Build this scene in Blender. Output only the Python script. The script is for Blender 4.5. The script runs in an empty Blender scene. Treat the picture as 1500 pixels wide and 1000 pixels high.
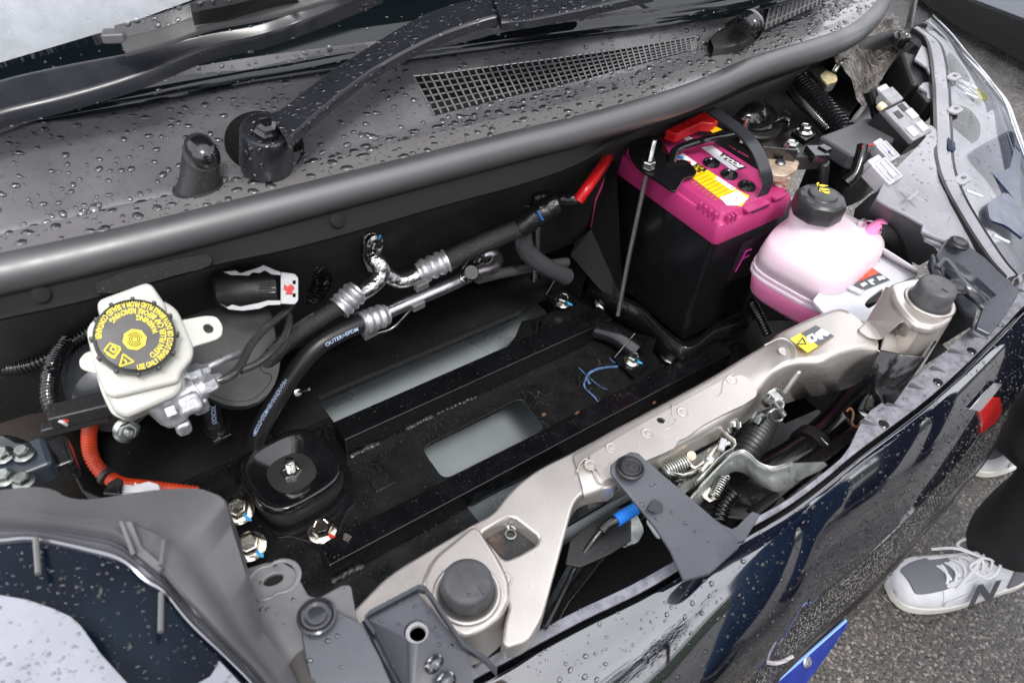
import bpy, bmesh, math, random
import numpy as np
from mathutils import Vector, Matrix
R_ = math.radians
rnd = random.Random(7)
S = bpy.context.scene
# ------------------------------------------------------------------ camera
CAMROT = Matrix(((0.81655939, 0.35552974, -0.45478497),
                 (-0.57200582, 0.60440003, -0.55453579),
                 (0.07771809, 0.71295106, 0.6968936)))
CAMPOS = Vector((0, 0, 1.25)); FPX = 1085.0
cam = bpy.data.cameras.new('camera'); cam.sensor_width = 36; cam.lens = FPX/1500*36
cam.clip_start = .02; cam.clip_end = 400
cam.dof.use_dof = True; cam.dof.focus_distance = .86; cam.dof.aperture_fstop = 11
camo = bpy.data.objects.new('camera', cam); S.collection.objects.link(camo)
mw = CAMROT.to_4x4(); mw.translation = CAMPOS; camo.matrix_world = mw
S.camera = camo
# ------------------------------------------------------------------ sky and light
SUN_EL, SUN_AZ = 58, 200       # soft light through the cloud, from behind the camera and left
world = bpy.data.worlds.new('World'); S.world = world; world.use_nodes = True
nt = world.node_tree; nt.nodes.clear()
N = nt.nodes.new
out = N('ShaderNodeOutputWorld'); bg = N('ShaderNodeBackground'); sky = N('ShaderNodeTexSky')
sky.sky_type = 'NISHITA'; sky.sun_disc = False; sky.sun_elevation = R_(SUN_EL); sky.sun_rotation = R_(SUN_AZ)
sky.air_density = 1.0; sky.dust_density = 6; sky.ozone_density = 1
tc = N('ShaderNodeTexCoord'); noi = N('ShaderNodeTexNoise'); noi.inputs['Scale'].default_value = 2.2; noi.inputs['Detail'].default_value = 4
rmp = N('ShaderNodeMapRange'); rmp.inputs['To Min'].default_value = 10; rmp.inputs['To Max'].default_value = 13.5
rmp.inputs['From Min'].default_value = .35; rmp.inputs['From Max'].default_value = .65
cb = N('ShaderNodeVectorMath'); cb.operation = 'SCALE'; cb.inputs[0].default_value = (.97, .985, 1.04)
mx = N('ShaderNodeMix'); mx.data_type = 'RGBA'; mx.inputs['Factor'].default_value = .86
nt.links.new(tc.outputs['Generated'], noi.inputs['Vector']); nt.links.new(noi.outputs['Fac'], rmp.inputs['Value'])
nt.links.new(rmp.outputs['Result'], cb.inputs['Scale'])
nt.links.new(sky.outputs['Color'], mx.inputs['A']); nt.links.new(cb.outputs['Vector'], mx.inputs['B'])
nt.links.new(mx.outputs['Result'], bg.inputs['Color']); bg.inputs['Strength'].default_value = .15
nt.links.new(bg.outputs['Background'], out.inputs['Surface'])
sl = bpy.data.lights.new('sun', 'SUN'); sl.energy = 1.5; sl.angle = R_(12); sl.color = (1, .97, .93)
so = bpy.data.objects.new('sun', sl); S.collection.objects.link(so)
az = R_(SUN_AZ); el = R_(SUN_EL)
sd = Vector((math.sin(az)*math.cos(el), math.cos(az)*math.cos(el), math.sin(el)))
so.rotation_euler = sd.to_track_quat('Z', 'Y').to_euler(); so.location = (0, -2, 5)
S.view_settings.view_transform = 'Standard'; S.view_settings.look = 'None'
S.view_settings.gamma = 1; S.view_settings.exposure = .6
S.cycles.max_bounces = 8; S.cycles.transparent_max_bounces = 8
# ------------------------------------------------------------------ placing helpers
# W: the point at height z (metres above the road) that was measured at pixel (x, y) of the 1500 px survey photo
def ray(x, y): return (CAMROT @ Vector((x-750, 500-y, -FPX))).normalized()
def W(x, y, z):
    d = ray(x, y); return CAMPOS + d*((z-1.25)/d.z)
def Ws(l, z): return [W(p[0], p[1], p[2] if len(p) > 2 else z) for p in l]
def On(x, y, p0, n):
    d = ray(x, y); return CAMPOS + d*((p0-CAMPOS).dot(n)/d.dot(n))
def Wy(x, y, Y):
    d = ray(x, y); return CAMPOS + d*(Y/d.y)
X = Vector((1, 0, 0)); Y = Vector((0, 1, 0)); Z = Vector((0, 0, 1))
BASE = {}
def tag(o, label=None, cat=None, group=None, kind=None):
    if label: o['label'] = label
    if cat: o['category'] = cat
    if group: o['group'] = group
    if kind: o['kind'] = kind
    return o
def thing(name, label, cat, loc, group=None):
    o = bpy.data.objects.new(name, None); S.collection.objects.link(o)
    o.empty_display_size = .02; o.location = loc; BASE[o] = Vector(loc)
    return tag(o, label, cat, group)
def link(name, me, mat, parent=None, base=None):
    b = BASE[parent] if parent else base
    if b is None:
        b = Vector((0, 0, 0))
        for v in me.vertices: b += v.co
        b /= max(1, len(me.vertices))
    me.transform(Matrix.Translation(-b))
    o = bpy.data.objects.new(name, me); S.collection.objects.link(o)
    if mat:
        for m in (mat if isinstance(mat, (list, tuple)) else [mat]): me.materials.append(m)
    BASE[o] = Vector(b)
    if parent:
        o.parent = parent
    else: o.location = b
    return o
def fin(o, smooth=True, angle=35, bev=0, seg=2, sub=0):
    me = o.data
    if smooth:
        me.polygons.foreach_set('use_smooth', [True]*len(me.polygons))
        if not bev and angle: me.set_sharp_from_angle(angle=R_(angle))
    if bev:
        m = o.modifiers.new('bevel', 'BEVEL'); m.width = bev; m.segments = seg; m.limit_method = 'ANGLE'
        m.angle_limit = R_(38); m.harden_normals = True
    if sub:
        m = o.modifiers.new('sub', 'SUBSURF'); m.levels = sub; m.render_levels = sub
    return o
def mk(name, vs, fs, mat, parent=None, **k):
    me = bpy.data.meshes.new(name); me.from_pydata([tuple(v) for v in vs], [], fs); me.update()
    return fin(link(name, me, mat, parent), **k)
def chk(pts, n=2, r=.25, closed=True):
    for _ in range(n):
        q = []
        m = len(pts)
        for i in range(m if closed else m-1):
            a, b = pts[i], pts[(i+1) % m]
            q += [a.lerp(b, r), a.lerp(b, 1-r)]
        if not closed: q = [pts[0]] + q[1:-1] + [pts[-1]]
        pts = q
    return pts
def rnd_poly(pts, r, seg=4):
    q = []; m = len(pts)
    for i in range(m):
        a, b, c = pts[i-1], pts[i], pts[(i+1) % m]
        d1 = (a-b); d2 = (c-b); t = min(r, d1.length*.45, d2.length*.45)
        p1 = b+d1.normalized()*t; p2 = b+d2.normalized()*t
        for k in range(seg+1):
            s = k/seg; q.append(p1*(1-s)**2+b*2*s*(1-s)+p2*s*s)
    return q
def prism(name, pts, t, mat, parent=None, n=Z, holes=(), bev=.0008, seg=2, flat=True, **k):
    bm = bmesh.new(); es = []
    n = n.normalized()
    for lp in [pts]+list(holes):
        vs = [bm.verts.new(p) for p in lp]
        es += [bm.edges.new((vs[i], vs[(i+1) % len(vs)])) for i in range(len(vs))]
    bmesh.ops.triangle_fill(bm, use_beauty=True, use_dissolve=False, edges=es, normal=n)
    fs = list(bm.faces)
    for f in fs:
        f.normal_update()
        if f.normal.dot(n) < 0: f.normal_flip()
    r = bmesh.ops.extrude_face_region(bm, geom=fs, use_keep_orig=True)
    for v in r['geom']:
        if isinstance(v, bmesh.types.BMVert): v.co -= n*t
    bmesh.ops.recalc_face_normals(bm, faces=bm.faces[:])
    if flat: bmesh.ops.dissolve_limit(bm, angle_limit=.02, verts=bm.verts[:], edges=bm.edges[:])
    me = bpy.data.meshes.new(name); bm.to_mesh(me); bm.free()
    return fin(link(name, me, mat, parent), bev=bev, seg=seg, **k)
def catmull(pts, n=8, closed=False):
    if len(pts) < 3: return [pts[0].lerp(pts[-1], i/n) for i in range(n+1)]
    q = []; m = len(pts)
    for i in range(m if closed else m-1):
        if closed: a, b, c, d = pts[i-1], pts[i], pts[(i+1) % m], pts[(i+2) % m]
        else:
            b, c = pts[i], pts[i+1]
            a = pts[i-1] if i else b*2-c
            d = pts[i+2] if i+2 < m else c*2-b
        for k in range(n):
            t = k/n
            q.append(.5*((2*b)+(c-a)*t+(2*a-5*b+4*c-d)*t*t+(3*b-a-3*c+d)*t**3))
    if not closed: q.append(pts[-1])
    return q
def tube_vf(pts, r, seg=10, cap=True, flat=1.0, up=None):
    rs = r if callable(r) else (lambda s: r)
    vs = []; fs = []; m = len(pts)
    t0 = (pts[1]-pts[0]).normalized(); u = up or (Z if abs(t0.z) < .9 else X)
    u = (u-t0*u.dot(t0)).normalized()
    L = 0
    for i, p in enumerate(pts):
        t = (pts[min(i+1, m-1)]-pts[max(i-1, 0)]).normalized()
        u = (u-t*u.dot(t)).normalized(); w = t.cross(u)
        if i: L += (p-pts[i-1]).length
        rr = rs(L)
        for k in range(seg):
            a = 2*math.pi*k/seg; vs.append(p+(u*math.cos(a)*flat+w*math.sin(a))*rr)
    for i in range(m-1):
        for k in range(seg):
            a = i*seg+k; b = i*seg+(k+1) % seg; fs.append((a, b, b+seg, a+seg))
    if cap: fs.append(tuple(range(seg))[::-1]); fs.append(tuple(range((m-1)*seg, m*seg)))
    return vs, fs
def tube(name, pts, r, mat, parent=None, seg=12, n=8, flat=1.0, up=None, sm=True):
    p = catmull(pts, n) if sm else pts
    vs, fs = tube_vf(p, r, seg, True, flat, up); return mk(name, vs, fs, mat, parent, angle=50)
def ribbed(name, pts, r, mat, parent=None, pitch=.004, depth=.12, seg=12):
    p = catmull(pts, 12)
    L = [0]
    for i in range(1, len(p)): L.append(L[-1]+(p[i]-p[i-1]).length)
    nn = max(4, int(L[-1]/pitch)*4); q = []; j = 0
    for i in range(nn+1):
        s = L[-1]*i/nn
        while j < len(L)-2 and L[j+1] < s: j += 1
        q.append(p[j].lerp(p[j+1], min(1, (s-L[j])/max(1e-9, L[j+1]-L[j]))))
    cnt = [0]
    def rr(s):
        cnt[0] += 1; return r*(1+depth*(0, 1, 1, 0)[(cnt[0]-1) % 4]-depth*.5)
    vs, fs = tube_vf(q, rr, seg); return mk(name, vs, fs, mat, parent, angle=60)
def frame(axis, up=None):
    z = axis.normalized(); u = up or (X if abs(z.x) < .8 else Y)
    x = (u-z*u.dot(z)).normalized(); return x, z.cross(x), z
def lathe(name, c, axis, prof, mat, parent=None, seg=32, up=None, fn=None, angle=35, cap=True, **k):
    x, y, z = frame(axis, up); vs = []; fs = []; m = len(prof)
    for r, h in prof:
        for i in range(seg):
            a = 2*math.pi*i/seg; rr = r*(fn(a, r, h) if fn else 1)
            vs.append(c+z*h+(x*math.cos(a)+y*math.sin(a))*rr)
    for j in range(m-1):
        for i in range(seg):
            a = j*seg+i; b = j*seg+(i+1) % seg; fs.append((a, b, b+seg, a+seg))
    if cap and prof[0][0] > 1e-5: fs.append(tuple(range(seg))[::-1])
    if cap and prof[-1][0] > 1e-5: fs.append(tuple(range((m-1)*seg, m*seg)))
    bm = bmesh.new(); me = bpy.data.meshes.new(name); me.from_pydata([tuple(v) for v in vs], [], fs)
    bm.from_mesh(me); bmesh.ops.remove_doubles(bm, verts=bm.verts[:], dist=1e-6); bmesh.ops.recalc_face_normals(bm, faces=bm.faces[:]); bm.to_mesh(me); bm.free()
    return fin(link(name, me, mat, parent), angle=angle, **k)
def sq(e):  # superellipse factor for lathe
    return lambda a, r, h: 1/((abs(math.cos(a))**e+abs(math.sin(a))**e)**(1/e))
def loft(name, rails, mat, parent=None, thick=0, skip=None, closed=False, capped=False, sub=0, angle=40, off=-1, close_rows=False):
    vs = []; fs = []; c = len(rails[0])
    for r in rails: vs += r
    for j in range(len(rails)-(0 if close_rows else 1)):
        for i in range(c if closed else c-1):
            if skip and skip(i, j): continue
            a = j*c+i; b = j*c+(i+1) % c; j2 = (j+1) % len(rails)
            fs.append((a, b, j2*c+(i+1) % c, j2*c+i))
    if capped: fs.append(tuple(range(c))[::-1]); fs.append(tuple(range((len(rails)-1)*c, len(rails)*c)))
    me = bpy.data.meshes.new(name); me.from_pydata([tuple(v) for v in vs], [], fs)
    bm = bmesh.new(); bm.from_mesh(me); bmesh.ops.recalc_face_normals(bm, faces=bm.faces[:])
    if not capped and not close_rows:
        s = sum((f.normal for f in bm.faces), Vector())
        if s.dot(Vector((0, -.5, 1))) < 0: bmesh.ops.reverse_faces(bm, faces=bm.faces[:])
    bm.to_mesh(me); bm.free()
    o = link(name, me, mat, parent)
    if thick:
        m = o.modifiers.new('solid', 'SOLIDIFY'); m.thickness = thick; m.offset = off
    return fin(o, angle=angle, sub=sub)
def box(name, c, sx, sy, sz, mat, parent=None, axes=(X, Y, Z), bev=.001, taper=1.0, seg=2):
    a, b, d = axes; vs = []
    for k in (-1, 1):
        t = taper if k < 0 else 1
        for i, j in ((-1, -1), (1, -1), (1, 1), (-1, 1)): vs.append(c+a*i*sx/2*t+b*j*sy/2*t+d*k*sz/2)
    fs = [(3, 2, 1, 0), (4, 5, 6, 7), (0, 1, 5, 4), (1, 2, 6, 5), (2, 3, 7, 6), (3, 0, 4, 7)]
    return mk(name, vs, fs, mat, parent, bev=bev, seg=seg)
def text(name, s, o0, xd, yd, size, mat, parent=None, align='CENTER', bend=None, lift=.0002, bold=0, sx=1, shear=0):
    cu = bpy.data.curves.new('t', 'FONT'); cu.body = s; cu.size = size; cu.align_x = align; cu.align_y = 'CENTER'
    cu.offset = bold; cu.resolution_u = 2; cu.shear = shear
    o = bpy.data.objects.new('t', cu); S.collection.objects.link(o)
    dg = bpy.context.evaluated_depsgraph_get(); me = bpy.data.meshes.new_from_object(o.evaluated_get(dg))
    bpy.data.objects.remove(o); xd = xd.normalized(); yd = (yd-xd*yd.dot(xd)).normalized(); zd = xd.cross(yd)
    for v in me.vertices:
        x, y = v.co.x*sx, v.co.y
        if bend:   # (radius, start angle): letters run counter-clockwise, tops towards the centre
            a = bend[1]+x/bend[0]; rr = bend[0]-y; x, y = rr*math.cos(a), rr*math.sin(a)
        v.co = o0+xd*x+yd*y+zd*lift
    me.name = name
    return link(name, me, mat, parent)
def patch(name, pts, mat, parent=None, n=Z, lift=.0004, t=.0003):
    return prism(name, [p+n.normalized()*lift for p in pts], t, mat, parent, n=n, bev=0, smooth=False)
def bolt(label, c, mat, r=.0075, axis=Z, paint=None, pcol=None, group=None, stud=0, wash=1.55, h=None, name='hex_bolt', parent=None, pdir=None):
    h = h or r*.95
    if parent is None: t = thing(name, label, 'bolt', c, group)
    else: t = parent
    a = axis.normalized()
    lathe('washer', c, a, [(0, 0), (r*wash, 0), (r*wash, r*.14), (r*wash*.92, r*.22), (r*1.1, r*.4), (0, r*.4)], mat, t, seg=24)
    ph = rnd.random()
    lathe('bolt_head', c+a*r*.38, a, [(r*1.12, 0), (r*1.12, h*.75), (r*.98, h*.97), (r*.8, h), (r*.72, h*.9), (0, h*.88)], mat, t, seg=6, angle=20,
          up=(X*math.cos(ph)+Y*math.sin(ph)) if abs(a.z) > .8 else None)
    if stud:
        q = [(r*.55, h)]
        for i in range(int(stud/.0015)): q += [(r*.55, h+i*.0015), (r*.48, h+i*.0015+.0007)]
        q += [(r*.5, h+stud), (r*.3, h+stud+.001), (0, h+stud+.001)]
        lathe('threaded_end', c+a*r*.38, a, q, mat, t, seg=16)
    if pcol:
        d = pdir or (CAMROT @ Vector((.7, -.7, 0))); d = (d-a*d.dot(a)).normalized(); e = a.cross(d)
        pts = [c+a*r*.5+d*r*s+e*r*w for s, w in ((1.0, -.2), (1.7, -.15), (1.95, .05), (1.7, .28), (1.4, .15), (1, .2))]
        prism('paint_mark', chk(pts, 2), r*.15, pcol, t, n=a, bev=0)
    return t
def drops(name, objs, n, rmin, rmax, mat, label, up=-.2, seed=1, power=3, flat=.55, regionf=None, seg=8, gap=1.25):
    rg = np.random.RandomState(seed); dg = bpy.context.evaluated_depsgraph_get(); T = []; NN = []
    for o in objs:
        bpy.context.view_layer.update()
        ev = o.evaluated_get(dg); me = ev.to_mesh(); me.calc_loop_triangles()
        co = np.array([tuple(o.matrix_world @ v.co) for v in me.vertices])
        tr = np.array([t.vertices[:] for t in me.loop_triangles])
        T.append(co[tr]); ev.to_mesh_clear()
    T = np.concatenate(T); cr = np.cross(T[:, 1]-T[:, 0], T[:, 2]-T[:, 0]); ar = np.linalg.norm(cr, axis=1)+1e-12
    nn = cr/ar[:, None]; cen = T.mean(1); view = np.array(CAMPOS)-cen
    ok = (nn[:, 2] > up) & ((nn*view).sum(1) > 0)
    if regionf: ok &= np.array([bool(regionf(c)) for c in cen])
    T = T[ok]; nn = nn[ok]; ar = ar[ok]
    idx = rg.choice(len(T), n, p=ar/ar.sum()); u = rg.rand(n); v = rg.rand(n); s = np.sqrt(u)
    P = T[idx, 0]*(1-s)[:, None]+T[idx, 1]*(s*(1-v))[:, None]+T[idx, 2]*(s*v)[:, None]; D = nn[idx]
    rr = rmin+(rmax-rmin)*rg.rand(n)**power
    vs = []; fs = []; rings = ((1, 0), (.97, .3), (.8, .65), (.45, .92))
    o_ = np.argsort(-rr); P = P[o_]; D = D[o_]; rr = rr[o_]; cells = {}; g_ = rmax*2.6
    for p, d, r in zip(P, D, rr):
        ck = tuple((p//g_).astype(int)); bad = False
        for ix in (-1, 0, 1):
            for iy in (-1, 0, 1):
                for iz in (-1, 0, 1):
                    for p2, r2 in cells.get((ck[0]+ix, ck[1]+iy, ck[2]+iz), ()):
                        if ((p-p2)**2).sum() < ((r+r2)*gap)**2: bad = True
        if bad: continue
        cells.setdefault(ck, []).append((p, r))
        a = np.cross(d, [0.3, .9, .1]); a /= np.linalg.norm(a); b = np.cross(d, a); b0 = len(vs)
        st = 1+.35*rg.rand(); ph = rg.rand()*6.28; wob = 1+.18*np.sin(np.arange(seg)*2*np.pi/seg*2+ph)+.08*rg.randn(seg)
        for q, h in rings:
            for i in range(seg):
                an = 2*math.pi*i/seg; vs.append(p+(a*math.cos(an)*st+b*math.sin(an))*r*q*wob[i]+d*(r*h*flat))
        vs.append(p+d*r*flat); t = len(vs)-1
        for j in range(3):
            for i in range(seg): fs.append((b0+j*seg+i, b0+j*seg+(i+1) % seg, b0+(j+1)*seg+(i+1) % seg, b0+(j+1)*seg+i))
        for i in range(seg): fs.append((b0+3*seg+i, b0+3*seg+(i+1) % seg, t))
    o = mk(name, vs, fs, mat, None, angle=0); return tag(o, label, 'water drops', None, 'stuff')
# ------------------------------------------------------------------ materials
def M(name, col, rough=.5, metal=0, bump=0, bs=200, var=0, vs=30, col2=None, coat=0, rvar=0, speck=0, ss=900, trans=0, sss=0, ior=1.5, sr=.003, emis=0, spec=.5, bdist=.001, scr=0, sstr=.25):
    m = bpy.data.materials.new(name); m.use_nodes = True; t = m.node_tree; b = t.nodes['Principled BSDF']; L = t.links.new
    c4 = (*col, 1); b.inputs['Base Color'].default_value = c4; b.inputs['Roughness'].default_value = rough
    b.inputs['Metallic'].default_value = metal; b.inputs['IOR'].default_value = ior
    b.inputs['Coat Weight'].default_value = coat; b.inputs['Coat Roughness'].default_value = .04
    b.inputs['Transmission Weight'].default_value = trans; b.inputs['Specular IOR Level'].default_value = spec
    if sss:
        b.inputs['Subsurface Weight'].default_value = sss; b.inputs['Subsurface Radius'].default_value = (1, .6, .6); b.inputs['Subsurface Scale'].default_value = .01
    g = t.nodes.new('ShaderNodeTexCoord'); oc = g.outputs['Object']
    def noise(sc, det=4, ro=.55):
        x = t.nodes.new('ShaderNodeTexNoise'); x.inputs['Scale'].default_value = sc; x.inputs['Detail'].default_value = det; x.inputs['Roughness'].default_value = ro; L(oc, x.inputs['Vector']); return x.outputs['Fac']
    def mr(src, a, bb, c=0, d=1):
        x = t.nodes.new('ShaderNodeMapRange'); x.inputs['From Min'].default_value = a; x.inputs['From Max'].default_value = bb
        x.inputs['To Min'].default_value = c; x.inputs['To Max'].default_value = d; L(src, x.inputs['Value']); return x.outputs['Result']
    def mix(f, a, bb):
        x = t.nodes.new('ShaderNodeMix'); x.data_type = 'RGBA'; L(f, x.inputs['Factor'])
        for s, k in ((a, 'A'), (bb, 'B')):
            if isinstance(s, tuple): x.inputs[k].default_value = s
            else: L(s, x.inputs[k])
        return x.outputs['Result']
    cur = c4
    if var:
        c2 = (*(col2 or tuple(min(1, q*(1-var)) for q in col)), 1)
        cur = mix(mr(noise(vs, 6, .6), .4, .62), cur, c2)
    if speck:
        cur = mix(mr(noise(ss, 2), .70-.03*speck, .76-.03*speck, 0, .85), cur, (sstr, sstr*.96, sstr*.9, 1))
    if scr:
        w = t.nodes.new('ShaderNodeTexWave'); w.inputs['Scale'].default_value = 22; w.inputs['Distortion'].default_value = 30; w.inputs['Detail'].default_value = 2
        L(oc, w.inputs['Vector']); q = mr(w.outputs['Fac'], .993, 1, 0, .35)
        mm = t.nodes.new('ShaderNodeMath'); mm.operation = 'MULTIPLY'; L(q, mm.inputs[0]); L(mr(noise(18, 2), .52, .6), mm.inputs[1])
        cur = mix(mm.outputs[0], cur, (.16, .15, .14, 1))
    if not isinstance(cur, tuple): L(cur, b.inputs['Base Color'])
    if rvar: L(mr(noise(vs*1.7, 5), .3, .7, max(.02, rough-rvar), rough+rvar), b.inputs['Roughness'])
    if bump:
        x = t.nodes.new('ShaderNodeBump'); x.inputs['Strength'].default_value = bump; x.inputs['Distance'].default_value = bdist
        L(noise(bs, 4), x.inputs['Height']); L(x.outputs['Normal'], b.inputs['Normal'])
    if emis:
        b.inputs['Emission Color'].default_value = c4; b.inputs['Emission Strength'].default_value = emis
    return m
cowlM = M('cowl_plastic', (.10, .10, .106), .30, ior=1.6, bump=.25, bs=1500, bdist=.0003, var=.25, vs=12, rvar=.07)
sealM = M('seal_rubber', (.04, .04, .042), .42, ior=1.9, bump=.2, bs=900, bdist=.0003, rvar=.06, vs=20)
ledgeM = M('ledge_wet_plastic', (.13, .126, .127), .16, ior=1.7, bump=.15, bs=500, bdist=.0005, rvar=.08, vs=25)
blackP = M('black_plastic', (.016, .016, .017), .42, bump=.2, bs=900, bdist=.0004, rvar=.1, speck=.6)
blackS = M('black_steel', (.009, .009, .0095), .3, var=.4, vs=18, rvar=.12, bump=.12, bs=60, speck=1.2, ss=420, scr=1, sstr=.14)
blackG = M('black_gloss', (.006, .006, .007), .16, rvar=.06, coat=.3, speck=.4)
beamM = M('beam_black_paint', (.005, .005, .006), .2, rvar=.1, bump=.1, bs=40, speck=.6, ss=450, sstr=.12, var=.3)
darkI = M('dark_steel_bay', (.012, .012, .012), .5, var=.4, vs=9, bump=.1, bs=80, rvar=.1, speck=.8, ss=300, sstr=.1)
rubM = M('rubber', (.02, .02, .021), .5, bump=.15, bs=700, bdist=.0004, rvar=.08)
rubG = M('rubber_grey', (.075, .075, .08), .5, bump=.3, bs=500, bdist=.0005, rvar=.1, var=.3, vs=60)
hoseM = M('hose_rubber', (.012, .012, .013), .4, bump=.1, bs=900, rvar=.05)
tapeM = M('shiny_tape', (.008, .008, .009), .15, bump=.8, bs=120, bdist=.003, rvar=.08)
braidM = M('braided_sleeve', (.01, .01, .01), .3, bump=1, bs=1400, bdist=.001, speck=1.5, ss=1500, sstr=.5)
champ = M('champagne_metallic_paint', (.58, .54, .505), .30, metal=.68, var=.12, vs=8, bump=.06, bs=1500, bdist=.0003, rvar=.07, speck=.9, ss=700, sstr=.85)
zinc = M('zinc_plate', (.58, .59, .55), .24, metal=1, var=.45, vs=50, rvar=.1, bump=.12, bs=120)
zincL = M('lever_zinc', (.40, .42, .40), .3, metal=.55, var=.4, vs=40, rvar=.1, bump=.2, bs=90)
zincD = M('dull_zinc', (.30, .32, .30), .3, metal=1, var=.4, vs=40, rvar=.12, bump=.2, bs=90)
goldz = M('bolt_zinc', (.72, .70, .62), .18, metal=1, var=.3, vs=150, rvar=.08, bump=.15, bs=400, col2=(.62, .56, .46))
alu = M('aluminium_pipe', (.62, .62, .64), .33, metal=1, var=.2, vs=40, rvar=.08, bump=.15, bs=600)
castA = M('cast_aluminium', (.6, .61, .64), .42, metal=.8, var=.35, vs=90, rvar=.1, bump=.5, bs=300, bdist=.001)
foil = M('crinkled_foil', (.62, .62, .62), .26, metal=1, bump=1, bs=75, bdist=.004, rvar=.08)
whiteP = M('reservoir_plastic', (.42, .42, .385), .33, sss=.3, var=.05, vs=10, rvar=.05)
whiteC = M('white_connector', (.45, .45, .47), .4, var=.15, vs=60)
yelM = M('yellow_print', (.78, .62, .02), .5)
pinkL = M('magenta_lid', (.42, .034, .15), .36, var=.08, vs=12, bump=.1, bs=900, bdist=.0003, rvar=.06)
pinkF = M('pink_coolant', (.90, .23, .47), .3, sss=.5, var=.12, vs=14, col2=(.92, .30, .54))
tankM = M('milky_tank_plastic', (.72, .55, .63), .3, sss=.5, var=.6, vs=9, col2=(.68, .63, .65), rvar=.05, bump=.08, bs=40)
tabM = M('milky_tab_plastic', (.52, .52, .55), .32, sss=.4, rvar=.05)
redM = M('red_plastic', (.48, .008, .010), .3, rvar=.06); redP = M('red_print', (.72, .07, .04), .45)
oranM = M('orange_conduit', (.38, .032, .006), .38, bump=.15, bs=300)
greyH = M('housing_plastic', (.27, .265, .29), .28, bump=.15, bs=900, bdist=.0004, rvar=.08, var=.12, vs=20)
greyD = M('dark_housing_plastic', (.085, .085, .09), .34, bump=.6, bs=500, bdist=.0008, rvar=.08)
bluG = M('bluish_bracket_plastic', (.065, .069, .083), .28, bump=.12, bs=700, bdist=.0004, rvar=.09, var=.15, vs=20)
coverM = M('fuse_box_plastic', (.075, .075, .08), .42, bump=.15, bs=1200, bdist=.0003, rvar=.05)
paintM = M('black_blue_car_paint', (.003, .0045, .011), .04, ior=2.5)
chromeM = M('chrome', (.75, .76, .8), .08, metal=1, rvar=.04)
lensM = None
hoodReflM = M('lamp_hood_reflection', (.002, .004, .009), .2, ior=1.2, speck=.5, ss=160, sstr=.08, var=.5, vs=12, col2=(.005, .010, .018))
reflM = M('lamp_sky_reflection', (.27, .275, .31), .22, metal=.3, bump=.1, bs=20, var=.12, vs=25, speck=.5, ss=260, sstr=.12)
glassM = M('windscreen_glass', (.003, .005, .006), .04)
skyReflM = M('pale_sky_reflection', (.82, .83, .88), .5)  # pale tone for the sky mirrored in the windscreen
blueP = M('blue_paint_mark', (.05, .40, .75), .5); redPM = M('red_paint_mark', (.55, .03, .02), .5)
blueT = M('blue_tape', (.02, .2, .72), .35); whitePr = M('white_print', (.82, .82, .82), .45); blackPr = M('black_print', (.012, .012, .012), .45)
darkPr = M('dark_grey_print', (.07, .075, .085), .4); bluePr = M('blue_print', (.03, .16, .6), .45); lblue = M('pale_blue_print', (.40, .52, .72), .5)
rustM = M('rust', (.17, .075, .035), .7, bump=.5, bs=300, var=.5, vs=200)
weldM = M('weld_bead', (.028, .027, .027), .25, bump=.8, bs=160, bdist=.002, speck=.8)
foamM = M('black_foam', (.009, .009, .009), .9, bump=1, bs=700, bdist=.002, speck=.4)
panM = M('grey_pan', (.55, .62, .65), .3, metal=.35, var=.12, vs=6, rvar=.08, speck=.7, ss=160, sstr=.45)
terM = M('dull_brass_clamp', (.60, .46, .34), .45, metal=.5, var=.4, vs=70, bump=.5, bs=150)
taupe = M('taupe_body_paint', (.10, .092, .085), .3, var=.3, vs=12, rvar=.1)
def clearmat(name, ior, rough, tint):
    m = bpy.data.materials.new(name); m.use_nodes = True; t = m.node_tree; t.nodes.clear(); n = t.nodes.new
    o = n('ShaderNodeOutputMaterial'); mx_ = n('ShaderNodeMixShader'); tr = n('ShaderNodeBsdfTransparent'); gl = n('ShaderNodeBsdfGlossy'); fr_ = n('ShaderNodeFresnel')
    fr_.inputs['IOR'].default_value = ior; gl.inputs['Roughness'].default_value = rough; tr.inputs['Color'].default_value = (*tint, 1)
    t.links.new(fr_.outputs[0], mx_.inputs[0]); t.links.new(tr.outputs[0], mx_.inputs[1]); t.links.new(gl.outputs[0], mx_.inputs[2]); t.links.new(mx_.outputs[0], o.inputs['Surface']); return m
water = clearmat('water', 1.8, .12, (.93, .93, .95))
clearG = clearmat('clear_glass', 1.5, .02, (.93, .95, .95))
asph = M('wet_asphalt', (.07, .065, .06), .3, var=.4, vs=6)
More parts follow.
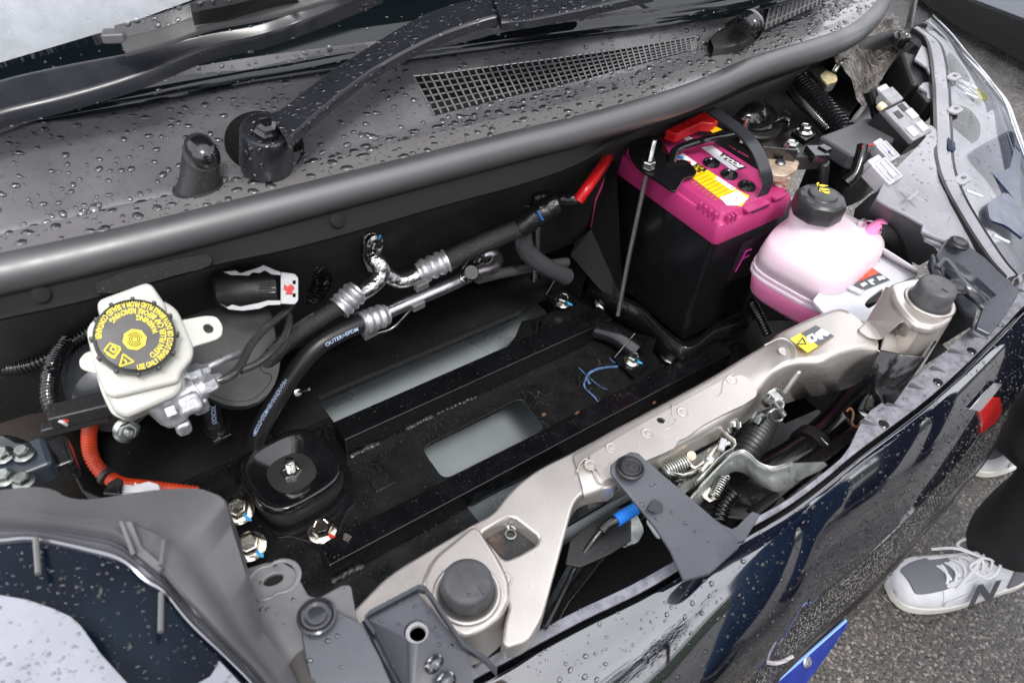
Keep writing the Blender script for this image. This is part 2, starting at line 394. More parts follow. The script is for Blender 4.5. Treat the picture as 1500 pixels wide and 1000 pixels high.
def asphalt(name, c1, c2, rough, scale=420, wet=.1):
    m = bpy.data.materials.new(name); m.use_nodes = True; t = m.node_tree; b = t.nodes['Principled BSDF']; L = t.links.new
    g = t.nodes.new('ShaderNodeTexCoord').outputs['Object']
    v = t.nodes.new('ShaderNodeTexVoronoi'); v.inputs['Scale'].default_value = scale/4; L(g, v.inputs['Vector'])
    v2 = t.nodes.new('ShaderNodeTexVoronoi'); v2.inputs['Scale'].default_value = scale/1.6; L(g, v2.inputs['Vector'])
    n = t.nodes.new('ShaderNodeTexNoise'); n.inputs['Scale'].default_value = 5; n.inputs['Detail'].default_value = 5; L(g, n.inputs['Vector'])
    cr = t.nodes.new('ShaderNodeValToRGB'); sp = t.nodes.new('ShaderNodeSeparateColor'); L(v.outputs['Color'], sp.inputs[0]); L(sp.outputs[0], cr.inputs[0])
    e = cr.color_ramp.elements; e[0].color = (*c1, 1); e[1].color = (*c2, 1); e[1].position = .8
    k = e.new(.92); k.color = (.24, .19, .15, 1); k = e.new(.98); k.color = (.32, .30, .28, 1); e[-1].position = 1.0
    mm = t.nodes.new('ShaderNodeMix'); mm.data_type = 'RGBA'; mm.blend_type = 'MULTIPLY'; mm.inputs[0].default_value = .75
    L(cr.outputs[0], mm.inputs['A']); q = t.nodes.new('ShaderNodeMapRange'); q.inputs['From Min'].default_value = .25; q.inputs['From Max'].default_value = .7; q.inputs['To Min'].default_value = .35; q.inputs['To Max'].default_value = 1.25
    L(n.outputs['Fac'], q.inputs['Value']); L(q.outputs[0], mm.inputs['B']); L(mm.outputs['Result'], b.inputs['Base Color'])
    ad = t.nodes.new('ShaderNodeMath'); ad.operation = 'MULTIPLY_ADD'; ad.inputs[1].default_value = .5; L(v2.outputs['Distance'], ad.inputs[0]); L(v.outputs['Distance'], ad.inputs[2])
    bp = t.nodes.new('ShaderNodeBump'); bp.inputs['Strength'].default_value = .8; bp.inputs['Distance'].default_value = .0028; bp.invert = True; L(ad.outputs[0], bp.inputs['Height']); L(bp.outputs[0], b.inputs['Normal'])
    r = t.nodes.new('ShaderNodeMapRange'); r.inputs['From Min'].default_value = .4; r.inputs['From Max'].default_value = .6; r.inputs['To Min'].default_value = wet; r.inputs['To Max'].default_value = rough; L(n.outputs['Fac'], r.inputs['Value']); L(r.outputs[0], b.inputs['Roughness'])
    return m
asphN = asphalt('wet_asphalt_dark', (.028, .026, .024), (.12, .108, .098), .24, scale=900)
# ------------------------------------------------------------------ SETTING: road
tag(mk('road', [(-40, -40, 0), (40, -40, 0), (40, 60, 0), (-40, 60, 0)], [(0, 1, 2, 3)], asphN, None, smooth=False), 'wet dark asphalt with pale stone chips round the car', 'road', None, 'structure')
# ------------------------------------------------------------------ COWL
def rs(pts, xs):      # resample a polyline (world) at given x
    px = [p.x for p in pts]
    return [Vector((x, float(np.interp(x, px, [p.y for p in pts])), float(np.interp(x, px, [p.z for p in pts])))) for x in xs]
def sm(pts, n=6): return catmull(pts, n)
T0 = sm(Ws([(-120, 172), (-20, 150), (190, 116), (350, 87), (530, 63), (700, 42), (805, 30), (880, 21), (970, 10), (1060, -3), (1150, -22), (1240, -60)], .94))
T1 = sm(Ws([(-120, 212), (-20, 190), (75, 158), (180, 131), (350, 104), (515, 79), (620, 70), (700, 57), (811, 40), (910, 27), (1000, 15), (1080, -2), (1160, -25), (1250, -66)], .932))
T2 = sm(Ws([(-120, 222), (-20, 200), (75, 168), (180, 139), (350, 112), (515, 87), (620, 77), (700, 65), (811, 49), (910, 36), (1000, 22), (1080, 6), (1160, -16), (1250, -58)], .925))
TB = sm(Ws([(-120, 370), (0, 342), (144, 300), (249, 279), (400, 240), (620, 180), (750, 146), (850, 122), (1030, 72), (1100, 50), (1165, 18), (1250, -40)], .887))
SL = sm(Ws([(-60, 417), (0, 404), (165, 367), (345, 322), (530, 274), (750, 217), (850, 192), (1000, 147), (1100, 104), (1220, 66), (1262, 40), (1284, 12), (1296, -25), (1302, -70)], .87), 8)
xs = [-.12+.0125*i for i in range(0, 97)]
xs = [x for x in xs if x < 1.085]
GX0 = W(604, 114, .91).x; GX1 = W(1031, 52, .908).x
i0 = min(range(len(xs)), key=lambda i: abs(xs[i]-GX0)); i1 = min(range(len(xs)), key=lambda i: abs(xs[i]-GX1)); xs[i0] = GX0; xs[i1] = GX1
r0, r1, r2, rb = (rs(q, xs) for q in (T0, T1, T2, TB))
def sfrac(x): return .33+(.60-.33)*max(0, min(1, (x-GX0)/(GX1-GX0)))
def face(x, s): a, b = rs(T2, [x])[0], rs(TB, [x])[0]; return a.lerp(b, s)
gt = [face(x, sfrac(x)) for x in xs]; gb = [face(x, .95) for x in xs]; gm = [(a+b)/2 for a, b in zip(gt, gb)]
slr = [Vector((x, 0, 0)) for x in xs]
slx = [p.x for p in SL]
led = [Vector((x, float(np.interp(x, slx, [p.y for p in SL]))+.012, .884)) for x in xs]
led2 = [b.lerp(l, .12)-Z*.002 for b, l in zip(rb, led)]
cowl = thing('cowl_panel', 'wide grey wet plastic cowl panel below the windscreen with a long mesh grille', 'cowl panel', (.4, .6, .9))
loft('panel_face', [r1, r2, gt, gm, gb, rb, led2, [p+Vector((0, 0, -.001)) for p in led]], cowlM, cowl, skip=lambda i, j: i0 <= i < i1 and j in (2, 3), angle=28)
loft('glass_trim_strip', [[p+Vector((0, .004, -.006)) for p in r0], r0, [p+Vector((0, 0, .0)) for p in r1], [p-Z*.006 for p in r1]], cowlM, cowl, angle=25)
# recess below the grille
loft('grille_recess', [[p-Z*.001 for p in gt[i0:i1+1]], [p+Vector((0, .002, -.03)) for p in gt[i0:i1+1]], [p+Vector((0, 0, -.03)) for p in gb[i0:i1+1]], [p-Z*.001 for p in gb[i0:i1+1]]], darkI, cowl)
nb = 44
barM = M('grille_bar_plastic', (.13, .13, .135), .3, rvar=.1, var=.3, vs=80)
for i in range(nb+1):
    x = GX0+(GX1-GX0)*i/nb
    pts = [face(x, sfrac(x)+(.95-sfrac(x))*k/4)+Z*.0006 for k in range(5)]
    vs, fs = tube_vf(pts, .0011, 5); mk('grille_bar', vs, fs, barM, cowl)
for j in range(1, 6):
    pts = [face(x, sfrac(x)+(.95-sfrac(x))*j/6)-Z*.0012 for x in xs[i0:i1+1]]
    vs, fs = tube_vf(pts, .0009, 5); mk('cross_bar', vs, fs, barM, cowl)
# second small grille by the right arm
q0, q1, q2, q3 = face(W(1128, -6, .925).x, .05), face(W(1205, -40, .925).x, .02), W(1200, 8, .896), W(1120, 45, .892)
up2 = Vector((0, -.3, 1)).normalized()
prism('grille_recess', [p+up2*.001 for p in (q3, q2, q1, q0)], .002, darkI, cowl, n=(q2-q3).cross(q0-q3), bev=0)
for i in range(13):
    a = q0.lerp(q1, i/12); b = q3.lerp(q2, i/12); vs, fs = tube_vf([a+up2*.002, b+up2*.002], .0011, 5); mk('grille_bar', vs, fs, barM, cowl)
for i in range(1, 6):
    a = q0.lerp(q3, i/6); b = q1.lerp(q2, i/6); vs, fs = tube_vf([a+up2*.0015, b+up2*.0015], .0009, 5); mk('cross_bar', vs, fs, barM, cowl)
# rubber seal: bulb and lip
seal = thing('hood_seal', 'thick rounded black rubber seal along the front edge of the cowl', 'rubber seal', (.4, .54, .87))
vs, fs = tube_vf([p+Z*.0015 for p in SL], .0158, 24, True); mk('seal_bulb', vs, fs, sealM, seal, angle=0)
tg = []
for i, p in enumerate(SL):
    t = (SL[min(i+1, len(SL)-1)]-SL[max(i-1, 0)]).normalized(); tg.append(Z.cross(t).normalized())
loft('seal_lip', [[p+n*.004+Z*.0168 for p, n in zip(SL, tg)], [p+n*.018+Z*.0175 for p, n in zip(SL, tg)], [p+n*.032+Z*.0165 for p, n in zip(SL, tg)], [p+n*.036+Z*.01 for p, n in zip(SL, tg)]], ledgeM, seal)
# steel flange below the seal
fl = thing('firewall_flange', 'black painted steel flange running under the rubber seal', 'body panel', (.4, .52, .85))
LP = sm(Ws([(-60, 483), (0, 467), (135, 437), (309, 389), (450, 358), (645, 302), (769, 268), (850, 238), (940, 188), (1045, 152), (1100, 128), (1180, 98)], .845), 6)
def slat(x): return float(np.interp(x, slx, [p.y for p in SL]))
lx = [p for p in LP]
loft('flange_face', [[Vector((p.x, slat(p.x)+.004, .872)) for p in lx], [Vector((p.x, slat(p.x)-.010, .858)) for p in lx], [p+Vector((0, .003, .003)) for p in lx], lx,
      [p+Vector((0, .0005, -.0025)) for p in lx], [p+Vector((0, .02, -.008)) for p in lx], [Vector((p.x, .60, .82)) for p in lx]], M('flange_paint', (.005, .005, .0055), .6, spec=.15), fl, angle=30)
for px_, py_ in ((495, 323), (848, 212), (60, 431)):
    c = W(px_, py_, .856); lathe('plug', c, Vector((0, -.75, .66)), [(0, 0), (.0065, 0), (.0065, .0006), (.005, .001), (0, .001)], bpy.data.materials['flange_paint'], fl, seg=20)
foam = prism('foam_strip', chk([On(*p, W(220, 400, .856), Vector((0, -.8, .6))) for p in ((140, 408), (300, 370), (312, 378), (306, 392), (260, 402), (235, 410), (142, 436))], 1), .004, foamM, None, n=Vector((0, -.8, .6)), bev=0)
tag(foam, 'matt black foam strip stuck under the flange above the white brake reservoir', 'foam strip')
# bulkhead
wallm = [[Vector((x, yy, z)) for x in (-.3, -.1, .1, .3, .5, .7, .9, 1.1, 1.3)] for z, yy in ((.83, .60), (.75, .60), (.66, .61), (.61, .63), (.60, .80), (.2, .82))]
bh = tag(loft('bulkhead', wallm, darkI, None, thick=.004), 'black firewall wall at the back of the bay behind the pipes', 'body panel')
# ------------------------------------------------------------------ WINDSCREEN
g0 = W(400, 80, .936); gn = Vector((0, -math.sin(R_(35)), math.cos(R_(35)))).normalized()
ws = thing('windscreen', 'wet raked windscreen with a broad black band along its lower edge', 'windscreen', g0)
gx = [-.5+.1*i for i in range(22)]
def gy(x, up_):   # curved glass
    b = rs(T0, [min(max(x, -.1), 1.08)])[0]; c = Vector((0, math.cos(R_(35)), math.sin(R_(35))))
    return Vector((x, b.y, b.z))-Z*.004+c*up_
FR = []
for x in gx: FR.append(x)
def fritline(x):  # height of the black band
    return .034+.22*max(0, x-.02)
loft('black_band', [[gy(x, -.02) for x in gx], [gy(x, .0) for x in gx], [gy(x, .02) for x in gx], [gy(x, fritline(x)) for x in gx]], glassM, ws, thick=.004, angle=0)
loft('clear_glass', [[gy(x, fritline(x)+.0005) for x in gx], [gy(x, .5) for x in gx], [gy(x, .8) for x in gx]], clearG, ws, thick=0, angle=0)
o = loft('sky_reflection_sheet', [[gy(x, fritline(x)-.0)-Z*.012 for x in gx], [gy(x, .8)-Z*.012 for x in gx]], M('sky_reflection_pale', (.62, .63, .68), .6, var=.15, vs=60), None, thick=.003, angle=0)  # pale sheet added in place of the sky mirrored in the glass
tag(o, 'pale sheet added behind the windscreen glass for the mirrored sky in the top left corner', 'sky_reflection_sheet')
# ------------------------------------------------------------------ WIPERS
armM = M('wiper_paint', (.013, .014, .018), .28, rvar=.05, ior=1.55)
def strip(name, up_, lo, mat, par, t=.006, nz=Z, lip=.004):
    # flat arm section between an upper and a lower edge, with a raised rib along the upper edge
    u = catmull(up_, 8); l = catmull(lo, 8); m = len(u); rails = []
    for s, h in ((0, -t), (0, 0), (.05, .0008), (.10, 0), (.85, -.0002), (.95, -.0008), (1, -.003), (1, -t)):
        rails.append([a.lerp(b, s)+nz*h for a, b in zip(u, l)])
    rails.append([a.lerp(b, 1)-nz*t for a, b in zip(u, l)])
    return loft(name, rails, mat, par, thick=0, angle=38, close_rows=True)
def z3(l): return [W(*p) for p in l]
w1 = thing('wiper', 'broad black wiper arm with a round capped pivot on the grey cowl', 'wiper arm', W(392, 200, .90))
strip('arm', z3([(392, 166, .935), (415, 158, .937), (470, 115, .945), (545, 66, .955), (610, 28, .965), (660, 8, .972), (730, -8, .98), (790, -22, .985)]),
      z3([(420, 205, .935), (432, 192, .935), (480, 150, .942), (545, 101, .952), (620, 60, .962), (680, 36, .969), (735, 20, .977), (800, 14, .982)]), armM, w1, t=.011)
c = W(390, 200, .925); ax = Vector((.02, -.32, .95)).normalized()
lathe('pivot_boss', c-ax*.022, ax, [(0, -.01), (.0225, -.01), (.0225, .0), (.0215, .014), (.0212, .026), (.0195, .030), (.0175, .0305), (.0160, .027), (0, .026)], armM, w1, seg=40)
lathe('nut_cap', c+ax*.004, ax, [(0, .012), (.005, .012), (.0085, .010), (.0095, .007), (.0115, .005), (.0125, 0), (.0125, -.002), (0, -.002)], blackG, w1, seg=6, angle=30)
tube('hinge_pin', [W(720, 24, .972), W(728, 30, .966)], .006, blackG, w1, n=2)
lathe('link', W(722, 28, .966), CAMROT @ Vector((.2, -.1, 1)), [(0, .006), (.003, .006), (.0045, .004), (.0045, .002), (.0075, .001), (.0075, -.004), (0, -.004)], armM, w1, seg=24)
strip('arm_tip', z3([(722, -4, .985), (800, -30, .99), (900, -60, 1.0)]), z3([(735, 30, .98), (800, 22, .985), (960, -12, .99)]), armM, w1, t=.010)
# dark well around the pivot
lathe('pivot_well', On(388, 210, face(W(388, 208, .9).x, .8)+Vector((0, -.0005, .0016)), Vector((0, -.48, .88))), Vector((0, -.48, .88)), [(0, .0), (.031, 0), (.033, .0012), (.034, .0002), (.034, -.003)], M('well_black', (.004, .004, .004), .6, spec=.1), cowl, seg=40)
w2 = thing('wiper', 'long black wiper arm crossing the top left corner low over the windscreen edge', 'wiper arm', W(200, 90, .98))
strip('arm', z3([(-60, 145, .965), (0, 118, .968), (100, 95, .972), (200, 76, .978), (300, 52, .985), (380, 36, .99), (450, 12, 1.0), (540, -25, 1.01)]),
      z3([(-60, 190, .955), (0, 165, .958), (100, 140, .962), (200, 110, .97), (300, 70, .98), (385, 50, .985), (455, 26, .995), (560, -15, 1.0)]), armM, w2, t=.012)
w3 = thing('windscreen_wiper', 'dark wiper blade with a square pale end clip lying on the windscreen', 'wiper blade', W(300, 20, 1.03))
bl = z3([(172, 52, 1.0), (240, 34, 1.008), (300, 14, 1.016), (400, -6, 1.028), (520, -40, 1.04)])
strip('blade_spine', [p+Vector((0, .003, .006)) for p in bl], [p+Vector((0, -.006, -.003)) for p in bl], M('wiper_spine', (.035, .035, .038), .3, rvar=.1), w3, t=.005)
strip('blade_rubber', [p+Vector((0, -.005, -.001)) for p in bl], [p+Vector((0, -.014, -.008)) for p in bl], rubM, w3, t=.003)
box('end_clip', W(167, 53, 1.0), .016, .013, .008, M('end_clip_grey', (.09, .09, .095), .35), w3, axes=frame(Z, (bl[1]-bl[0])), bev=.002)
strip('blade_cover', z3([(278, 6, 1.03), (340, -6, 1.036), (420, -26, 1.045)]), z3([(282, 26, 1.016), (360, 14, 1.02), (440, -6, 1.03)]), M('blade_cover', (.03, .03, .032), .25, rvar=.1), w3, t=.006)
# washer nozzle towers
def tower(label, pb, zb, pt, zt, k=1.0, lean=(0, 0)):
    b = W(*pb, zb); t = W(*pt, zt); th = thing('washer_nozzle', label, 'washer nozzle', b)
    ax = (t-b); h = ax.length; ax.normalize(); rails = []
    x, y, z = frame(Vector((0, 0, 1)), Vector((.98, .2, 0)))
    for s, rx, ry in ((0, .0215, .017), (.02, .019, .015), (.3, .0165, .014), (.7, .0145, .0125), (.78, .0145, .0125)):
        rails.append([b+(t-b)*s+x*math.cos(a)*rx*k+y*math.sin(a)*ry*k+Z*(.012*k*s*math.sin(a) if s > .5 else 0) for a in [2*math.pi*i/28 for i in range(28)]])
    loft('nozzle_base', rails, blackP, th, closed=True, capped=True, angle=40)
    nrm = Vector((-.1, -.45, .89)).normalized()
    lathe('nozzle_cap', b+(t-b)*.84, nrm, [(0, -.008*k), (.0145*k, -.008*k), (.0148*k, .0), (.0135*k, .006*k), (.010*k, .0095*k), (.005*k, .011*k), (0, .0112*k)], blackG, th, seg=36, up=Vector((1, .2, 0)), fn=lambda a, r, h: (.78 if 1 else 1)+.28*abs(math.sin(a))**1.3)
tower('short black washer nozzle with a glossy rounded cap left of the wiper pivot', (290, 272), .888, (297, 212), .925, 1.0)
tower('larger black washer nozzle with a sloped glossy cap beside the small grille', (1085, 55), .892, (1104, 28), .935, 1.0)
strip('nozzle_neck', z3([(1040, 56, .9), (1062, 36, .905), (1090, 18, .93), (1112, 8, .935)]), z3([(1046, 70, .897), (1075, 64, .9), (1105, 52, .91), (1120, 36, .93)]), blackP, w3, t=.012)
bpy.data.objects['nozzle_neck'].parent = None; _o = bpy.data.objects['nozzle_neck']; _o.location = BASE[w3]; _o.name = 'washer_hose_cover'
tag(_o, 'black plastic cover leading from the long grille end to the washer nozzle', 'cover')
# ------------------------------------------------------------------ BAY FLOOR
tag(mk('bay_floor', [(-.3, .13, .27), (1.0, .13, .27), (1.15, .84, .27), (-.3, .84, .27)], [(0, 1, 2, 3)], darkI, None, smooth=False), 'dark underside of the bay glimpsed below the crossmember', 'floor panel', None, 'structure')
# grey pan below the openings
tag(box('motor_cover', Vector((.36, .56, .415)), .54, .46, .03, panM, None, bev=.01), 'smooth grey cover plate seen through the openings in the mounting plate', 'motor cover')
PZ = .53
plate = thing('mounting_plate', 'black welded steel mounting plate with cut out windows and two square beams', 'mounting plate', (.35, .48, .53))
w1p = rnd_poly([W(617, 655, PZ), W(765, 582, PZ), W(799, 628, PZ), W(650, 702, PZ)], .012, 5)
w2p = [Vector((.262, .378, PZ)), Vector((.262, .30, PZ)), Vector((.47, .30, PZ)), Vector((.40, .378, PZ))]
w2p = [W(683, 740, PZ), W(830, 668, PZ), W(880, 720, PZ), W(730, 800, PZ)]
outl = [Vector((-.05, .30, PZ)), Vector((.92, .30, PZ)), Vector((.92, .585, PZ)), Vector((.53, .595, PZ)), W(764, 470, PZ), W(755, 492, PZ), W(738, 514, PZ), W(496, 627, PZ), W(468, 588, PZ)-Y*.002, Vector((.17, .60, PZ)), Vector((-.05, .60, PZ))]
prism('plate', outl, .006, blackS, plate, holes=[w1p, w2p], bev=.0008)
lathe('drain_hole_rim', W(538, 858, PZ)+Z*.0004, Z, [(0, .0), (.0085, 0), (.0092, .0006), (.0098, .0003)], M('hole_dark', (.001, .001, .001), .9), plate, seg=24)
def beam(name, x0, x1, y0, y1, z0, z1):
    b = box(name, Vector(((x0+x1)/2, (y0+y1)/2, (z0+z1)/2)), x1-x0, y1-y0, z1-z0, beamM, plate, bev=.0022, seg=3)
    return b
beam('beam', .190, .60, .514, .546, PZ+.001, .56)
beam('beam', .108, .70, .379, .407, PZ+.001, .56)
# angle iron between the far window and the front window
mk('bracket_strip', [W(668, 728, .535), W(836, 640, .535), W(850, 655, .52), W(690, 742, .52)], [(0, 3, 2, 1)], M('strip_grey', (.045, .045, .045), .3, metal=.4, rvar=.1), plate, smooth=False)
def weld(a, b, n, r=.004):
    for k in range(1):
        vs = []; fs = []
        for i in range(n):
            p = a.lerp(b, (i+.5)/n)+Vector((rnd.uniform(-.001, .001), rnd.uniform(-.001, .001), 0)); rr = r*rnd.uniform(.7, 1.15); b0 = len(vs)
            for (q, h) in ((1, 0), (.85, .45), (.45, .7)):
                for j in range(8):
                    an = j*math.pi/4; vs.append(p+Vector((math.cos(an)*rr*q*1.15, math.sin(an)*rr*q, h*rr)))
            vs.append(p+Z*rr*.75)
            for l in range(2):
                for j in range(8): fs.append((b0+l*8+j, b0+l*8+(j+1) % 8, b0+(l+1)*8+(j+1) % 8, b0+(l+1)*8+j))
            for j in range(8): fs.append((b0+16+j, b0+16+(j+1) % 8, b0+24))
        mk('weld_bead', vs, fs, weldM, plate, angle=0)
weld(W(514, 668, PZ+.001), W(556, 648, PZ+.001), 9, .0042); weld(W(595, 628, PZ+.001), W(632, 610, PZ+.001), 8, .0038); weld(W(640, 606, PZ+.001), W(700, 580, PZ+.001), 10, .003)
weld(W(490, 848, PZ+.001), W(532, 828, PZ+.001), 9, .0045); weld(W(655, 752, PZ+.001), W(690, 735, PZ+.001), 8, .004); weld(W(835, 648, PZ+.001), W(868, 632, PZ+.001), 7, .0035)
def blotch(px_, py_, z, r, mat, n=9, st=1.0, name='rust_spot', par=plate):
    c = W(px_, py_, z)+Z*.0006; a0 = rnd.random()
    pts = [c+Vector((math.cos(6.283*i/n+a0)*r*st*rnd.uniform(.5, 1.1), math.sin(6.283*i/n+a0)*r*rnd.uniform(.5, 1.1), 0)) for i in range(n)]
    prism(name, chk(pts, 1), .0005, mat, par, bev=0, smooth=False)
for a in ((552, 762, .53, .002, 3), (796, 607, .561, .0022, 2), (548, 792, .553, .0012, 3), (640, 745, .535, .0018, 2.5), (958, 590, .561, .002, 2.2), (845, 605, .561, .002, 2.2), (973, 500, .533, .002, 2)):
    blotch(a[0], a[1], a[2], a[3], rustM, st=a[4])
blotch(508, 787, .561, .006, M('bare_metal', (.35, .34, .33), .25, metal=.8), par=plate, name='bare_patch')
blotch(508, 788, .562, .002, rustM)
# blue scribble on the plate
for l, r in (([(905, 536), (885, 538), (868, 543), (860, 552), (864, 562)], .0022), ([(893, 524), (900, 530), (908, 528)], .0016), ([(862, 548), (856, 565), (870, 580), (878, 590)], .0012), ([(848, 538), (860, 550), (880, 566), (890, 570)], .0008)):
    pts = catmull(Ws(l, .5315), 8); vs, fs = tube_vf(pts, r, 6, True); o = mk('crayon_mark', [Vector((v[0], v[1], .5312+(v[2]-.5315)*.12)) for v in vs], fs, M('blue_crayon', (.10, .20, .42), .6, var=.6, vs=200, col2=(.02, .03, .05)), plate)
# raised weld tab square on plate
box('locating_tab', W(560, 705, .531), .026, .02, .002, blackS, plate, bev=.001)
# rear ledge of the plate with foam edge
prism('rear_ledge', [Vector((-.3, .575, .534)), Vector((.197, .575, .534)), W(468, 588, .534), W(600, 530, .534), W(759, 462, .534), W(790, 440, .534), Vector((.62, .60, .534)), Vector((.92, .60, .534)), Vector((.92, .86, .534)), Vector((-.3, .86, .534))], .003, darkI, plate, bev=0)
vs, fs = tube_vf(catmull([W(466, 584, .54), W(530, 556, .54), W(600, 527, .54), W(680, 493, .54), W(762, 458, .54)], 10), .0035, 8); mk('foam_edge', vs, fs, foamM, plate)
tube('stud', [W(787, 488, .53), W(790, 470, .552)], .004, zincD, plate, n=2)
# ------------------------------------------------------------------ MOUNT
c = W(429, 700, .545)
mt = thing('motor_mount', 'square black rubber motor mount with a dished top and central stud', 'motor mount', c)
axu = Vector((.98, .1, 0))
dish = [(0, .002)]+[(r_/1000, .002+.0192*(r_/44)**1.7*(1-.12*(r_/44)**6)/.88) for r_ in range(4, 45, 4)]+[(.0458, .0211), (.0475, .0203), (.0485, .018), (.0485, .011), (.047, .0095)]
lathe('dished_plate', c, Z, dish, blackG, mt, seg=64, up=axu, angle=70, fn=lambda a, r, h: 1+(sq(3.2)(a, r, h)-1)*min(1, max(0, (r-.016)/.02)))
lathe('rubber_body', c, Z, [(.046, .0105), (.047, .008), (.049, .002), (.0485, -.003), (.045, -.006), (.0455, -.012), (.0535, -.0125), (.0545, -.0155)], rubM, mt, seg=64, up=axu, fn=sq(3.5))
bolt('', c+Z*.002, zinc, r=.0105, stud=.016, parent=mt, pcol=redPM, h=.010)
# base plate of the mount
bp = [W(335, 690, .533), W(380, 640, .533), W(505, 640, .533), W(522, 735, .533), W(508, 750, .533), W(500, 768, .533), W(490, 800, .533), W(440, 790, .533), W(425, 785, .533), W(405, 788, .533), W(385, 775, .533)]
prism('mount_base', chk(bp, 1, .2), .004, blackG, mt, bev=.0008)
for l, p, z, r, pc, ax, mt_ in (
    ('plain silver round headed bolt behind the square motor mount', (390, 648), .54, .0085, None, Z, goldz),
    ('silver flange bolt with blue paint mark, upper of two left of the motor mount', (350, 748), .545, .0105, blueP, Vector((-.1, -.2, 1)), goldz),
    ('silver flange bolt with blue paint mark, lower of two left of the motor mount', (367, 800), .545, .0105, blueP, Vector((-.1, -.2, 1)), goldz),
    ('clean silver flange bolt with red paint dot just in front of the motor mount', (472, 778), .54, .0098, redPM, Z, goldz),
    ('small silver bolt with blue dot on the bracket foot nearest the battery box', (926, 527), .541, .0078, blueP, Vector((0, -.1, 1)), zinc),
    ('silver bolt with blue mark on the small bracket foot behind the plate', (824, 442), .541, .0085, blueP, Vector((0, -.1, 1)), zinc),
    ('large silver bolt with brown stain under the front corner of the battery', (1023, 528), .545, .0105, None, Z, goldz),
    ('dark grey bolt in shadow below the front corner of the battery tray', (982, 522), .54, .009, None, Z, zincD),
    ('dull silver bolt by the left foot of the battery tray', (883, 443), .548, .008, None, Vector((-.2, -.4, 1)), zincD)):
    bolt(l, W(p[0], p[1], z), mt_, r=r, axis=ax, pcol=pc)
# dark side panels left
# ------------------------------------------------------------------ brackets with feet (between plate and battery)
def foot(label, l, z, apex, za):
    pts = Ws(l, z); th = thing('bracket_foot', label, 'bracket', pts[0])
    prism('foot_plate', pts, .004, blackG, th, bev=.0006)
    a = [W(*p, q) for p, q in apex]
    mk('gusset', [pts[0]+Z*.001, pts[3]+Z*.001, a[1], a[0], pts[2]+Z*.001], [(0, 1, 2, 3), (1, 4, 2)], bpy.data.materials['flange_paint'], th, smooth=False)
    v = [pts[0]+Z*.001, a[0]]; vs, fs = tube_vf(v, .0008, 6); mk('gusset_edge', vs, fs, zincD, th)
foot('black folded bracket foot with a silver bolt next to the battery box', [(900, 524), (930, 553), (951, 530), (926, 508)], .54, [((930, 488), .57), ((962, 495), .575)], 0)
foot('black folded bracket foot with a silver bolt at the rear of the bay', [(800, 432), (815, 448), (848, 440), (827, 423)], .54, [((832, 378), .60), ((860, 400), .60)], 0)
tube('battery_tray_roll', [W(862, 478, .545), W(900, 490, .55), W(935, 515, .545)], .014, blackG, plate, n=6)
# ------------------------------------------------------------------ BATTERY  (box in real units: 0.129 x 0.20)
C = W(1060, 320, .77)
def B(dx, dy, dz): return C+Vector((dx, dy, dz))
bat = thing('battery', 'car battery with magenta lid and black case in the back corner of the bay', 'battery', B(0, 0, -.2))
def rect(dx0, dx1, dy0, dy1, dz, r=.008): return rnd_poly([B(dx0, dy0, dz), B(dx1, dy0, dz), B(dx1, dy1, dz), B(dx0, dy1, dz)], r, 5)
loft('case', [rect(.002, .127, .002, .212, -.2), rect(.001, .128, .001, .212, -.04)], M('battery_case', (.008, .008, .009), .22, rvar=.06, var=.3, vs=10), bat, closed=True, capped=True)
loft('lid_skirt', [rect(-.001, .130, -.001, .216, -.0385), rect(-.0015, .1305, -.0015, .2165, -.036), rect(-.0015, .1305, -.0015, .2165, -.012), rect(.0, .129, .0, .215, -.0095)], pinkL, bat, closed=True, capped=True, angle=50)
loft('lid', [rect(.004, .125, .004, .196, -.0095, .006), rect(.0065, .1225, .0065, .1935, -.001, .006), rect(.0075, .1215, .0075, .1925, 0, .006)], pinkL, bat, closed=True, capped=True, angle=30)
prism('lid_back_strip', [W(881, 236, .755), W(890, 238, .755), W(871, 335, .655), W(865, 333, .655)], .004, pinkL, bat, n=Vector((-.8, -.5, .2)), bev=.0005, flat=False)
# ribs at the front corner of the lid
for i in range(4): box('lid_rib', B(-.0+.001, .012+i*.0085, -.006), .005, .0045, .012, pinkL, bat, bev=.0015)
for i in range(3): box('lid_rib', B(.010+i*.0065, .001, -.006), .0036, .006, .012, pinkL, bat, bev=.0012)
for i in range(3): box('lid_rib', B(.1285, .012+i*.008, -.006), .005, .0042, .012, pinkL, bat, bev=.0012)
box('lid_ledge', B(.060, .0015, -.003), .040, .010, .004, pinkL, bat, bev=.001); box('handle_pin', B(.066, -.0005, -.0065), .030, .005, .004, blackG, bat, bev=.001)
box('lid_ledge', B(.103, .004, -.003), .022, .012, .004, pinkL, bat, bev=.001)
# filler caps, measured in the photo
for p in ((1042, 239), (1068, 256), (1094, 273), (980, 198)):
    c = W(*p, .771)
    lathe('filler_cap', c, Z, [(0, .0018), (.0055, .0018), (.006, .0012), (.0075, .0012), (.0085, .0022), (.0105, .0022), (.0112, .001), (.0112, -.002)], blackG, bat, seg=32)
    box('cap_slot', c+Z*.0022, .012, .0022, .0015, blackG, bat, bev=.0004, axes=frame(Z, Vector((.8, .5, 0))))
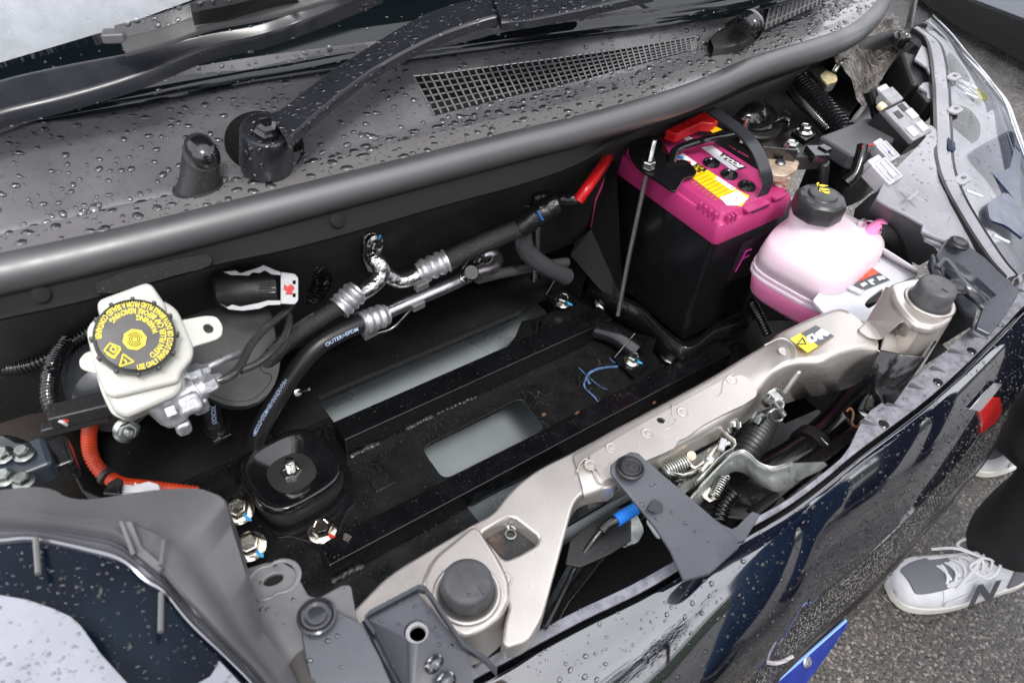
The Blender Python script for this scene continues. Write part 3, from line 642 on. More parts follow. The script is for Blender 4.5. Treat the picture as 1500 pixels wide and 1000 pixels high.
# labels
def lab(name, l, mat, par=bat, z=.7703, lift=0): return mk(name, Ws(l, z+lift), [tuple(range(len(l)))], mat, par, smooth=False)
lab('warning_label', [(1086, 303), (1098, 287), (1081, 278), (1019, 237), (1000, 226), (992, 231), (1007, 255), (1055, 292)][::-1], M('label_yellow', (.88, .60, .01), .35))
lab('label_corner', [(1065, 301), (1082, 301), (1096, 291), (1081, 279), (1054, 289)], M('label_white', (.85, .85, .85), .35), lift=.0003)
lab('label_band', [(992, 229), (1000, 224), (1021, 239), (1014, 244)], M('label_white2', (.85, .85, .86), .35), lift=.0003)
lab('label_strip', [(1047, 262), (1051, 258), (1078, 276), (1072, 279)], M('label_white3', (.85, .85, .86), .35), lift=.0004)
lab('brand_label', [(1027, 216), (1044, 213), (1084, 245), (1074, 251)], M('label_white4', (.80, .80, .84), .35))
lab('brand_block', [(1054, 229), (1060, 223), (1094, 245), (1084, 249)], blackPr, lift=.0003)
xd = (W(1054, 228, .77)-W(1090, 249, .77)).normalized(); yd = Z.cross(xd)
text('lettering', 'ECO.R', W(1073, 237, .7707), xd, yd, .0115, whitePr, bat, bold=.0006, shear=.25)
text('lettering', 'LONG LIFE', W(1058, 240, .7704), xd, yd, .0035, bluePr, bat)
text('lettering', '警告', W(1020, 247, .7706), xd, yd, .009, blackPr, bat, bold=.0002)
lab('label_block', [(1016, 241), (1020, 238), (1036, 248), (1031, 252)], blackPr, lift=.0002)
text('lettering', '警告', W(1026, 245, .7706), xd, yd, .006, yelM, bat)
for i in range(9):
    s = i/8; a = W(1014+s*45, 254+s*33, .7705); text('lettering', '火気厳禁換気充電中爆発', a+yd*(-.003)*0+(W(1035, 262, .77)-W(1020, 254, .77))*0, yd, -xd, .0033, M('label_orange_print', (.60, .22, .01), .5) if i == 0 else bpy.data.materials['label_orange_print'], bat, align='CENTER')
lathe('print_dot', W(1066, 270, .7709), Z, [(0, 0), (.0012, 0), (.0012, .0001), (0, .0001)], redP, bat, seg=12); lathe('print_dot', W(1072, 275, .7709), Z, [(0, 0), (.0012, 0), (.0012, .0001), (0, .0001)], bluePr, bat, seg=12)
for p in ((997, 231), (1008, 238)): lathe('print_dot', W(*p, .7709), Z, [(.0028, 0), (.0042, 0), (.0042, .0001), (.0028, .0001)], bluePr if p[0] < 1000 else redP, bat, seg=20)
text('lettering', '44B20R 46LX', W(1082, 222, .771), xd, yd, .006, pinkL, bat)
text('lettering', 'Pb', W(1080, 290, .7708), xd, yd, .006, darkPr, bat)
lab('small_label', [(993, 197), (1000, 194), (1015, 203), (1008, 208)], bpy.data.materials['label_white'])
lab('small_yellow_label', [(1035, 186), (1050, 186), (1058, 190), (1044, 195)], bpy.data.materials['label_yellow'], z=.785)
# sticker F on the case front
f0 = B(.06, .0008, -.075); prism('case_sticker', [On(*p, f0, -Y) for p in ((1088, 357), (1150, 322), (1150, 385), (1065, 413))], .0004, M('sticker_dark', (.03, .02, .028), .25), bat, n=-Y, bev=0)
mg = M('magenta_print', (.65, .05, .35), .4)
for a, b in (((1084, 386), (1093, 368)), ((1093, 368), (1101, 365)), ((1088, 379), (1098, 374)), ((1077, 398), (1084, 386))):
    vs, fs = tube_vf([On(*a, f0-Y*.001, -Y), On(*b, f0-Y*.001, -Y)], .0009, 6); mk('sticker_mark', vs, fs, mg, bat)
# carry strap: from rear under the seal forward to the front edge
stp = [(1040, 160, .83), (1060, 174, .829), (1088, 195, .825), (1108, 220, .817), (1120, 248, .803), (1124, 270, .788), (1118, 285, .774)]
cl = catmull([W(*p) for p in stp], 8); side = Vector((1, -.25, .2)).normalized()
loft('carry_strap', [[p-side*.0075+Z*.0015 for p in cl], [p+side*.0075+Z*.0015 for p in cl], [p+side*.0075-Z*.0015 for p in cl], [p-side*.0075-Z*.0015 for p in cl]], M('strap_black', (.02, .021, .025), .18, rvar=.05), bat, close_rows=True, angle=30)
# hold-down clamp, rod and nut
cm = thing('battery_clamp', 'black steel hold down clamp across the magenta battery lid with a threaded rod', 'clamp', W(950, 240, .775))
prism('clamp_plate', chk(Ws([(920, 203), (950, 194), (975, 212), (985, 236), (1005, 232), (1022, 251), (1017, 258), (1003, 260), (995, 272), (989, 283), (960, 262), (935, 247), (922, 228)], .779), 2, .22), .003, blackG, cm, bev=.0008)
cl = catmull([W(*p) for p in ((984, 238, .781), (990, 220, .788), (1010, 211, .792), (1040, 203, .795), (1075, 196, .79))], 6)
tube('clamp_bar', cl, .0055, blackG, cm, sm=False, flat=.6)
rod = [W(958, 204, .822), W(950, 240, .785), W(905, 462, .575)]
vs, fs = tube_vf([rod[1], W(922, 372, .66), rod[2]], .0032, 10); mk('rod', vs, fs, M('rod_zinc', (.22, .22, .21), .35, metal=.9, bump=.8, bs=900, bdist=.001), cm)
axr = (rod[0]-rod[1]).normalized(); q = []
for i in range(22): q += [(.0036, i*.0017), (.0029, i*.0017+.0008)]
lathe('threaded_end', rod[1], axr, [(0, 0)]+q+[(0, .0375)], zinc, cm, seg=14)
lathe('nut', rod[1]-axr*.001, axr, [(0, 0), (.0075, 0), (.0085, .001), (.0085, .006), (.007, .0075), (0, .0075)], zinc, cm, seg=6, angle=20)
lathe('nut_washer', rod[1]-axr*.003, axr, [(0, 0), (.0095, 0), (.0095, .0015), (0, .0015)], zinc, cm, seg=24)
tube('clamp_stud', [W(1087, 208, .79), W(1096, 172, .826)], .0036, zinc, cm, n=3)
# red terminal cover, hidden half under the seal
tc_ = thing('terminal_cover', 'red plastic terminal cover on the rear of the magenta battery', 'terminal cover', W(1010, 180, .80))
prism('cover_top', Ws([(975, 190), (1040, 158), (1054, 174), (1046, 181), (1028, 179), (992, 196)], .795), .014, redM, tc_, bev=.002)
# negative terminal clamp
tm = thing('battery_terminal', 'brass coloured battery terminal clamp with a grey bolt at the corner of the battery', 'battery terminal', W(1145, 250, .775))
lathe('post', W(1144, 268, .770), Z, [(.012, -.002), (.011, .0), (.0095, .004), (.0085, .010), (0, .010)], terM, tm, seg=28)
prism('clamp_plate', chk(Ws([(1122, 228), (1134, 220), (1150, 226), (1172, 236), (1168, 248), (1152, 258), (1132, 256), (1124, 246)], .79), 1, .15), .010, terM, tm, bev=.0015)
lathe('clamp_boss', W(1143, 239, .7905), Z, [(0, .003), (.005, .003), (.0065, .001), (.0065, 0), (0, 0)], zincD, tm, seg=20)
box('clamp_jaw', W(1150, 262, .780), .014, .012, .012, terM, tm, bev=.002, axes=frame(Z, Vector((.8, .5, 0))))
ct = thing('cable_connector', 'black cable terminal block with a silver bolt beside the brass clamp', 'terminal block', W(1170, 230, .785))
box('block', W(1178, 232, .785), .05, .024, .02, blackP, ct, axes=frame(Z, Vector((.9, -.42, 0))), bev=.002)
box('block_lid', W(1196, 226, .797), .022, .026, .012, blackG, ct, axes=frame(Z, Vector((.9, -.42, 0))), bev=.0015)
box('shield', W(1140, 226, .797), .045, .003, .018, blackG, ct, axes=frame(Z, Vector((.75, -.62, 0))), bev=.0008)
bolt('', W(1157, 219, .797), zinc, r=.0075, parent=ct, h=.008)
box('lid_tab', W(1208, 218, .803), .012, .014, .005, blackG, ct, bev=.001); ribbed('block_hose', [W(1206, 238, .785), W(1204, 260, .76), W(1200, 290, .72)], .0075, hoseM, ct)
# battery tray lip
tr = thing('battery_tray', 'black steel tray lip running round the foot of the battery', 'battery tray', W(1000, 505, .575))
e = catmull([W(*p, .576) for p in ((835, 375), (862, 405), (880, 425), (905, 442), (912, 447), (940, 462), (968, 490), (990, 508), (1003, 515), (1020, 510), (1045, 490), (1070, 482), (1100, 468))], 5)
loft('tray_lip', [[p+Z*.006 for p in e], [p+Z*.0072+Vector((.001, .001, 0)) for p in e], [p+Vector((.012, .012, .002)) for p in e]], blackG, tr, thick=0)
loft('tray_side', [[p+Z*.006 for p in e], [p-Z*.012 for p in e], [p+Vector((.004, .006, -.035)) for p in e]], blackS, tr, thick=.002)
vs, fs = tube_vf([p+Z*.0065 for p in e], .0011, 6); mk('tray_edge', vs, fs, M('edge_dark_metal', (.05, .05, .05), .2, metal=.6), tr)

prism('tray_wall', [W(884, 234, .754), W(902, 240, .757), W(912, 440, .58), W(880, 425, .59), W(836, 374, .62), W(843, 354, .64), W(866, 336, .655)], .003, bpy.data.materials['flange_paint'], tr, n=Vector((-.8, -.5, .2)), bev=0, flat=False)
# ------------------------------------------------------------------ helpers for this part
def arctext(s, R, a0, a1, size, o0, xd, yd, mat, par):
    cu = bpy.data.curves.new('t', 'FONT'); cu.body = s; cu.size = size; cu.align_x = 'LEFT'; cu.align_y = 'CENTER'; cu.resolution_u = 2; cu.offset = size*.018
    o = bpy.data.objects.new('t', cu); S.collection.objects.link(o); dg = bpy.context.evaluated_depsgraph_get()
    me = bpy.data.meshes.new_from_object(o.evaluated_get(dg)); bpy.data.objects.remove(o)
    w = max(v.co.x for v in me.vertices); k = (a1-a0)*R/w; zd = xd.cross(yd)
    for v in me.vertices:
        a = a0+v.co.x*k/R; rr = R-v.co.y; v.co = o0+xd*rr*math.cos(a)+yd*rr*math.sin(a)+zd*.0003
    return link('lettering', me, mat, par)
def pathtext(s, path, r, size, mat, par, start=0, flip=False, phi=0, sx=1, name='lettering'):
    cu = bpy.data.curves.new('t', 'FONT'); cu.body = s; cu.size = size; cu.align_y = 'CENTER'; cu.resolution_u = 2; cu.offset = size*.01
    o = bpy.data.objects.new('t', cu); S.collection.objects.link(o); dg = bpy.context.evaluated_depsgraph_get()
    me = bpy.data.meshes.new_from_object(o.evaluated_get(dg)); bpy.data.objects.remove(o)
    p = path; L = [0]
    for i in range(1, len(p)): L.append(L[-1]+(p[i]-p[i-1]).length)
    for v in me.vertices:
        s_ = start+v.co.x*sx; j = max(0, min(len(p)-2, int(np.searchsorted(L, s_))-1)); f = (s_-L[j])/(L[j+1]-L[j])
        c = p[j].lerp(p[j+1], f); t = (p[j+1]-p[j]).normalized(); n = (CAMPOS-c); n = (n-t*n.dot(t)).normalized(); sd_ = n.cross(t)
        a = v.co.y/r+phi; v.co = c+(n*math.cos(a)+sd_*math.sin(a))*(r+.0004)
    return link(name, me, mat, par)
def ferrule(c0, c1, r, mat, par, name='ferrule', k=3):
    a = (c1-c0); L = a.length; q = [(0, 0), (r*1.02, 0)]
    for i in range(k):
        for j in range(7): q.append((r*(1+.20*math.sin(math.pi*j/6)), L*(.08+(i+j/6)*.8/k)))
    q += [(r*1.0, L*.9), (r*1.16, L*.93), (r*1.16, L), (0, L)]
    return lathe(name, c0, a, q, mat, par, seg=28, angle=30)
def helix(a, b, r, turns, wire, mat, par, name='spring'):
    x, y, z = frame(b-a); n = int(turns*14)
    pts = [a+z*(b-a).length*i/n+(x*math.cos(i*2*math.pi/14)+y*math.sin(i*2*math.pi/14))*r for i in range(n+1)]
    vs, fs = tube_vf(pts, wire, 6); return mk(name, vs, fs, mat, par, angle=0)
def wall(name, top, h, mat, par=None, t=.0018, z=None, bev=.0006):
    p = [W(*q) for q in top] if len(top[0]) == 3 else Ws(top, z)
    return loft(name, [p, [q-Z*h for q in p]], mat, par, thick=t, off=0, angle=30)
# ------------------------------------------------------------------ BRAKE RESERVOIR
cc = W(198, 491, .86); vd = (CAMPOS-cc).normalized(); cn = (vd+Z*.30+X*.04).normalized()
cr_ = (CAMROT @ X); cr_ = (cr_-cn*cr_.dot(cn)).normalized(); cu_ = cn.cross(cr_)
RC = .0272
res = thing('brake_fluid_reservoir', 'white brake fluid reservoir with black and yellow lettered cap at the left of the bay', 'brake reservoir', cc-Z*.05)
p1 = cc-cn*.014; p2 = cc-cn*.022
def onp(l, p0, n=cn): return [On(x, y, p0, n) for x, y in l]
prism('tank_rear', rnd_poly(onp([(140, 440), (219, 411), (246, 450), (230, 500), (155, 500)], p1), .006), .035, whiteP, res, n=cn, bev=.003, seg=3)
prism('tank_upper', rnd_poly(onp([(124, 478), (160, 450), (238, 438), (260, 452), (284, 508), (283, 524), (266, 545), (262, 560), (158, 585), (140, 545)], p2+cn*.003), .008), .016, whiteP, res, n=cn, bev=.003, seg=3)
prism('tank_body', rnd_poly(onp([(136, 520), (260, 500), (267, 548), (268, 566), (258, 580), (186, 612), (168, 604), (153, 575)], p2-cn*.004), .008), .045, whiteP, res, n=(cn+Y*.0).normalized(), bev=.004, seg=3)
prism('seam_flange', rnd_poly(onp([(134, 525), (262, 498), (270, 552), (272, 566), (262, 583), (186, 616), (164, 608), (148, 575)], p2-cn*.022), .008), .003, whiteP, res, n=cn, bev=.001)
prism('mounting_ear', rnd_poly(onp([(258, 470), (300, 462), (318, 463), (327, 478), (325, 492), (316, 498), (282, 508), (262, 520)], p2-cn*.002), .005), .0035, whiteP, res, n=cn, bev=.001,
      holes=[rnd_poly(onp([(298, 476), (306, 474), (313, 480), (312, 486), (304, 488), (298, 483)], p2-cn*.002), .0015, 3)])
prism('mounting_ear', rnd_poly(onp([(140, 512), (124, 516), (115, 528), (118, 540), (132, 545), (146, 548)], p2-cn*.012), .004), .003, whiteP, res, n=cn, bev=.001)
lathe('neck', cc-cn*.02, cn, [(RC*.93, -.004), (RC*.93, .01)], whiteP, res, seg=40)
cap = lathe('cap', cc, cn, [(0, -.001), (RC*.90, -.001), (RC*.93, -.0004), (RC*.99, -.0012), (RC*1.0, -.003), (RC*1.01, -.013), (RC*.9, -.0135)], M('cap_black', (.018, .018, .018), .38, rvar=.06, bump=.1, bs=900), res, seg=64)
for i in range(12):
    a = 2*math.pi*(i+.3)/12; d = cr_*math.cos(a)+cu_*math.sin(a)
    box('cap_rib', cc+d*RC*1.0-cn*.0075, .003, .004, .011, blackP, cap if False else res, axes=(d.cross(cn), d, cn), bev=.0008)
D_ = math.radians
f0 = cc+cn*-.0008
arctext('USE ONLY FMVSS DOT3 OR DOT4 BRAKE FLUID FROM A SEALED CONTAINER', RC*.86, D_(-82), D_(192), .0056, f0, cr_, cu_, yelM, res)
arctext('CLEAN FILLER CAP BEFORE REMOVING', RC*.68, D_(-52), D_(152), .0056, f0, cr_, cu_, yelM, res)
arctext('WARNING', RC*.50, D_(12), D_(92), .0056, f0, cr_, cu_, yelM, res)
def cp(x, y, l=.0003): return f0+cr_*(x-198)/60*RC+cu_*(493-y)/54*RC+cn*l
prism('cap_octagon', [cp(198, 499, .0006)+(cr_*math.cos(D_(45*i+18))+cu_*math.sin(D_(45*i+18)))*RC*.29 for i in range(8)], .0006, yelM, res, n=cn, bev=0)
for r_, a0, a1 in ((.075, 0, 360), (.125, 0, 360), (.175, 20, 160), (.175, 200, 340)):
    pts = [cp(198, 499, .0008)+(cr_*math.cos(D_(a0+(a1-a0)*i/24))+cu_*math.sin(D_(a0+(a1-a0)*i/24)))*RC*r_ for i in range(25)]
    vs, fs = tube_vf(pts, .00035, 5); mk('cap_mark', vs, fs, blackPr, res)
for l in ([(181, 539), (200, 531), (184, 521), (181, 539)], [(190, 533), (186, 528)], [(157, 518), (164, 507), (179, 512), (172, 526), (157, 518)], [(161, 522), (172, 528), (180, 514)], [(165, 516), (168, 511), (174, 514), (171, 520), (165, 516)]):
    pts = [cp(*q, .0003) for q in l]
    for a, b in zip(pts[:-1], pts[1:]):
        vs, fs = tube_vf([a, b], .0006, 5); mk('cap_mark', vs, fs, yelM, res)
# master cylinder
mc = thing('brake_master_cylinder', 'cast aluminium brake master cylinder with pipe fittings under the white reservoir', 'master cylinder', W(250, 600, .79))
a = W(225, 572, .80); b = W(262, 603, .775)
lathe('cylinder_body', W(262, 606, .775), (W(262, 606, .775)-W(225, 572, .80)), [(0, .004), (.004, .004), (.0135, .001), (.015, -.004), (.015, -.05)], castA, mc, seg=32)
for p, q in (((240, 565, .79), (284, 548, .79)), ((258, 588, .785), (306, 562, .785))):
    A_, B_ = W(*p), W(*q)
    lathe('outlet_boss', A_, B_-A_, [(.0135, 0), (.0135, (B_-A_).length*.55), (.010, (B_-A_).length*.6), (.010, (B_-A_).length*.8), (0, (B_-A_).length*.8)], castA, mc, seg=24)
    lathe('pipe_nut', A_+(B_-A_)*.78, B_-A_, [(0, 0), (.0085, 0), (.0085, .010), (.006, .012), (.004, .018), (0, .018)], castA, mc, seg=6, angle=20)
box('casting_lug', W(268, 624, .768), .012, .012, .014, castA, mc, bev=.004); box('casting_lug', W(292, 592, .775), .014, .012, .016, castA, mc, bev=.004); box('casting_tag', W(250, 602, .796), .008, .008, .006, castA, mc, bev=.001, axes=frame(vd))
box('casting_lug', W(276, 590, .785), .02, .018, .02, castA, mc, bev=.005, axes=frame(vd))
bp_ = thing('brake_pipe', 'whitish short brake pipe leaving the upper port of the master cylinder', 'brake pipe', W(300, 540, .785))
tube('pipe', [W(286, 546, .785), W(312, 534, .785), W(332, 524, .78), W(350, 519, .77)], .0036, castA, bp_)
bp_ = thing('brake_pipe', 'long dark green brake pipe looping from the lower port up to the grey connector', 'brake pipe', W(320, 560, .78))
tube('pipe', [W(308, 561, .785), W(335, 552, .785), W(352, 535, .78), W(368, 505, .775), (W(392, 478, .765)), W(420, 455, .75), W(426, 444, .745), W(412, 438, .74), W(395, 440, .73)], .0036, M('pipe_olive', (.035, .037, .033), .25, rvar=.1, coat=.3), bp_)
tube('pipe_lower', [W(352, 543, .775), W(380, 530, .77), W(412, 500, .76), (W(424, 470, .75)), W(420, 450, .74)], .0034, bpy.data.materials['pipe_olive'], bp_)
# booster flange behind
bs_ = thing('brake_booster', 'dark grey rounded brake booster housing with a stud and nut below the reservoir', 'brake booster', W(180, 620, .72))
lathe('housing', W(165, 575, .735), (W(190, 640, .75)-W(165, 565, .71)), [(0, .02), (.02, .02), (.032, .012), (.036, 0), (.036, -.06)], M('booster_grey', (.04, .043, .05), .3, metal=.3, rvar=.1), bs_, seg=40)
bolt('', W(185, 630, .765), zincD, r=.0065, axis=Vector((.1, -.7, .5)), stud=.008, parent=bs_)
# ------------------------------------------------------------------ blower / sound cover and big connector
cv = thing('plastic_cover', 'matt black plastic cover with rounded lower edge behind the brake pipes', 'cover', W(340, 510, .70))
cvn = Vector((0, -.55, .83)).normalized(); c0 = W(350, 520, .705)
prism('cover_panel', chk([On(*p, c0, cvn) for p in ((268, 420), (330, 402), (395, 440), (408, 500), (412, 535), (400, 572), (372, 594), (335, 596), (300, 580), (275, 555), (262, 500))], 2), .02, M('cover_black', (.016, .017, .019), .36, bump=.25, bs=600, bdist=.0006, rvar=.06), cv, n=cvn, bev=.002)
prism('cover_rim', chk([On(*p, c0+cvn*.002, cvn) for p in ((395, 506), (408, 504), (412, 535), (400, 572), (372, 594), (335, 596), (300, 580), (300, 572), (335, 588), (370, 586), (392, 566), (400, 548), (382, 545), (380, 525))], 1), .004, blackP, cv, n=cvn, bev=.0008)
for p in ((284, 448), (405, 508)): lathe('screw_ear', On(*p, c0+cvn*.004, cvn), cvn, [(.0022, 0), (.0045, 0), (.005, -.002), (.005, -.006)], blackP, cv, seg=20)
con = thing('wiring_connector', 'large black wiring connector with a pale grey lever frame and red lock', 'connector', W(370, 420, .76))
A_ = W(318, 424, .765); B_ = W(408, 420, .765); cx_ = (B_-A_).normalized(); fr = frame(cx_, Z)
lathe('connector_body', A_, cx_, [(0, -.003), (.010, -.002), (.0155, .002), (.0165, .008), (.0165, .030), (.015, .034), (.015, (B_-A_).length)], blackP, con, seg=28, fn=lambda a, r, h: 1+.12*abs(math.cos(2*a)))
for i in range(3): box('latch_rib', W(392, 415+i*7, .783), .016, .0012, .0015, blackG, con, axes=(cx_, fr[1], fr[0]))
lv = M('lever_grey', (.42, .43, .44), .3, rvar=.06)
fz = W(424, 420, .785); fnn = (CAMPOS-fz).normalized()
def cz(l, dz=0): return [On(x, y, fz+fnn*dz, fnn) for x, y in l]
prism('lever_frame', rnd_poly(cz([(411, 398), (432, 401), (437, 407), (437, 440), (432, 446), (411, 445)]), .0015), .018, lv, con, n=fnn, bev=.001, holes=[cz([(429, 411), (433, 411), (433, 416), (429, 416)]), cz([(429, 430), (433, 430), (433, 435), (429, 435)])])
prism('red_lock', cz([(417, 416), (421, 420), (426, 416), (431, 420), (431, 424), (427, 427), (430, 431), (418, 431), (420, 426), (415, 424)], .0012), .003, redM, con, n=fnn, bev=.0004)
for l in ([(326, 398), (345, 396), (352, 400), (378, 392), (386, 388), (404, 396), (411, 398), (411, 403), (398, 402), (388, 396), (380, 400), (370, 399), (364, 404), (352, 403), (338, 403)],
          [(322, 444), (332, 450), (340, 446), (352, 449), (378, 444), (392, 440), (411, 440), (411, 446), (392, 447), (380, 452), (355, 455), (335, 453)]):
    prism('lever_arm', cz(l), .003, lv, con, n=fnn, bev=.0005)
ribbed('conduit', [W(380, 388, .75), W(420, 378, .75), W(455, 385, .74), W(468, 408, .72), W(455, 430, .70), W(438, 432, .69)], .0125, blackG, con, pitch=.004, depth=.22, seg=18)
# corrugated loom tubes, left
for l, pts, r in (('thin corrugated loom running up behind the white reservoir to the flange', [(-10, 542, .74), (40, 535, .745), (80, 518, .75), (110, 498, .76), (140, 475, .77), (180, 430, .79), (205, 405, .79)], .0055),
                  ('wet glinting corrugated loom curling down left of the white reservoir', [(100, 500, .76), (84, 520, .762), (74, 550, .765), (72, 580, .765), (82, 605, .76), (100, 615, .755)], .0065),
                  ('dark corrugated loom below the flange at the left edge', [(-20, 500, .76), (15, 488, .765), (40, 470, .77), (80, 445, .78), (130, 430, .79)], .005)):
    t = thing('wiring_loom', l, 'wiring loom', W(*pts[2])); ribbed('conduit', [W(*p) for p in pts], r, blackG, t, pitch=.0035, depth=.25)
lc = thing('sensor_connector', 'flat black sensor connector with orange wire end left of the reservoir foot', 'connector', W(130, 600, .76))
box('connector_body', W(128, 598, .765), .055, .018, .014, blackP, lc, axes=frame(Z, (W(160, 588, .76)-W(90, 605, .76))), bev=.002); box('connector_tail', W(112, 618, .755), .05, .01, .01, blackP, lc, axes=frame(Z, (W(160, 588, .76)-W(90, 605, .76))), bev=.002)
tube('wire', [W(84, 611, .768), W(92, 613, .768), W(100, 617, .765)], .0016, oranM, lc, n=3); tube('wire', [W(84, 615, .767), W(92, 618, .767), W(98, 622, .762)], .0014, whiteC, lc, n=3)
# strut tower and things at the left edge
st = thing('strut_tower', 'dark brown painted round strut tower at the left edge of the bay', 'strut tower', W(10, 640, .66))
lathe('tower', W(-10, 660, .62), Vector((.05, -.1, 1)), [(.085, -.12), (.078, 0), (.072, .04), (.066, .055), (.05, .062), (0, .064)], M('tower_paint', (.035, .029, .026), .35, rvar=.1, var=.3, vs=14, speck=.5), st, seg=48)
hd = thing('hose_clamp', 'blurred silver and dark clamp fitting at the left edge above the lamp housing', 'hose clamp', W(20, 680, .80))
tube('hose', [W(-30, 672, .80), W(0, 650, .81), W(30, 656, .81), W(44, 670, .80)], .006, blackG, hd)
box('clamp_block', W(20, 690, .80), .05, .03, .02, M('clamp_navy', (.02, .025, .035), .3), hd, bev=.004); box('clamp_block', W(70, 680, .785), .035, .03, .02, blackG, hd, bev=.003)
for p in ((5, 668), (35, 665), (8, 700), (35, 705)): bolt('', W(*p, .812), zincD, r=.0045, parent=hd)
# inner wing panels
tag(loft('inner_wing', [[W(-60, 560, .60), W(60, 600, .62), W(120, 720, .62), W(300, 800, .60)], [Vector((-.2, .56, .45)), Vector((-.02, .56, .42)), Vector((.02, .45, .42)), Vector((.03, .30, .42))]], darkI, None, thick=.003), 'dark inner wing panel below the brake reservoir', 'body panel')
# orange conduit
oc = thing('high_voltage_cable', 'orange corrugated high voltage conduit curving below the brake reservoir', 'cable', W(140, 680, .70))
ribbed('conduit', [W(134, 612, .74), W(130, 640, .72), W(134, 668, .70), W(150, 692, .69), W(178, 708, .69), W(225, 714, .69), W(290, 722, .68)], .0060, oranM, oc, pitch=.0032, depth=.12, seg=16)
lathe('cable_tie', W(156, 697, .692), (W(178, 708, .69)-W(140, 680, .695)), [(.0076, -.002), (.0082, -.002), (.0082, .002), (.0076, .002)], blackP, oc, seg=20)
wc = thing('white_clip', 'white toothed plastic clip on the orange conduit above the lamp housing', 'clip', W(210, 712, .70))
prism('clip_plate', Ws([(176, 720), (182, 708), (196, 710), (196, 704), (202, 708), (218, 704), (232, 708), (236, 720)], .715), .006, whiteC, wc, bev=.001)
prism('dark_flap', Ws([(150, 722), (158, 706), (172, 698), (180, 702), (178, 724)], .72), .003, blackG, wc, bev=.001)
# hose end fitting under the cover
hf = thing('hose_fitting', 'dull grey metal hose clamp on a short black hose left of the motor mount', 'hose fitting', W(320, 620, .58))
tube('hose', [W(308, 590, .62), W(313, 612, .60), W(318, 628, .585)], .0105, hoseM, hf); lathe('band', W(318, 626, .59), (W(322, 640, .57)-W(313, 612, .60)), [(.0115, -.004), (.013, -.004), (.0135, 0), (.0125, .005), (.0118, .005)], zincD, hf, seg=24)
box('band_tab', W(324, 638, .58), .02, .012, .006, zincD, hf, bev=.001); pathtext('XIOIOIX', [W(311, 585, .625), W(313, 612, .60), W(318, 628, .585)], .0105, .007, bpy.data.materials['pale_blue_print'], hf)
# ------------------------------------------------------------------ PIPES
def q3(l): return [Wy(x, y, Y_) for x, y, Y_ in l]
rf = thing('refrigerant_pipe', 'crinkled foil wrapped pipe with a flange bolt turning down to the left', 'pipe', Wy(548, 380, .585))
prism('pipe_flange', rnd_poly(q3([(533, 350, .594), (540, 342, .594), (550, 341, .594), (558, 350, .594), (560, 372, .594), (556, 400, .594), (540, 400, .594), (532, 380, .594)]), .004), .006, zinc, rf, n=-Y, bev=.001)
pth = q3([(547, 364, .588), (547, 376, .580), (556, 388, .572), (559, 400, .568), (548, 416, .563), (530, 428, .56), (512, 440, .556)])
tube('foil_pipe', pth, .0092, foil, rf)
bolt('', Wy(549, 356, .588), zinc, r=.0065, axis=-Y, parent=rf, pcol=blueP, pdir=(CAMROT @ Vector((.1, 1, 0))))
ferrule(*q3([(524, 425, .559), (496, 452, .553)]), .0118, castA, rf)
rf2 = thing('refrigerant_hose', 'speckled black braided hose leading from the foil pipe down to the left', 'hose', Wy(450, 480, .55))
pth = q3([(500, 447, .553), (470, 465, .55), (435, 488, .548), (400, 520, .545), (372, 560, .545)])
tube('braided_hose', pth, .0092, braidM, rf2); pathtext('ALNODA-NOITCIRCLE', catmull(pth, 8), .0094, .006, M('faint_print', (.12, .12, .12), .5), rf2, start=.03, phi=-.9)
rf3 = thing('refrigerant_pipe', 'crinkled foil wrapped pipe bending right to a ribbed ferrule', 'pipe', Wy(600, 400, .58))
tube('foil_pipe', q3([(556, 385, .59), (566, 402, .58), (585, 411, .575), (606, 406, .572), (625, 396, .57)]), .009, foil, rf3)
ferrule(*q3([(613, 400, .572), (655, 381, .566)]), .0118, castA, rf3)
rf4 = thing('refrigerant_hose', 'thick speckled black braided hose rising right towards the red cable', 'hose', Wy(720, 350, .56))
tube('braided_hose', q3([(650, 384, .567), (690, 364, .565), (730, 346, .56), (765, 330, .56), (790, 310, .555)]), .0125, braidM, rf4)
tube('taped_end', q3([(762, 333, .558), (785, 316, .553), (815, 297, .548)]), .0135, tapeM, rf4)
rf5 = thing('aluminium_pipe', 'bare aluminium pipe with ribbed ferrule looping up beside a black capped port', 'pipe', Wy(640, 430, .565))
tube('pipe', q3([(552, 464, .558), (600, 443, .56), (660, 417, .562), (695, 400, .565), (720, 392, .57), (728, 380, .58), (720, 370, .59), (705, 374, .594)]), .0078, alu, rf5)
ferrule(*q3([(565, 461, .556), (527, 474, .552)]), .0115, castA, rf5)
pc_ = Wy(688, 401, .55); pax = (CAMPOS-pc_+Z*.1+X*.25).normalized()
lathe('port_neck', pc_, pax, [(.008, -.022), (.0085, -.010), (.0098, -.009), (.0098, -.006), (.0085, -.005)], zinc, rf5, seg=28); lathe('port_cap', pc_, pax, [(0, .009), (.008, .009), (.0095, .0075), (.0098, -.003), (0, -.003)], blackG, rf5, seg=32)
prism('port_bracket', q3([(676, 395, .592), (690, 378, .592), (712, 372, .592), (716, 384, .592), (700, 396, .592)]), .004, zinc, rf5, n=-Y, bev=.0008); bolt('', Wy(702, 378, .588), zinc, r=.0055, axis=-Y, parent=rf5, pcol=blueP, pdir=(CAMROT @ Vector((0, 1, 0))))
rf6 = thing('aluminium_pipe', 'dull aluminium pipe running right behind the black hose towards the battery', 'pipe', Wy(760, 397, .59))
tube('pipe', q3([(700, 408, .575), (740, 399, .585), (790, 390, .59), (830, 384, .595)]), .0068, M('alu_dark', (.22, .22, .22), .4, metal=.8), rf6)
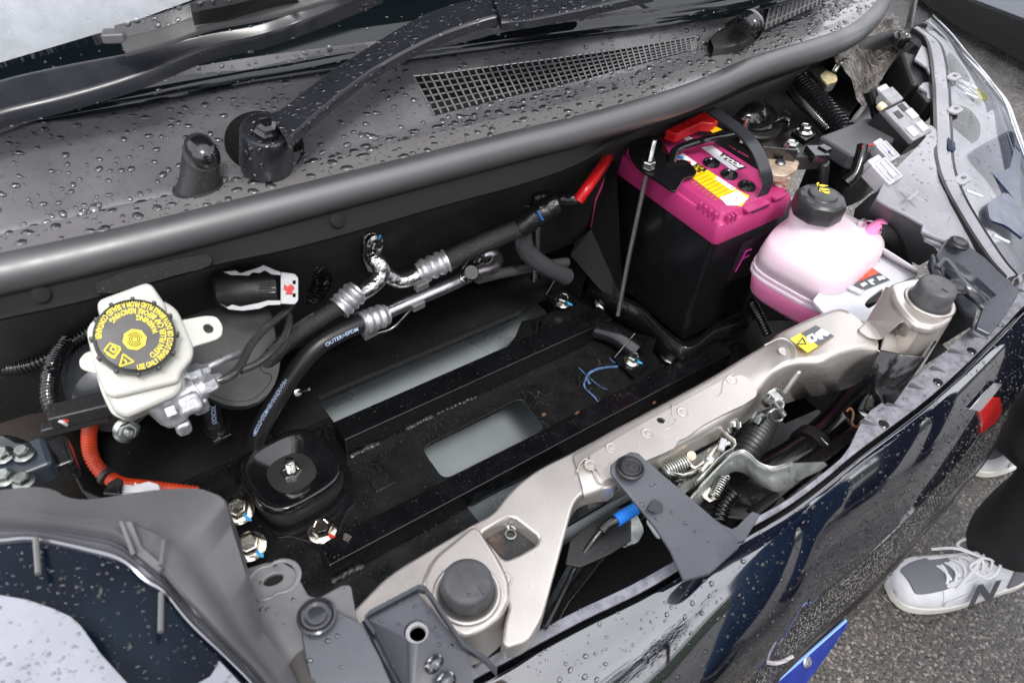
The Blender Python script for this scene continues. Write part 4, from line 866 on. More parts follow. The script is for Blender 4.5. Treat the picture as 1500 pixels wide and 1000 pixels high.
rf7 = thing('rubber_hose', 'smooth black hose bending down beside the battery from the taped joint', 'hose', Wy(790, 380, .57)); tube('hose', q3([(765, 335, .565), (770, 365, .565), (795, 388, .56), (830, 405, .56)]), .0115, M('hose_grey', (.05, .05, .055), .35, rvar=.05), rf7)
oh = thing('rubber_hose', 'smooth black rubber hose with white lettering sweeping down to the left', 'hose', Wy(440, 540, .55))
pth = q3([(532, 472, .552), (500, 486, .55), (466, 506, .548), (438, 536, .546), (412, 575, .545), (385, 620, .55), (372, 650, .56)])
tube('hose', pth, .0105, hoseM, oh); cp_ = catmull(pth, 12)
# print runs from the lower end up to the ferrule
rv = cp_[::-1]; Lh = sum((rv[i+1]-rv[i]).length for i in range(len(rv)-1))
pathtext('<MIDDLE>EPDM+IIR<INNER>PA<', rv, .0105, .0060, lblue, oh, start=.030, phi=.25, sx=.92); pathtext('OUTER>EPDM', rv, .0105, .0060, lblue, oh, start=Lh-.050, phi=-.45)
# clips and thin pipe
cl_ = thing('pipe_clip', 'small grey metal clips holding the thin pipe under the aluminium pipe', 'pipe clip', Wy(610, 445, .56))
for p in ((541, 488), (612, 447), (617, 418)): box('clip', Wy(p[0], p[1], .553), .016, .008, .009, M('clip_grey', (.3, .3, .29), .35, metal=.7) if p[0] == 541 else bpy.data.materials['clip_grey'], cl_, bev=.001, axes=frame(Z, Vector((.95, .1, 0))))
tube('thin_pipe', q3([(545, 490, .56), (575, 480, .56), (600, 455, .56), (620, 440, .565)]), .002, zincD, cl_)
tube('fir_clip', q3([(433, 576, .54), (440, 573, .535), (453, 570, .525)]), .0016, zinc, cl_, n=2); lathe('fir_clip_head', Wy(436, 575, .538), Vector((0, -.7, .6)), [(0, .003), (.004, .002), (.004, 0), (0, 0)], zinc, cl_, seg=14)
# red cable with tape
rc = thing('battery_cable', 'glossy red battery cable sleeve taped in black running under the flange', 'cable', W(860, 260, .76))
tube('red_sleeve', [W(846, 294, .745), W(862, 272, .76), W(884, 240, .765), W(900, 215, .75)], .0072, redM, rc)
tube('tape_wrap', [W(782, 290, .74), W(800, 288, .742), W(820, 292, .742), W(846, 292, .745)], .0075, tapeM, rc); tube('black_sleeve', [W(700, 296, .735), W(740, 290, .738), W(776, 286, .74)], .0085, foamM, rc)
lathe('red_band', W(776, 285, .74), (W(790, 290, .74)-W(770, 285, .74)), [(.0088, -.002), (.0092, -.002), (.0092, .002), (.0088, .002)], redM, rc, seg=20)
t = thing('wiring_loom', 'thin corrugated loom under the flange with glinting ridges', 'wiring loom', W(700, 305, .73)); ribbed('conduit', [W(630, 310, .73), W(668, 303, .73), W(700, 300, .728), W(740, 300, .728), W(782, 303, .728)], .0032, blackG, t, pitch=.0028, depth=.35)
t = thing('wiring_loom', 'vertical corrugated loom behind the taped pipe joint', 'wiring loom', W(785, 370, .66)); ribbed('conduit', [Wy(786, 330, .585), Wy(785, 370, .585), Wy(784, 410, .585)], .006, blackG, t, pitch=.004, depth=.3)
tube('label_print', q3([(788, 310, .54), (795, 322, .54)]), .0012, bluePr, t, n=2)
tag(mk('side_floor', [(.78, .24, .50), (1.06, .24, .50), (1.2, .75, .50), (.78, .75, .50)], [(0, 1, 2, 3)], darkI, None), 'dark floor of the right rear corner of the bay', 'floor panel', None, 'structure')
# ------------------------------------------------------------------ RADIATOR SUPPORT CROSSMEMBER
xm = thing('radiator_crossmember', 'champagne metallic painted steel crossmember spanning the front of the bay', 'crossmember', W(1000, 600, .74))
# left end: broad pressed plate with a window
o1 = [(505, 906), (530, 880), (568, 841), (629, 804), (690, 768), (722, 752), (740, 728), (762, 705), (792, 684), (840, 661), (900, 628), (930, 660), (905, 712), (874, 716), (853, 722), (840, 737), (830, 773), (816, 824), (803, 875), (793, 909), (772, 940), (735, 950), (738, 915), (748, 880), (720, 860), (640, 900), (560, 960)]
winp = [(704, 780), (750, 755), (790, 786), (786, 797), (760, 812), (742, 819), (735, 816)]
prism('left_plate', chk(Ws(o1, .742), 2, .22), .022, champ, xm, bev=.0032, seg=3, holes=[rnd_poly(Ws(winp, .742), .004, 3)])
# raised bead along the plate
for l, r in (([(560, 868), (600, 838), (640, 812), (690, 782)], .0022), ([(760, 720), (800, 700), (850, 672)], .002), ([(720, 830), (742, 826), (752, 845), (760, 860), (752, 872)], .0016)):
    p = catmull(Ws(l, .7415), 8); vs, fs = tube_vf([q-Z*.0010 for q in p], r*.62, 8); mk('pressed_bead', vs, fs, champ, xm, angle=0)
prism('inner_plate', Ws([(695, 775), (760, 745), (805, 790), (735, 835)], .728), .003, M('grimy_black', (.03, .03, .032), .35, var=.5, vs=60, speck=1.4, ss=500, rvar=.1), xm, bev=0)
lathe('hole_rim', W(748, 783, .7285), Z, [(.0028, 0), (.0045, 0), (.0048, .0012), (.0034, .0014), (.0028, 0)], zincD, xm, seg=20, cap=False)
mk('rust_patch', Ws([(703, 779), (722, 768), (742, 800), (738, 818), (722, 800)], .7284), [(0, 4, 3, 2, 1)], M('rust_brown_paint', (.10, .065, .05), .4, var=.6, vs=120), xm, smooth=False)
for l in ([(740, 762), (755, 775)], [(748, 758), (744, 776)], [(756, 762), (742, 772)]):
    vs, fs = tube_vf(Ws(l, .729), .0005, 5); mk('chalk_mark', vs, fs, whitePr, xm)
# main bar: rear edge, fold, front face
sec = [((838, 663), (856, 722), (862, 745), .744), ((900, 627), (912, 700), (925, 722), .744), ((948, 602), (950, 672), (962, 694), .744), ((996, 576), (1004, 643), (1012, 664), .744), ((1045, 549), (1060, 612), (1068, 634), .744),
       ((1091, 521), (1104, 578), (1116, 602), .746), ((1125, 501), (1130, 547), (1146, 592), .75), ((1146, 484), (1157, 531), (1178, 583), .757), ((1205, 457), (1202, 527), (1216, 576), .764), ((1234, 451), (1236, 514), (1247, 566), .767), ((1262, 468), (1262, 508), (1264, 556), .768), ((1280, 476), (1288, 510), (1278, 552), .766)]
rear, fold, fb = [], [], []
for a, b, c_, z in sec:
    rear.append(W(*a, z)); fold.append(W(*b, z)); p = W(*b, z); 
    q = Wy(c_[0], c_[1], p.y+.004); fb.append(q)
def rl(l): return catmull(l, 6)
R1, F1, B1 = rl(rear), rl(fold), rl(fb)
loft('top_rail', [[p+Vector((0, .002, -.03)) for p in R1], [p+Vector((0, .001, -.004)) for p in R1], [p-Z*.001+Vector((0, -.0015, 0)) for p in R1], [p.lerp(q, .12) for p, q in zip(R1, F1)], [p.lerp(q, .5) for p, q in zip(R1, F1)], [p.lerp(q, .88) for p, q in zip(R1, F1)],
      [p+Vector((0, .001, -.0012)) for p in F1], [p+Vector((0, -.001, -.005)) for p in F1], [p.lerp(q, .5) for p, q in zip(F1, B1)], B1, [p+Vector((0, .012, -.002)) for p in B1]], champ, xm, thick=0, angle=70)
# welded overlay in the middle with scalloped front edge
ov = [(862, 668), (905, 640), (996, 589), (1060, 555), (1085, 548), (1100, 556), (1109, 570), (1108, 580), (1090, 592), (1060, 606), (1030, 622), (1006, 640), (994, 644), (988, 655), (970, 664), (950, 672), (925, 688), (900, 700), (890, 703), (880, 696)]
prism('overlay_plate', rnd_poly(Ws(ov, .7466), .003, 3), .0035, champ, xm, bev=.0012, seg=2, holes=[[W(968, 615, .7466)+Vector((math.cos(a), math.sin(a), 0))*.0036 for a in [2*math.pi*i/20 for i in range(20)]]])
lathe('hole_dark', W(968, 615, .7440), Z, [(0, 0), (.0038, 0), (.0038, .0004), (0, .0004)], bpy.data.materials['hole_dark'], xm, seg=20)
for l in ([(845, 690), (850, 678), (860, 672), (870, 690), (880, 706), (893, 700)], [(985, 592), (984, 606), (990, 616), (984, 624), (974, 628)], [(1046, 583), (1056, 576), (1060, 558), (1072, 548), (1078, 552)],
          [(1120, 505), (1145, 495), (1162, 505), (1166, 520), (1158, 530)], [(1290, 515), (1275, 505), (1262, 490), (1258, 476)]):
    p = catmull(Ws(l, .7468 if l[0][0] < 1100 else .764), 8); vs, fs = tube_vf([q-Z*.0004 for q in p], .0008, 8); mk('pressed_line', vs, fs, champ, xm, angle=0)
for p in ((865, 680, .7475), (948, 634, .7475), (1000, 603, .7475), (1072, 556, .7475), (1148, 514, .757), (1320, 488, .775), (896, 655, .7475), (740, 848, .7430)):
    c = W(p[0], p[1], p[2]-.0005); lathe('spot_weld', c, Z, [(.0056, -.0002), (.0050, .0002), (.0045, 0), (.003, .0001), (0, .0002)], champ, xm, seg=24, angle=0)
box('pressed_rib', Wy(1160, 560, .215), .006, .004, .028, champ, xm, bev=.0018, axes=frame(Vector((.35, 0, 1)), X))
# sticker with warning triangle, book and icons
stn = Z
s0 = prism('warning_sticker', rnd_poly(Ws([(1157, 496), (1195, 476), (1222, 492), (1183, 516)], .7662), .001, 2), .0004, M('sticker_yellow', (.85, .60, .02), .35), xm, bev=0)
prism('sticker_dark', Ws([(1173, 488), (1195, 476), (1222, 492), (1199, 506)], .7666), .0003, darkPr, xm, bev=0)
def poly_on(l, z, mat, par, name='sticker_icon'): return mk(name, Ws(l, z), [tuple(range(len(l)))[::-1]], mat, par, smooth=False)
poly_on([(1166, 505), (1176, 493), (1182, 504)], .7668, blackPr, xm); poly_on([(1170, 503), (1175, 497), (1179, 503)], .7669, bpy.data.materials['sticker_yellow'], xm)
poly_on([(1182, 492), (1190, 488), (1198, 493), (1196, 499), (1188, 503), (1182, 499)], .7669, whitePr, xm); poly_on([(1186, 493), (1190, 491), (1193, 496), (1189, 498)], .767, darkPr, xm)
poly_on([(1194, 488), (1203, 481), (1216, 488), (1212, 492), (1204, 491), (1206, 496), (1200, 497)], .7669, whitePr, xm)
# left tower for the rubber stop
tw = [(614, 858), (634, 816), (668, 789), (690, 770), (699, 771), (712, 790), (731, 820), (745, 850), (747, 876), (735, 900), (708, 922), (684, 932), (663, 925), (643, 905)]
prism('stop_tower', chk(Ws(tw, .752), 2, .2), .010, champ, xm, bev=.004, seg=4)
a_ = chk(Ws(tw, .744), 2, .2); b_ = [p+(p-W(685, 855, .744))*.15-Z*.04 for p in a_]
loft('tower_skirt', [a_, [p.lerp(q, .5) for p, q in zip(a_, b_)], b_], champ, xm, closed=True)
lathe('stop_seat', W(684, 868, .7525), Z, [(.0245, -.0002), (.0235, .0012), (.0215, .0014), (.020, -.0006), (.0185, -.0012), (0, -.0012)], champ, xm, seg=48, angle=0)
rs1 = thing('rubber_stop', 'grey rubber bump stop on the left end of the champagne crossmember', 'bump stop', W(685, 866, .753))
c = W(684, 866, .7515)
lathe('stop_body', c, Z, [(.0188, 0), (.0190, .003), (.0186, .010), (.0178, .0148), (.0165, .0168), (.013, .0176), (0, .0178)], rubG, rs1, seg=48, angle=60)
box('moulded_nub', W(707, 862, .7695), .0035, .007, .0014, rubG, rs1, bev=.0005)
# right tower
tw = [(1303, 414), (1330, 407), (1356, 405), (1380, 420), (1400, 442), (1399, 462), (1384, 475), (1368, 480), (1345, 476), (1326, 460), (1310, 440)]
prism('stop_tower', chk(Ws(tw, .803), 2, .2), .012, champ, xm, bev=.005, seg=4)
mk_ = [(1303, 414, .803), (1326, 462, .800), (1345, 478, .795), (1322, 470, .795), (1304, 486, .785), (1291, 498, .772), (1272, 494, .771), (1257, 483, .771), (1268, 474, .773), (1285, 446, .787)]
prism('tower_leg', chk([W(*p) for p in mk_], 1, .18), .0035, champ, xm, n=Vector((-.3, -.5, .8)), bev=.0012, flat=False)
wing = [(1298, 484, .772), (1316, 472, .776), (1345, 474, .774), (1371, 482, .768), (1366, 500, .755), (1358, 524, .738), (1340, 521, .744), (1320, 519, .752), (1290, 518, .762)]
prism('tower_wing', chk([W(*p) for p in wing], 1, .15), .003, champ, xm, n=Vector((.2, -.4, .9)), bev=.001, flat=False)
loft('tower_skirt', [[W(*p) for p in ((1330, 462, .795), (1350, 480, .795), (1372, 482, .795), (1392, 470, .795), (1402, 448, .795))], [W(*p)+Vector((.0, .0, -.07)) for p in ((1330, 462, .795), (1350, 480, .795), (1374, 484, .795), (1396, 472, .795), (1406, 448, .795))]], champ, xm)
loft('end_face', [[W(*p) for p in ((1290, 514, .766), (1320, 520, .767), (1356, 524, .769), (1372, 500, .78))], [W(*p)-Z*.09 for p in ((1288, 514, .766), (1318, 522, .767), (1352, 526, .769), (1370, 502, .78))]], blackG, xm, thick=.002)
lathe('stop_seat', W(1362, 441, .8035), Z, [(.0245, -.0002), (.0235, .0012), (.0215, .0014), (.020, -.0006), (.0185, -.0012), (0, -.0012)], champ, xm, seg=48, angle=0)
rs2 = thing('rubber_stop', 'rain specked grey rubber bump stop on the raised right end of the crossmember', 'bump stop', W(1362, 441, .803))
lathe('stop_body', W(1361, 441, .803), Z, [(.0186, 0), (.0188, .004), (.0184, .014), (.0178, .0185), (.0165, .0205), (.013, .0215), (0, .0217)], rubG, rs2, seg=48, angle=60)
box('moulded_nub', W(1385, 424, .8255), .003, .006, .0012, rubG, rs2, bev=.0004)
# ------------------------------------------------------------------ HOOD LATCH
la = thing('hood_latch', 'zinc plated hood latch with folded brackets, springs and a long release lever', 'hood latch', W(1060, 680, .70))
wall('mounting_bracket', [(1081, 603), (1066, 610), (1054, 619), (1055, 626), (1064, 632), (1068, 637), (1077, 643), (1078, 650), (1073, 656), (1062, 662), (1050, 672), (1040, 684), (1020, 704)], .018, zinc, la, z=.715)
wall('side_plate', [(956, 678), (962, 674), (969, 674), (974, 684), (980, 690), (1000, 694), (1015, 690), (1030, 680)], .012, zinc, la, z=.715)
prism('latch_plate', Ws([(975, 690), (1010, 672), (1050, 648), (1062, 655), (1030, 700), (1000, 725)], .695), .003, zincL, la, bev=.0006)
bolt('', W(1070, 622, .708), zinc, r=.0065, parent=la, axis=Vector((.3, -.6, .6)))
for l, r in (([(1036, 672), (1048, 656), (1062, 650), (1068, 648)], .0026), ([(1010, 668), (1012, 680), (1020, 684), (1030, 676)], .0022), ([(1026, 690), (1036, 678), (1044, 676)], .003)):
    tube('catch_link', Ws(l, .712), r, goldz, la, flat=.6)
box('catch_pad', W(1058, 651, .715), .014, .006, .004, whiteC, la, axes=frame(Z, Vector((.8, .5, 0))), bev=.001); box('catch_pad', W(1040, 673, .712), .007, .006, .004, whiteC, la, bev=.001)
lathe('bush', W(1012, 668, .714), Vector((-.3, -.3, .9)), [(0, .003), (.0042, .003), (.0048, .001), (.0045, -.004), (0, -.004)], terM, la, seg=20)
helix(W(972, 690, .708), W(1004, 676, .708), .0085, 9, .0011, zinc, la)
box('spring_drum', W(992, 692, .702), .024, .016, .014, zinc, la, axes=frame(Z, Vector((.8, .5, 0))), bev=.006, seg=3)
# release lever
tp = catmull(Ws([(1002, 742), (1030, 708), (1060, 676), (1075, 663), (1088, 660), (1100, 667), (1112, 678), (1130, 684), (1150, 680), (1160, 676)], .705), 6)
bt = catmull(Ws([(1010, 752), (1042, 720), (1066, 694), (1082, 690), (1096, 696), (1108, 706), (1122, 714), (1140, 720), (1160, 712), (1166, 704)], .684), 6)
loft('release_lever', [tp, [p.lerp(q, .15)+Vector((0, .001, -.002)) for p, q in zip(tp, bt)], [p.lerp(q, .5)+Vector((0, .004, -.002)) for p, q in zip(tp, bt)], bt], zincL, la, thick=.0022, off=0)
prism('lever_tip', [W(*p) for p in ((1156, 678, .705), (1180, 677, .704), (1207, 676, .703), (1212, 681, .70), (1200, 690, .69), (1178, 700, .685), (1160, 708, .683))], .0022, zincL, la, n=Vector((0, -.6, .8)), bev=.0006, flat=False)
tpe = [p+Z*.0004 for p in tp]; vs, fs = tube_vf(tpe, .0012, 6); mk('lever_edge', vs, fs, zinc, la)
helix(W(1046, 727, .69), W(1060, 700, .692), .0052, 8, .0008, zinc, la); tube('spring_hook', Ws([(1060, 702), (1064, 697), (1068, 698), (1066, 704)], .694), .0009, zinc, la)
prism('spring_tab', Ws([(1028, 722), (1040, 712), (1046, 726), (1050, 730), (1040, 735), (1030, 728)], .69), .0015, goldz, la, bev=.0004); lathe('tab_hole', W(1040, 726, .6905), Z, [(0, 0), (.0018, 0), (.0018, .0003), (0, .0003)], blackPr, la, seg=12)
lc2 = thing('corrugated_tube', 'short black corrugated tube below the latch spring', 'corrugated tube', W(1050, 750, .67)); ribbed('conduit', [W(1075, 722, .67), W(1060, 740, .665), (W(1052, 765, .66)), W(1045, 785, .65)], .007, blackG, lc2, pitch=.0042, depth=.25)
# sensor with ring on the front face
sn = thing('sensor', 'small silver sensor plug with a wire ring on the shaded front of the crossmember', 'sensor', Wy(1135, 592, .20))
bolt('', Wy(1130, 582, .215), zinc, r=.007, axis=Vector((-.3, -.9, .2)), parent=sn, h=.01)
lathe('sensor_pin', Wy(1133, 588, .205), Vector((.2, -.8, -.5)), [(0, .016), (.003, .016), (.0035, .004), (.0045, 0)], zincD, sn, seg=12)
p_ = [Wy(1137+11*math.cos(a), 608+9*math.sin(a), .195) for a in [2*math.pi*i/20 for i in range(21)]]; vs, fs = tube_vf(p_, .0012, 6); mk('wire_ring', vs, fs, alu, sn)
vs, fs = tube_vf(catmull([Wy(1140, 584, .20), Wy(1148, 590, .198), Wy(1145, 600, .196)], 6), .0008, 6); mk('wire', vs, fs, whiteC, sn)
bolt('small black and white plug below the crossmember overlay plate', Wy(1108, 611, .215), zincD, r=.006, axis=Vector((0, -1, .2)))
# ------------------------------------------------------------------ dark pipes and shrouds in front of the crossmember
pp = thing('air_duct_pipe', 'fat smooth black pipe running diagonally down under the crossmember', 'pipe', W(1200, 640, .60))
tube('pipe', [W(1300, 545, .63), W(1262, 580, .62), W(1222, 630, .61), W(1170, 672, .60), W(1110, 705, .59)], .024, blackG, pp, seg=24)
lathe('band', W(1190, 655, .605), (W(1170, 672, .60)-W(1222, 630, .61)), [(.0245, -.007), (.026, -.007), (.026, .007), (.0245, .007)], blackP, pp, seg=32)
t = thing('air_duct_pipe', 'wet black moulded duct end beneath the zinc release lever', 'duct', W(1110, 740, .62)); tube('duct', [W(1060, 690, .60), W(1085, 725, .61), W(1120, 745, .62), W(1160, 735, .63), (W(1200, 712, .635))], .022, M('duct_wet', (.02, .02, .021), .16, bump=.3, bs=200, bdist=.002, rvar=.06), t, seg=24); tube('duct_mouth', [W(1108, 768, .64), W(1122, 755, .64), W(1145, 740, .645)], .016, blackP, t)
t = thing('corrugated_tube', 'dark corrugated tube half hidden behind the latch', 'corrugated tube', W(1095, 650, .66)); ribbed('conduit', [W(1075, 690, .65), W(1092, 660, .66), W(1110, 630, .66), W(1120, 600, .65)], .016, blackP, t, pitch=.005, depth=.15)
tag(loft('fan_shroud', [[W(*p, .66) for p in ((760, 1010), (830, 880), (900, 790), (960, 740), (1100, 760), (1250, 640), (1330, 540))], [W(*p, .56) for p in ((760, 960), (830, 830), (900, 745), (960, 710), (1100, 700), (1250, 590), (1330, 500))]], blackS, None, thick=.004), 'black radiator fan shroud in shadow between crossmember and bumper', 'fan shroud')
o = prism('radiator_bracket', Ws([(835, 790), (870, 762), (905, 742), (925, 750), (925, 790), (895, 810), (850, 830), (828, 825)], .70), .003, blackP, None, bev=.001); tag(o, 'flat black bracket left of the blue cable sleeve under the crossmember', 'bracket')
o = prism('lower_bracket', chk(Ws([(895, 775), (930, 745), (945, 775), (935, 795), (912, 802)], .69), 1, .15), .003, zincD, None, bev=.001); tag(o, 'small dark metal plate with two holes behind the blue cable sleeve', 'bracket')
for p in ((903, 786), (910, 784)): mk('plate_hole', [W(p[0]+2.5*math.cos(a), p[1]+4*math.sin(a), .6912) for a in [i*.6283 for i in range(10)]], [tuple(range(10))[::-1]], whiteC, o, smooth=False)
cb_ = thing('release_cable', 'thin black release cable ending in a bright blue sleeve', 'cable', W(850, 830, .70))
tube('cable', [W(798, 918, .705), W(818, 880, .70), W(840, 835, .695), (W(862, 800, .70)), W(885, 772, .708), W(906, 760, .712)], .0024, blackG, cb_); tube('cable_end', [W(880, 778, .708), W(893, 766, .71), W(908, 758, .712)], .0045, blackG, cb_)
tube('blue_sleeve', [W(903, 762, .712), W(915, 754, .713), W(931, 745, .714)], .0056, blueT, cb_, n=3)
t = prism('white_marked_tab', chk(Ws([(946, 762), (950, 760), (965, 778), (968, 788), (962, 786), (955, 776)], .70), 1, .2), .002, whiteC, None, bev=.0004); tag(t, 'small white tab showing past the left edge of the long clip bracket', 'tab')
ht = thing('cable_clip_bracket', 'rusty wet cable clip on a black bracket near the right bumper strip', 'bracket', W(1265, 605, .68))
box('bracket_plate', W(1275, 600, .67), .05, .035, .02, M('wet_black', (.008, .008, .008), .12, bump=1, bs=140, bdist=.004), ht, bev=.006); bolt('', W(1271, 602, .683), zincD, r=.007, parent=ht)
vs, fs = tube_vf(catmull(Ws([(1240, 602), (1246, 598), (1250, 606), (1248, 620), (1256, 625), (1262, 616)], .685), 6), .0013, 6); mk('wire_clip', vs, fs, rustM, ht)
tube('bright_wire', Ws([(1203, 641), (1208, 647), (1213, 651)], .66), .0009, zinc, ht, n=2)
# long flat clip bracket
lb = thing('clip_bracket', 'long flat dark grey bracket with a round push clip reaching the bumper', 'bracket', W(960, 740, .76))
pts = [(894, 691, .762), (895, 680, .762), (906, 670, .762), (923, 661, .762), (936, 663, .762), (945, 672, .762), (1023, 738, .748), (1078, 786, .725), (1084, 800, .718), (1040, 840, .712), (1002, 850, .715), (982, 806, .73), (960, 772, .742)]
prism('bracket_plate', [W(*p) for p in pts], .0035, bluG, lb, bev=.001, flat=False)
prism('bracket_step', [W(*p) for p in ((1048, 762, .715), (1075, 775, .715), (1102, 748, .712), (1114, 752, .712), (1092, 790, .710), (1060, 800, .71))], .006, bluG, lb, bev=.001, flat=False)
c = W(923, 686, .7625)
lathe('push_clip', c, Z, [(.0118, 0), (.0118, .0016), (.0102, .0026), (.0094, .0018), (.0088, .0034), (.0078, .0038), (.0068, .0028), (.003, .0028), (.0022, .0036), (0, .0036)], blackP, lb, seg=28)
blotch(962, 742, .7515, .0085, M('wet_blotch', (.01, .012, .018), .08), n=11, name='wet_patch', par=lb)
# ------------------------------------------------------------------ left front brackets
fb2 = thing('fender_bracket', 'grey plastic lamp bracket with an oval slot at the lower left of the bay', 'bracket', W(400, 870, .78))
hole = [W(400+13*math.cos(a)*1.1, 848+7.5*math.sin(a)-4*math.cos(a), .775) for a in [2*math.pi*i/20 for i in range(20)]]
prism('bracket_plate', chk(Ws([(330, 820), (362, 831), (388, 823), (412, 821), (431, 832), (440, 850), (452, 871), (467, 874), (500, 856), (514, 855), (521, 897), (560, 1060), (380, 1060), (330, 940)], .775), 1, .12), .004, M('bracket_grey', (.16, .16, .165), .36, rvar=.08, var=.25, vs=30, bump=.2, bs=500, bdist=.0004), fb2, bev=.0015, holes=[hole])
prism('slot_shadow', [W(400+13*math.cos(a)*1.1, 848+7.5*math.sin(a)-4*math.cos(a), .772) for a in [2*math.pi*i/20 for i in range(20)]], .001, bpy.data.materials['hole_dark'], fb2, bev=0)
lathe('slot_rim', W(400, 848, .7755), Z, [(.0165, -.0003), (.0155, .0007), (.0140, .0008), (.0130, -.0004)], bpy.data.materials['bracket_grey'], fb2, seg=32, up=W(420, 840, .775)-W(400, 848, .775), fn=lambda a, r, h: .72+.42*abs(math.cos(a)), angle=0, cap=False)
prism('dark_arch', chk(Ws([(425, 1030), (418, 985), (430, 960), (452, 945), (468, 1030)], .7765), 1, .2), .001, M('arch_taupe', (.045, .04, .037), .5), fb2, bev=0)
fb3 = thing('clip_plate', 'bluish grey plastic plate with a round push clip beside the left headlamp', 'bracket', W(465, 903, .79))
prism('plate', [W(*p) for p in ((437, 893, .785), (452, 884, .785), (475, 880, .785), (500, 897, .785), (530, 912, .785), (556, 960, .78), (600, 1060, .765), (470, 1060, .77), (446, 960, .78))], .004, bluG, fb3, bev=.0012, flat=False)
c = W(464, 903, .7862); lathe('push_clip', c, Z, [(.0125, 0), (.0125, .0016), (.011, .0024), (.0102, .0014), (.0095, .0032), (.0082, .0036), (.006, .0026), (.004, .0032), (0, .0026)], M('clip_dark', (.03, .031, .036), .2, rvar=.05), fb3, seg=28)
tb = thing('tray_bracket', 'dark rimmed plastic tray bracket with a round hole beside the left rubber stop', 'bracket', W(610, 920, .765))
prism('tray_floor', [W(*p) for p in ((536, 905, .762), (612, 866, .762), (690, 968, .748), (700, 1060, .735), (600, 1060, .735))], .004, bluG, tb, bev=0, flat=False, holes=[[W(610, 924, .7605)+Vector((math.cos(a), math.sin(a), 0))*.0083 for a in [2*math.pi*i/24 for i in range(24)]]])
lathe('hole_insert', W(612, 927, .757), Z, [(.0082, .0), (.0056, .0), (.0054, -.003), (.0083, -.004)], whiteC, tb, seg=28, cap=False)
lathe('insert_floor', W(612, 930, .75), Z, [(0, 0), (.009, 0)], zincD, tb, seg=20)
rim = [W(*p) for p in ((548, 930, .768), (533, 908, .768), (540, 900, .768), (612, 862, .768), (622, 864, .768), (632, 876, .768), (678, 946, .758), (712, 968, .75), (728, 985, .745))]
loft('tray_rim', [[p-Z*.006 for p in rim], rim, [p+Vector((.002, .0025, .0005)) for p in rim], [p+Vector((.002, .0035, -.006)) for p in rim]], M('rim_dark', (.028, .03, .038), .22, rvar=.06), tb, angle=30)
loft('tray_side', [[W(*p) for p in ((533, 908, .768), (560, 960, .758), (600, 1030, .745))], [W(*p) for p in ((541, 906, .761), (568, 958, .752), (610, 1030, .738))]], bpy.data.materials['rim_dark'], tb, thick=.002)
for p, r in (((636, 972), .006), ((652, 1000), .007)):
    c = W(*p, .757); lathe('water_bead', c, Z, [(r, -.0005), (r*.95, .001), (r*.7, .0022), (r*.3, .0028), (0, .003)], water, tb, seg=20, fn=lambda a, r, h: 1+.2*math.sin(a*2+1), angle=0)
# ------------------------------------------------------------------ COOLANT RESERVOIR
rt = thing('coolant_reservoir', 'milky plastic coolant reservoir half full of pink coolant with a black screw cap', 'coolant reservoir', W(1190, 430, .66))
cx, cy = .764, .354
def ring(z, hx, hy, e=4.6, n=48, ox=0, oy=0, rot=.18):
    q = []
    for i in range(n):
        a = 2*math.pi*i/n; k = 1/((abs(math.cos(a))**e+abs(math.sin(a))**e)**(1/e)); x, y = hx*k*math.cos(a), hy*k*math.sin(a)
        q.append(Vector((cx+ox+x*math.cos(rot)-y*math.sin(rot), cy+oy+x*math.sin(rot)+y*math.cos(rot), z)))
    return q
HX, HY = .076, .058
loft('lower_tank', [ring(.655, .05, .03), ring(.658, HX*.80, HY*.78), ring(.668, HX*.92, HY*.92), ring(.685, HX*.97, HY*.97), ring(.697, HX, HY)], pinkF, rt, closed=True, capped=True, angle=0)
loft('tank_seam', [ring(.697, HX*1.0, HY*1.0), ring(.6975, HX*1.03, HY*1.04), ring(.701, HX*1.03, HY*1.04), ring(.7015, HX*1.0, HY*1.0), ring(.705, HX*1.0, HY*1.0), ring(.7055, HX*1.02, HY*1.03), ring(.708, HX*1.02, HY*1.03), ring(.709, HX*.99, HY*.99)], tankM, rt, closed=True, angle=50)
loft('upper_tank', [ring(.708, HX*1.0, HY*1.0), ring(.724, HX*.995, HY*.99, 4.6), ring(.737, HX*.97, HY*.96, 4.4), ring(.744, HX*.91, HY*.91, 4.0, oy=.002), ring(.7505, HX*.66, HY*.70, 2.6, ox=-.005, oy=.008), ring(.757, .032, .030, 2, ox=-.012, oy=.018), ring(.768, .0265, .0265, 2, ox=-.016, oy=.022), ring(.782, .0262, .0262, 2, ox=-.016, oy=.022)], tankM, rt, closed=True, capped=True, angle=0)
cc2 = Vector((cx-.016, cy+.022, .776)); cc2 = W(1194, 312, .776)
lathe('cap', cc2, Z, [(.0275, 0), (.0285, .002), (.0285, .016), (.0275, .021), (.025, .0235), (.0175, .0245), (.0165, .0255), (.0155, .0272), (.013, .0278), (0, .0278)], M('coolant_cap', (.028, .028, .029), .36, rvar=.06, bump=.15, bs=800, bdist=.0004), rt, seg=72, fn=lambda a, r, h: 1+(.05*(abs(math.sin(a*4))**6) if r > .024 and h < .022 else 0), angle=30)
for i, l in enumerate(([(1197, 271), (1204, 270), (1214, 272), (1205, 274)], [(1199, 275), (1214, 277), (1216, 279), (1203, 278)], [(1203, 279), (1216, 281), (1214, 284), (1208, 283)], [(1196, 268), (1200, 267), (1198, 274), (1203, 281), (1200, 280)])):
    mk('cap_icon', Ws(l, cc2.z+.0282), [tuple(range(len(l)))], yelM, rt, smooth=False)
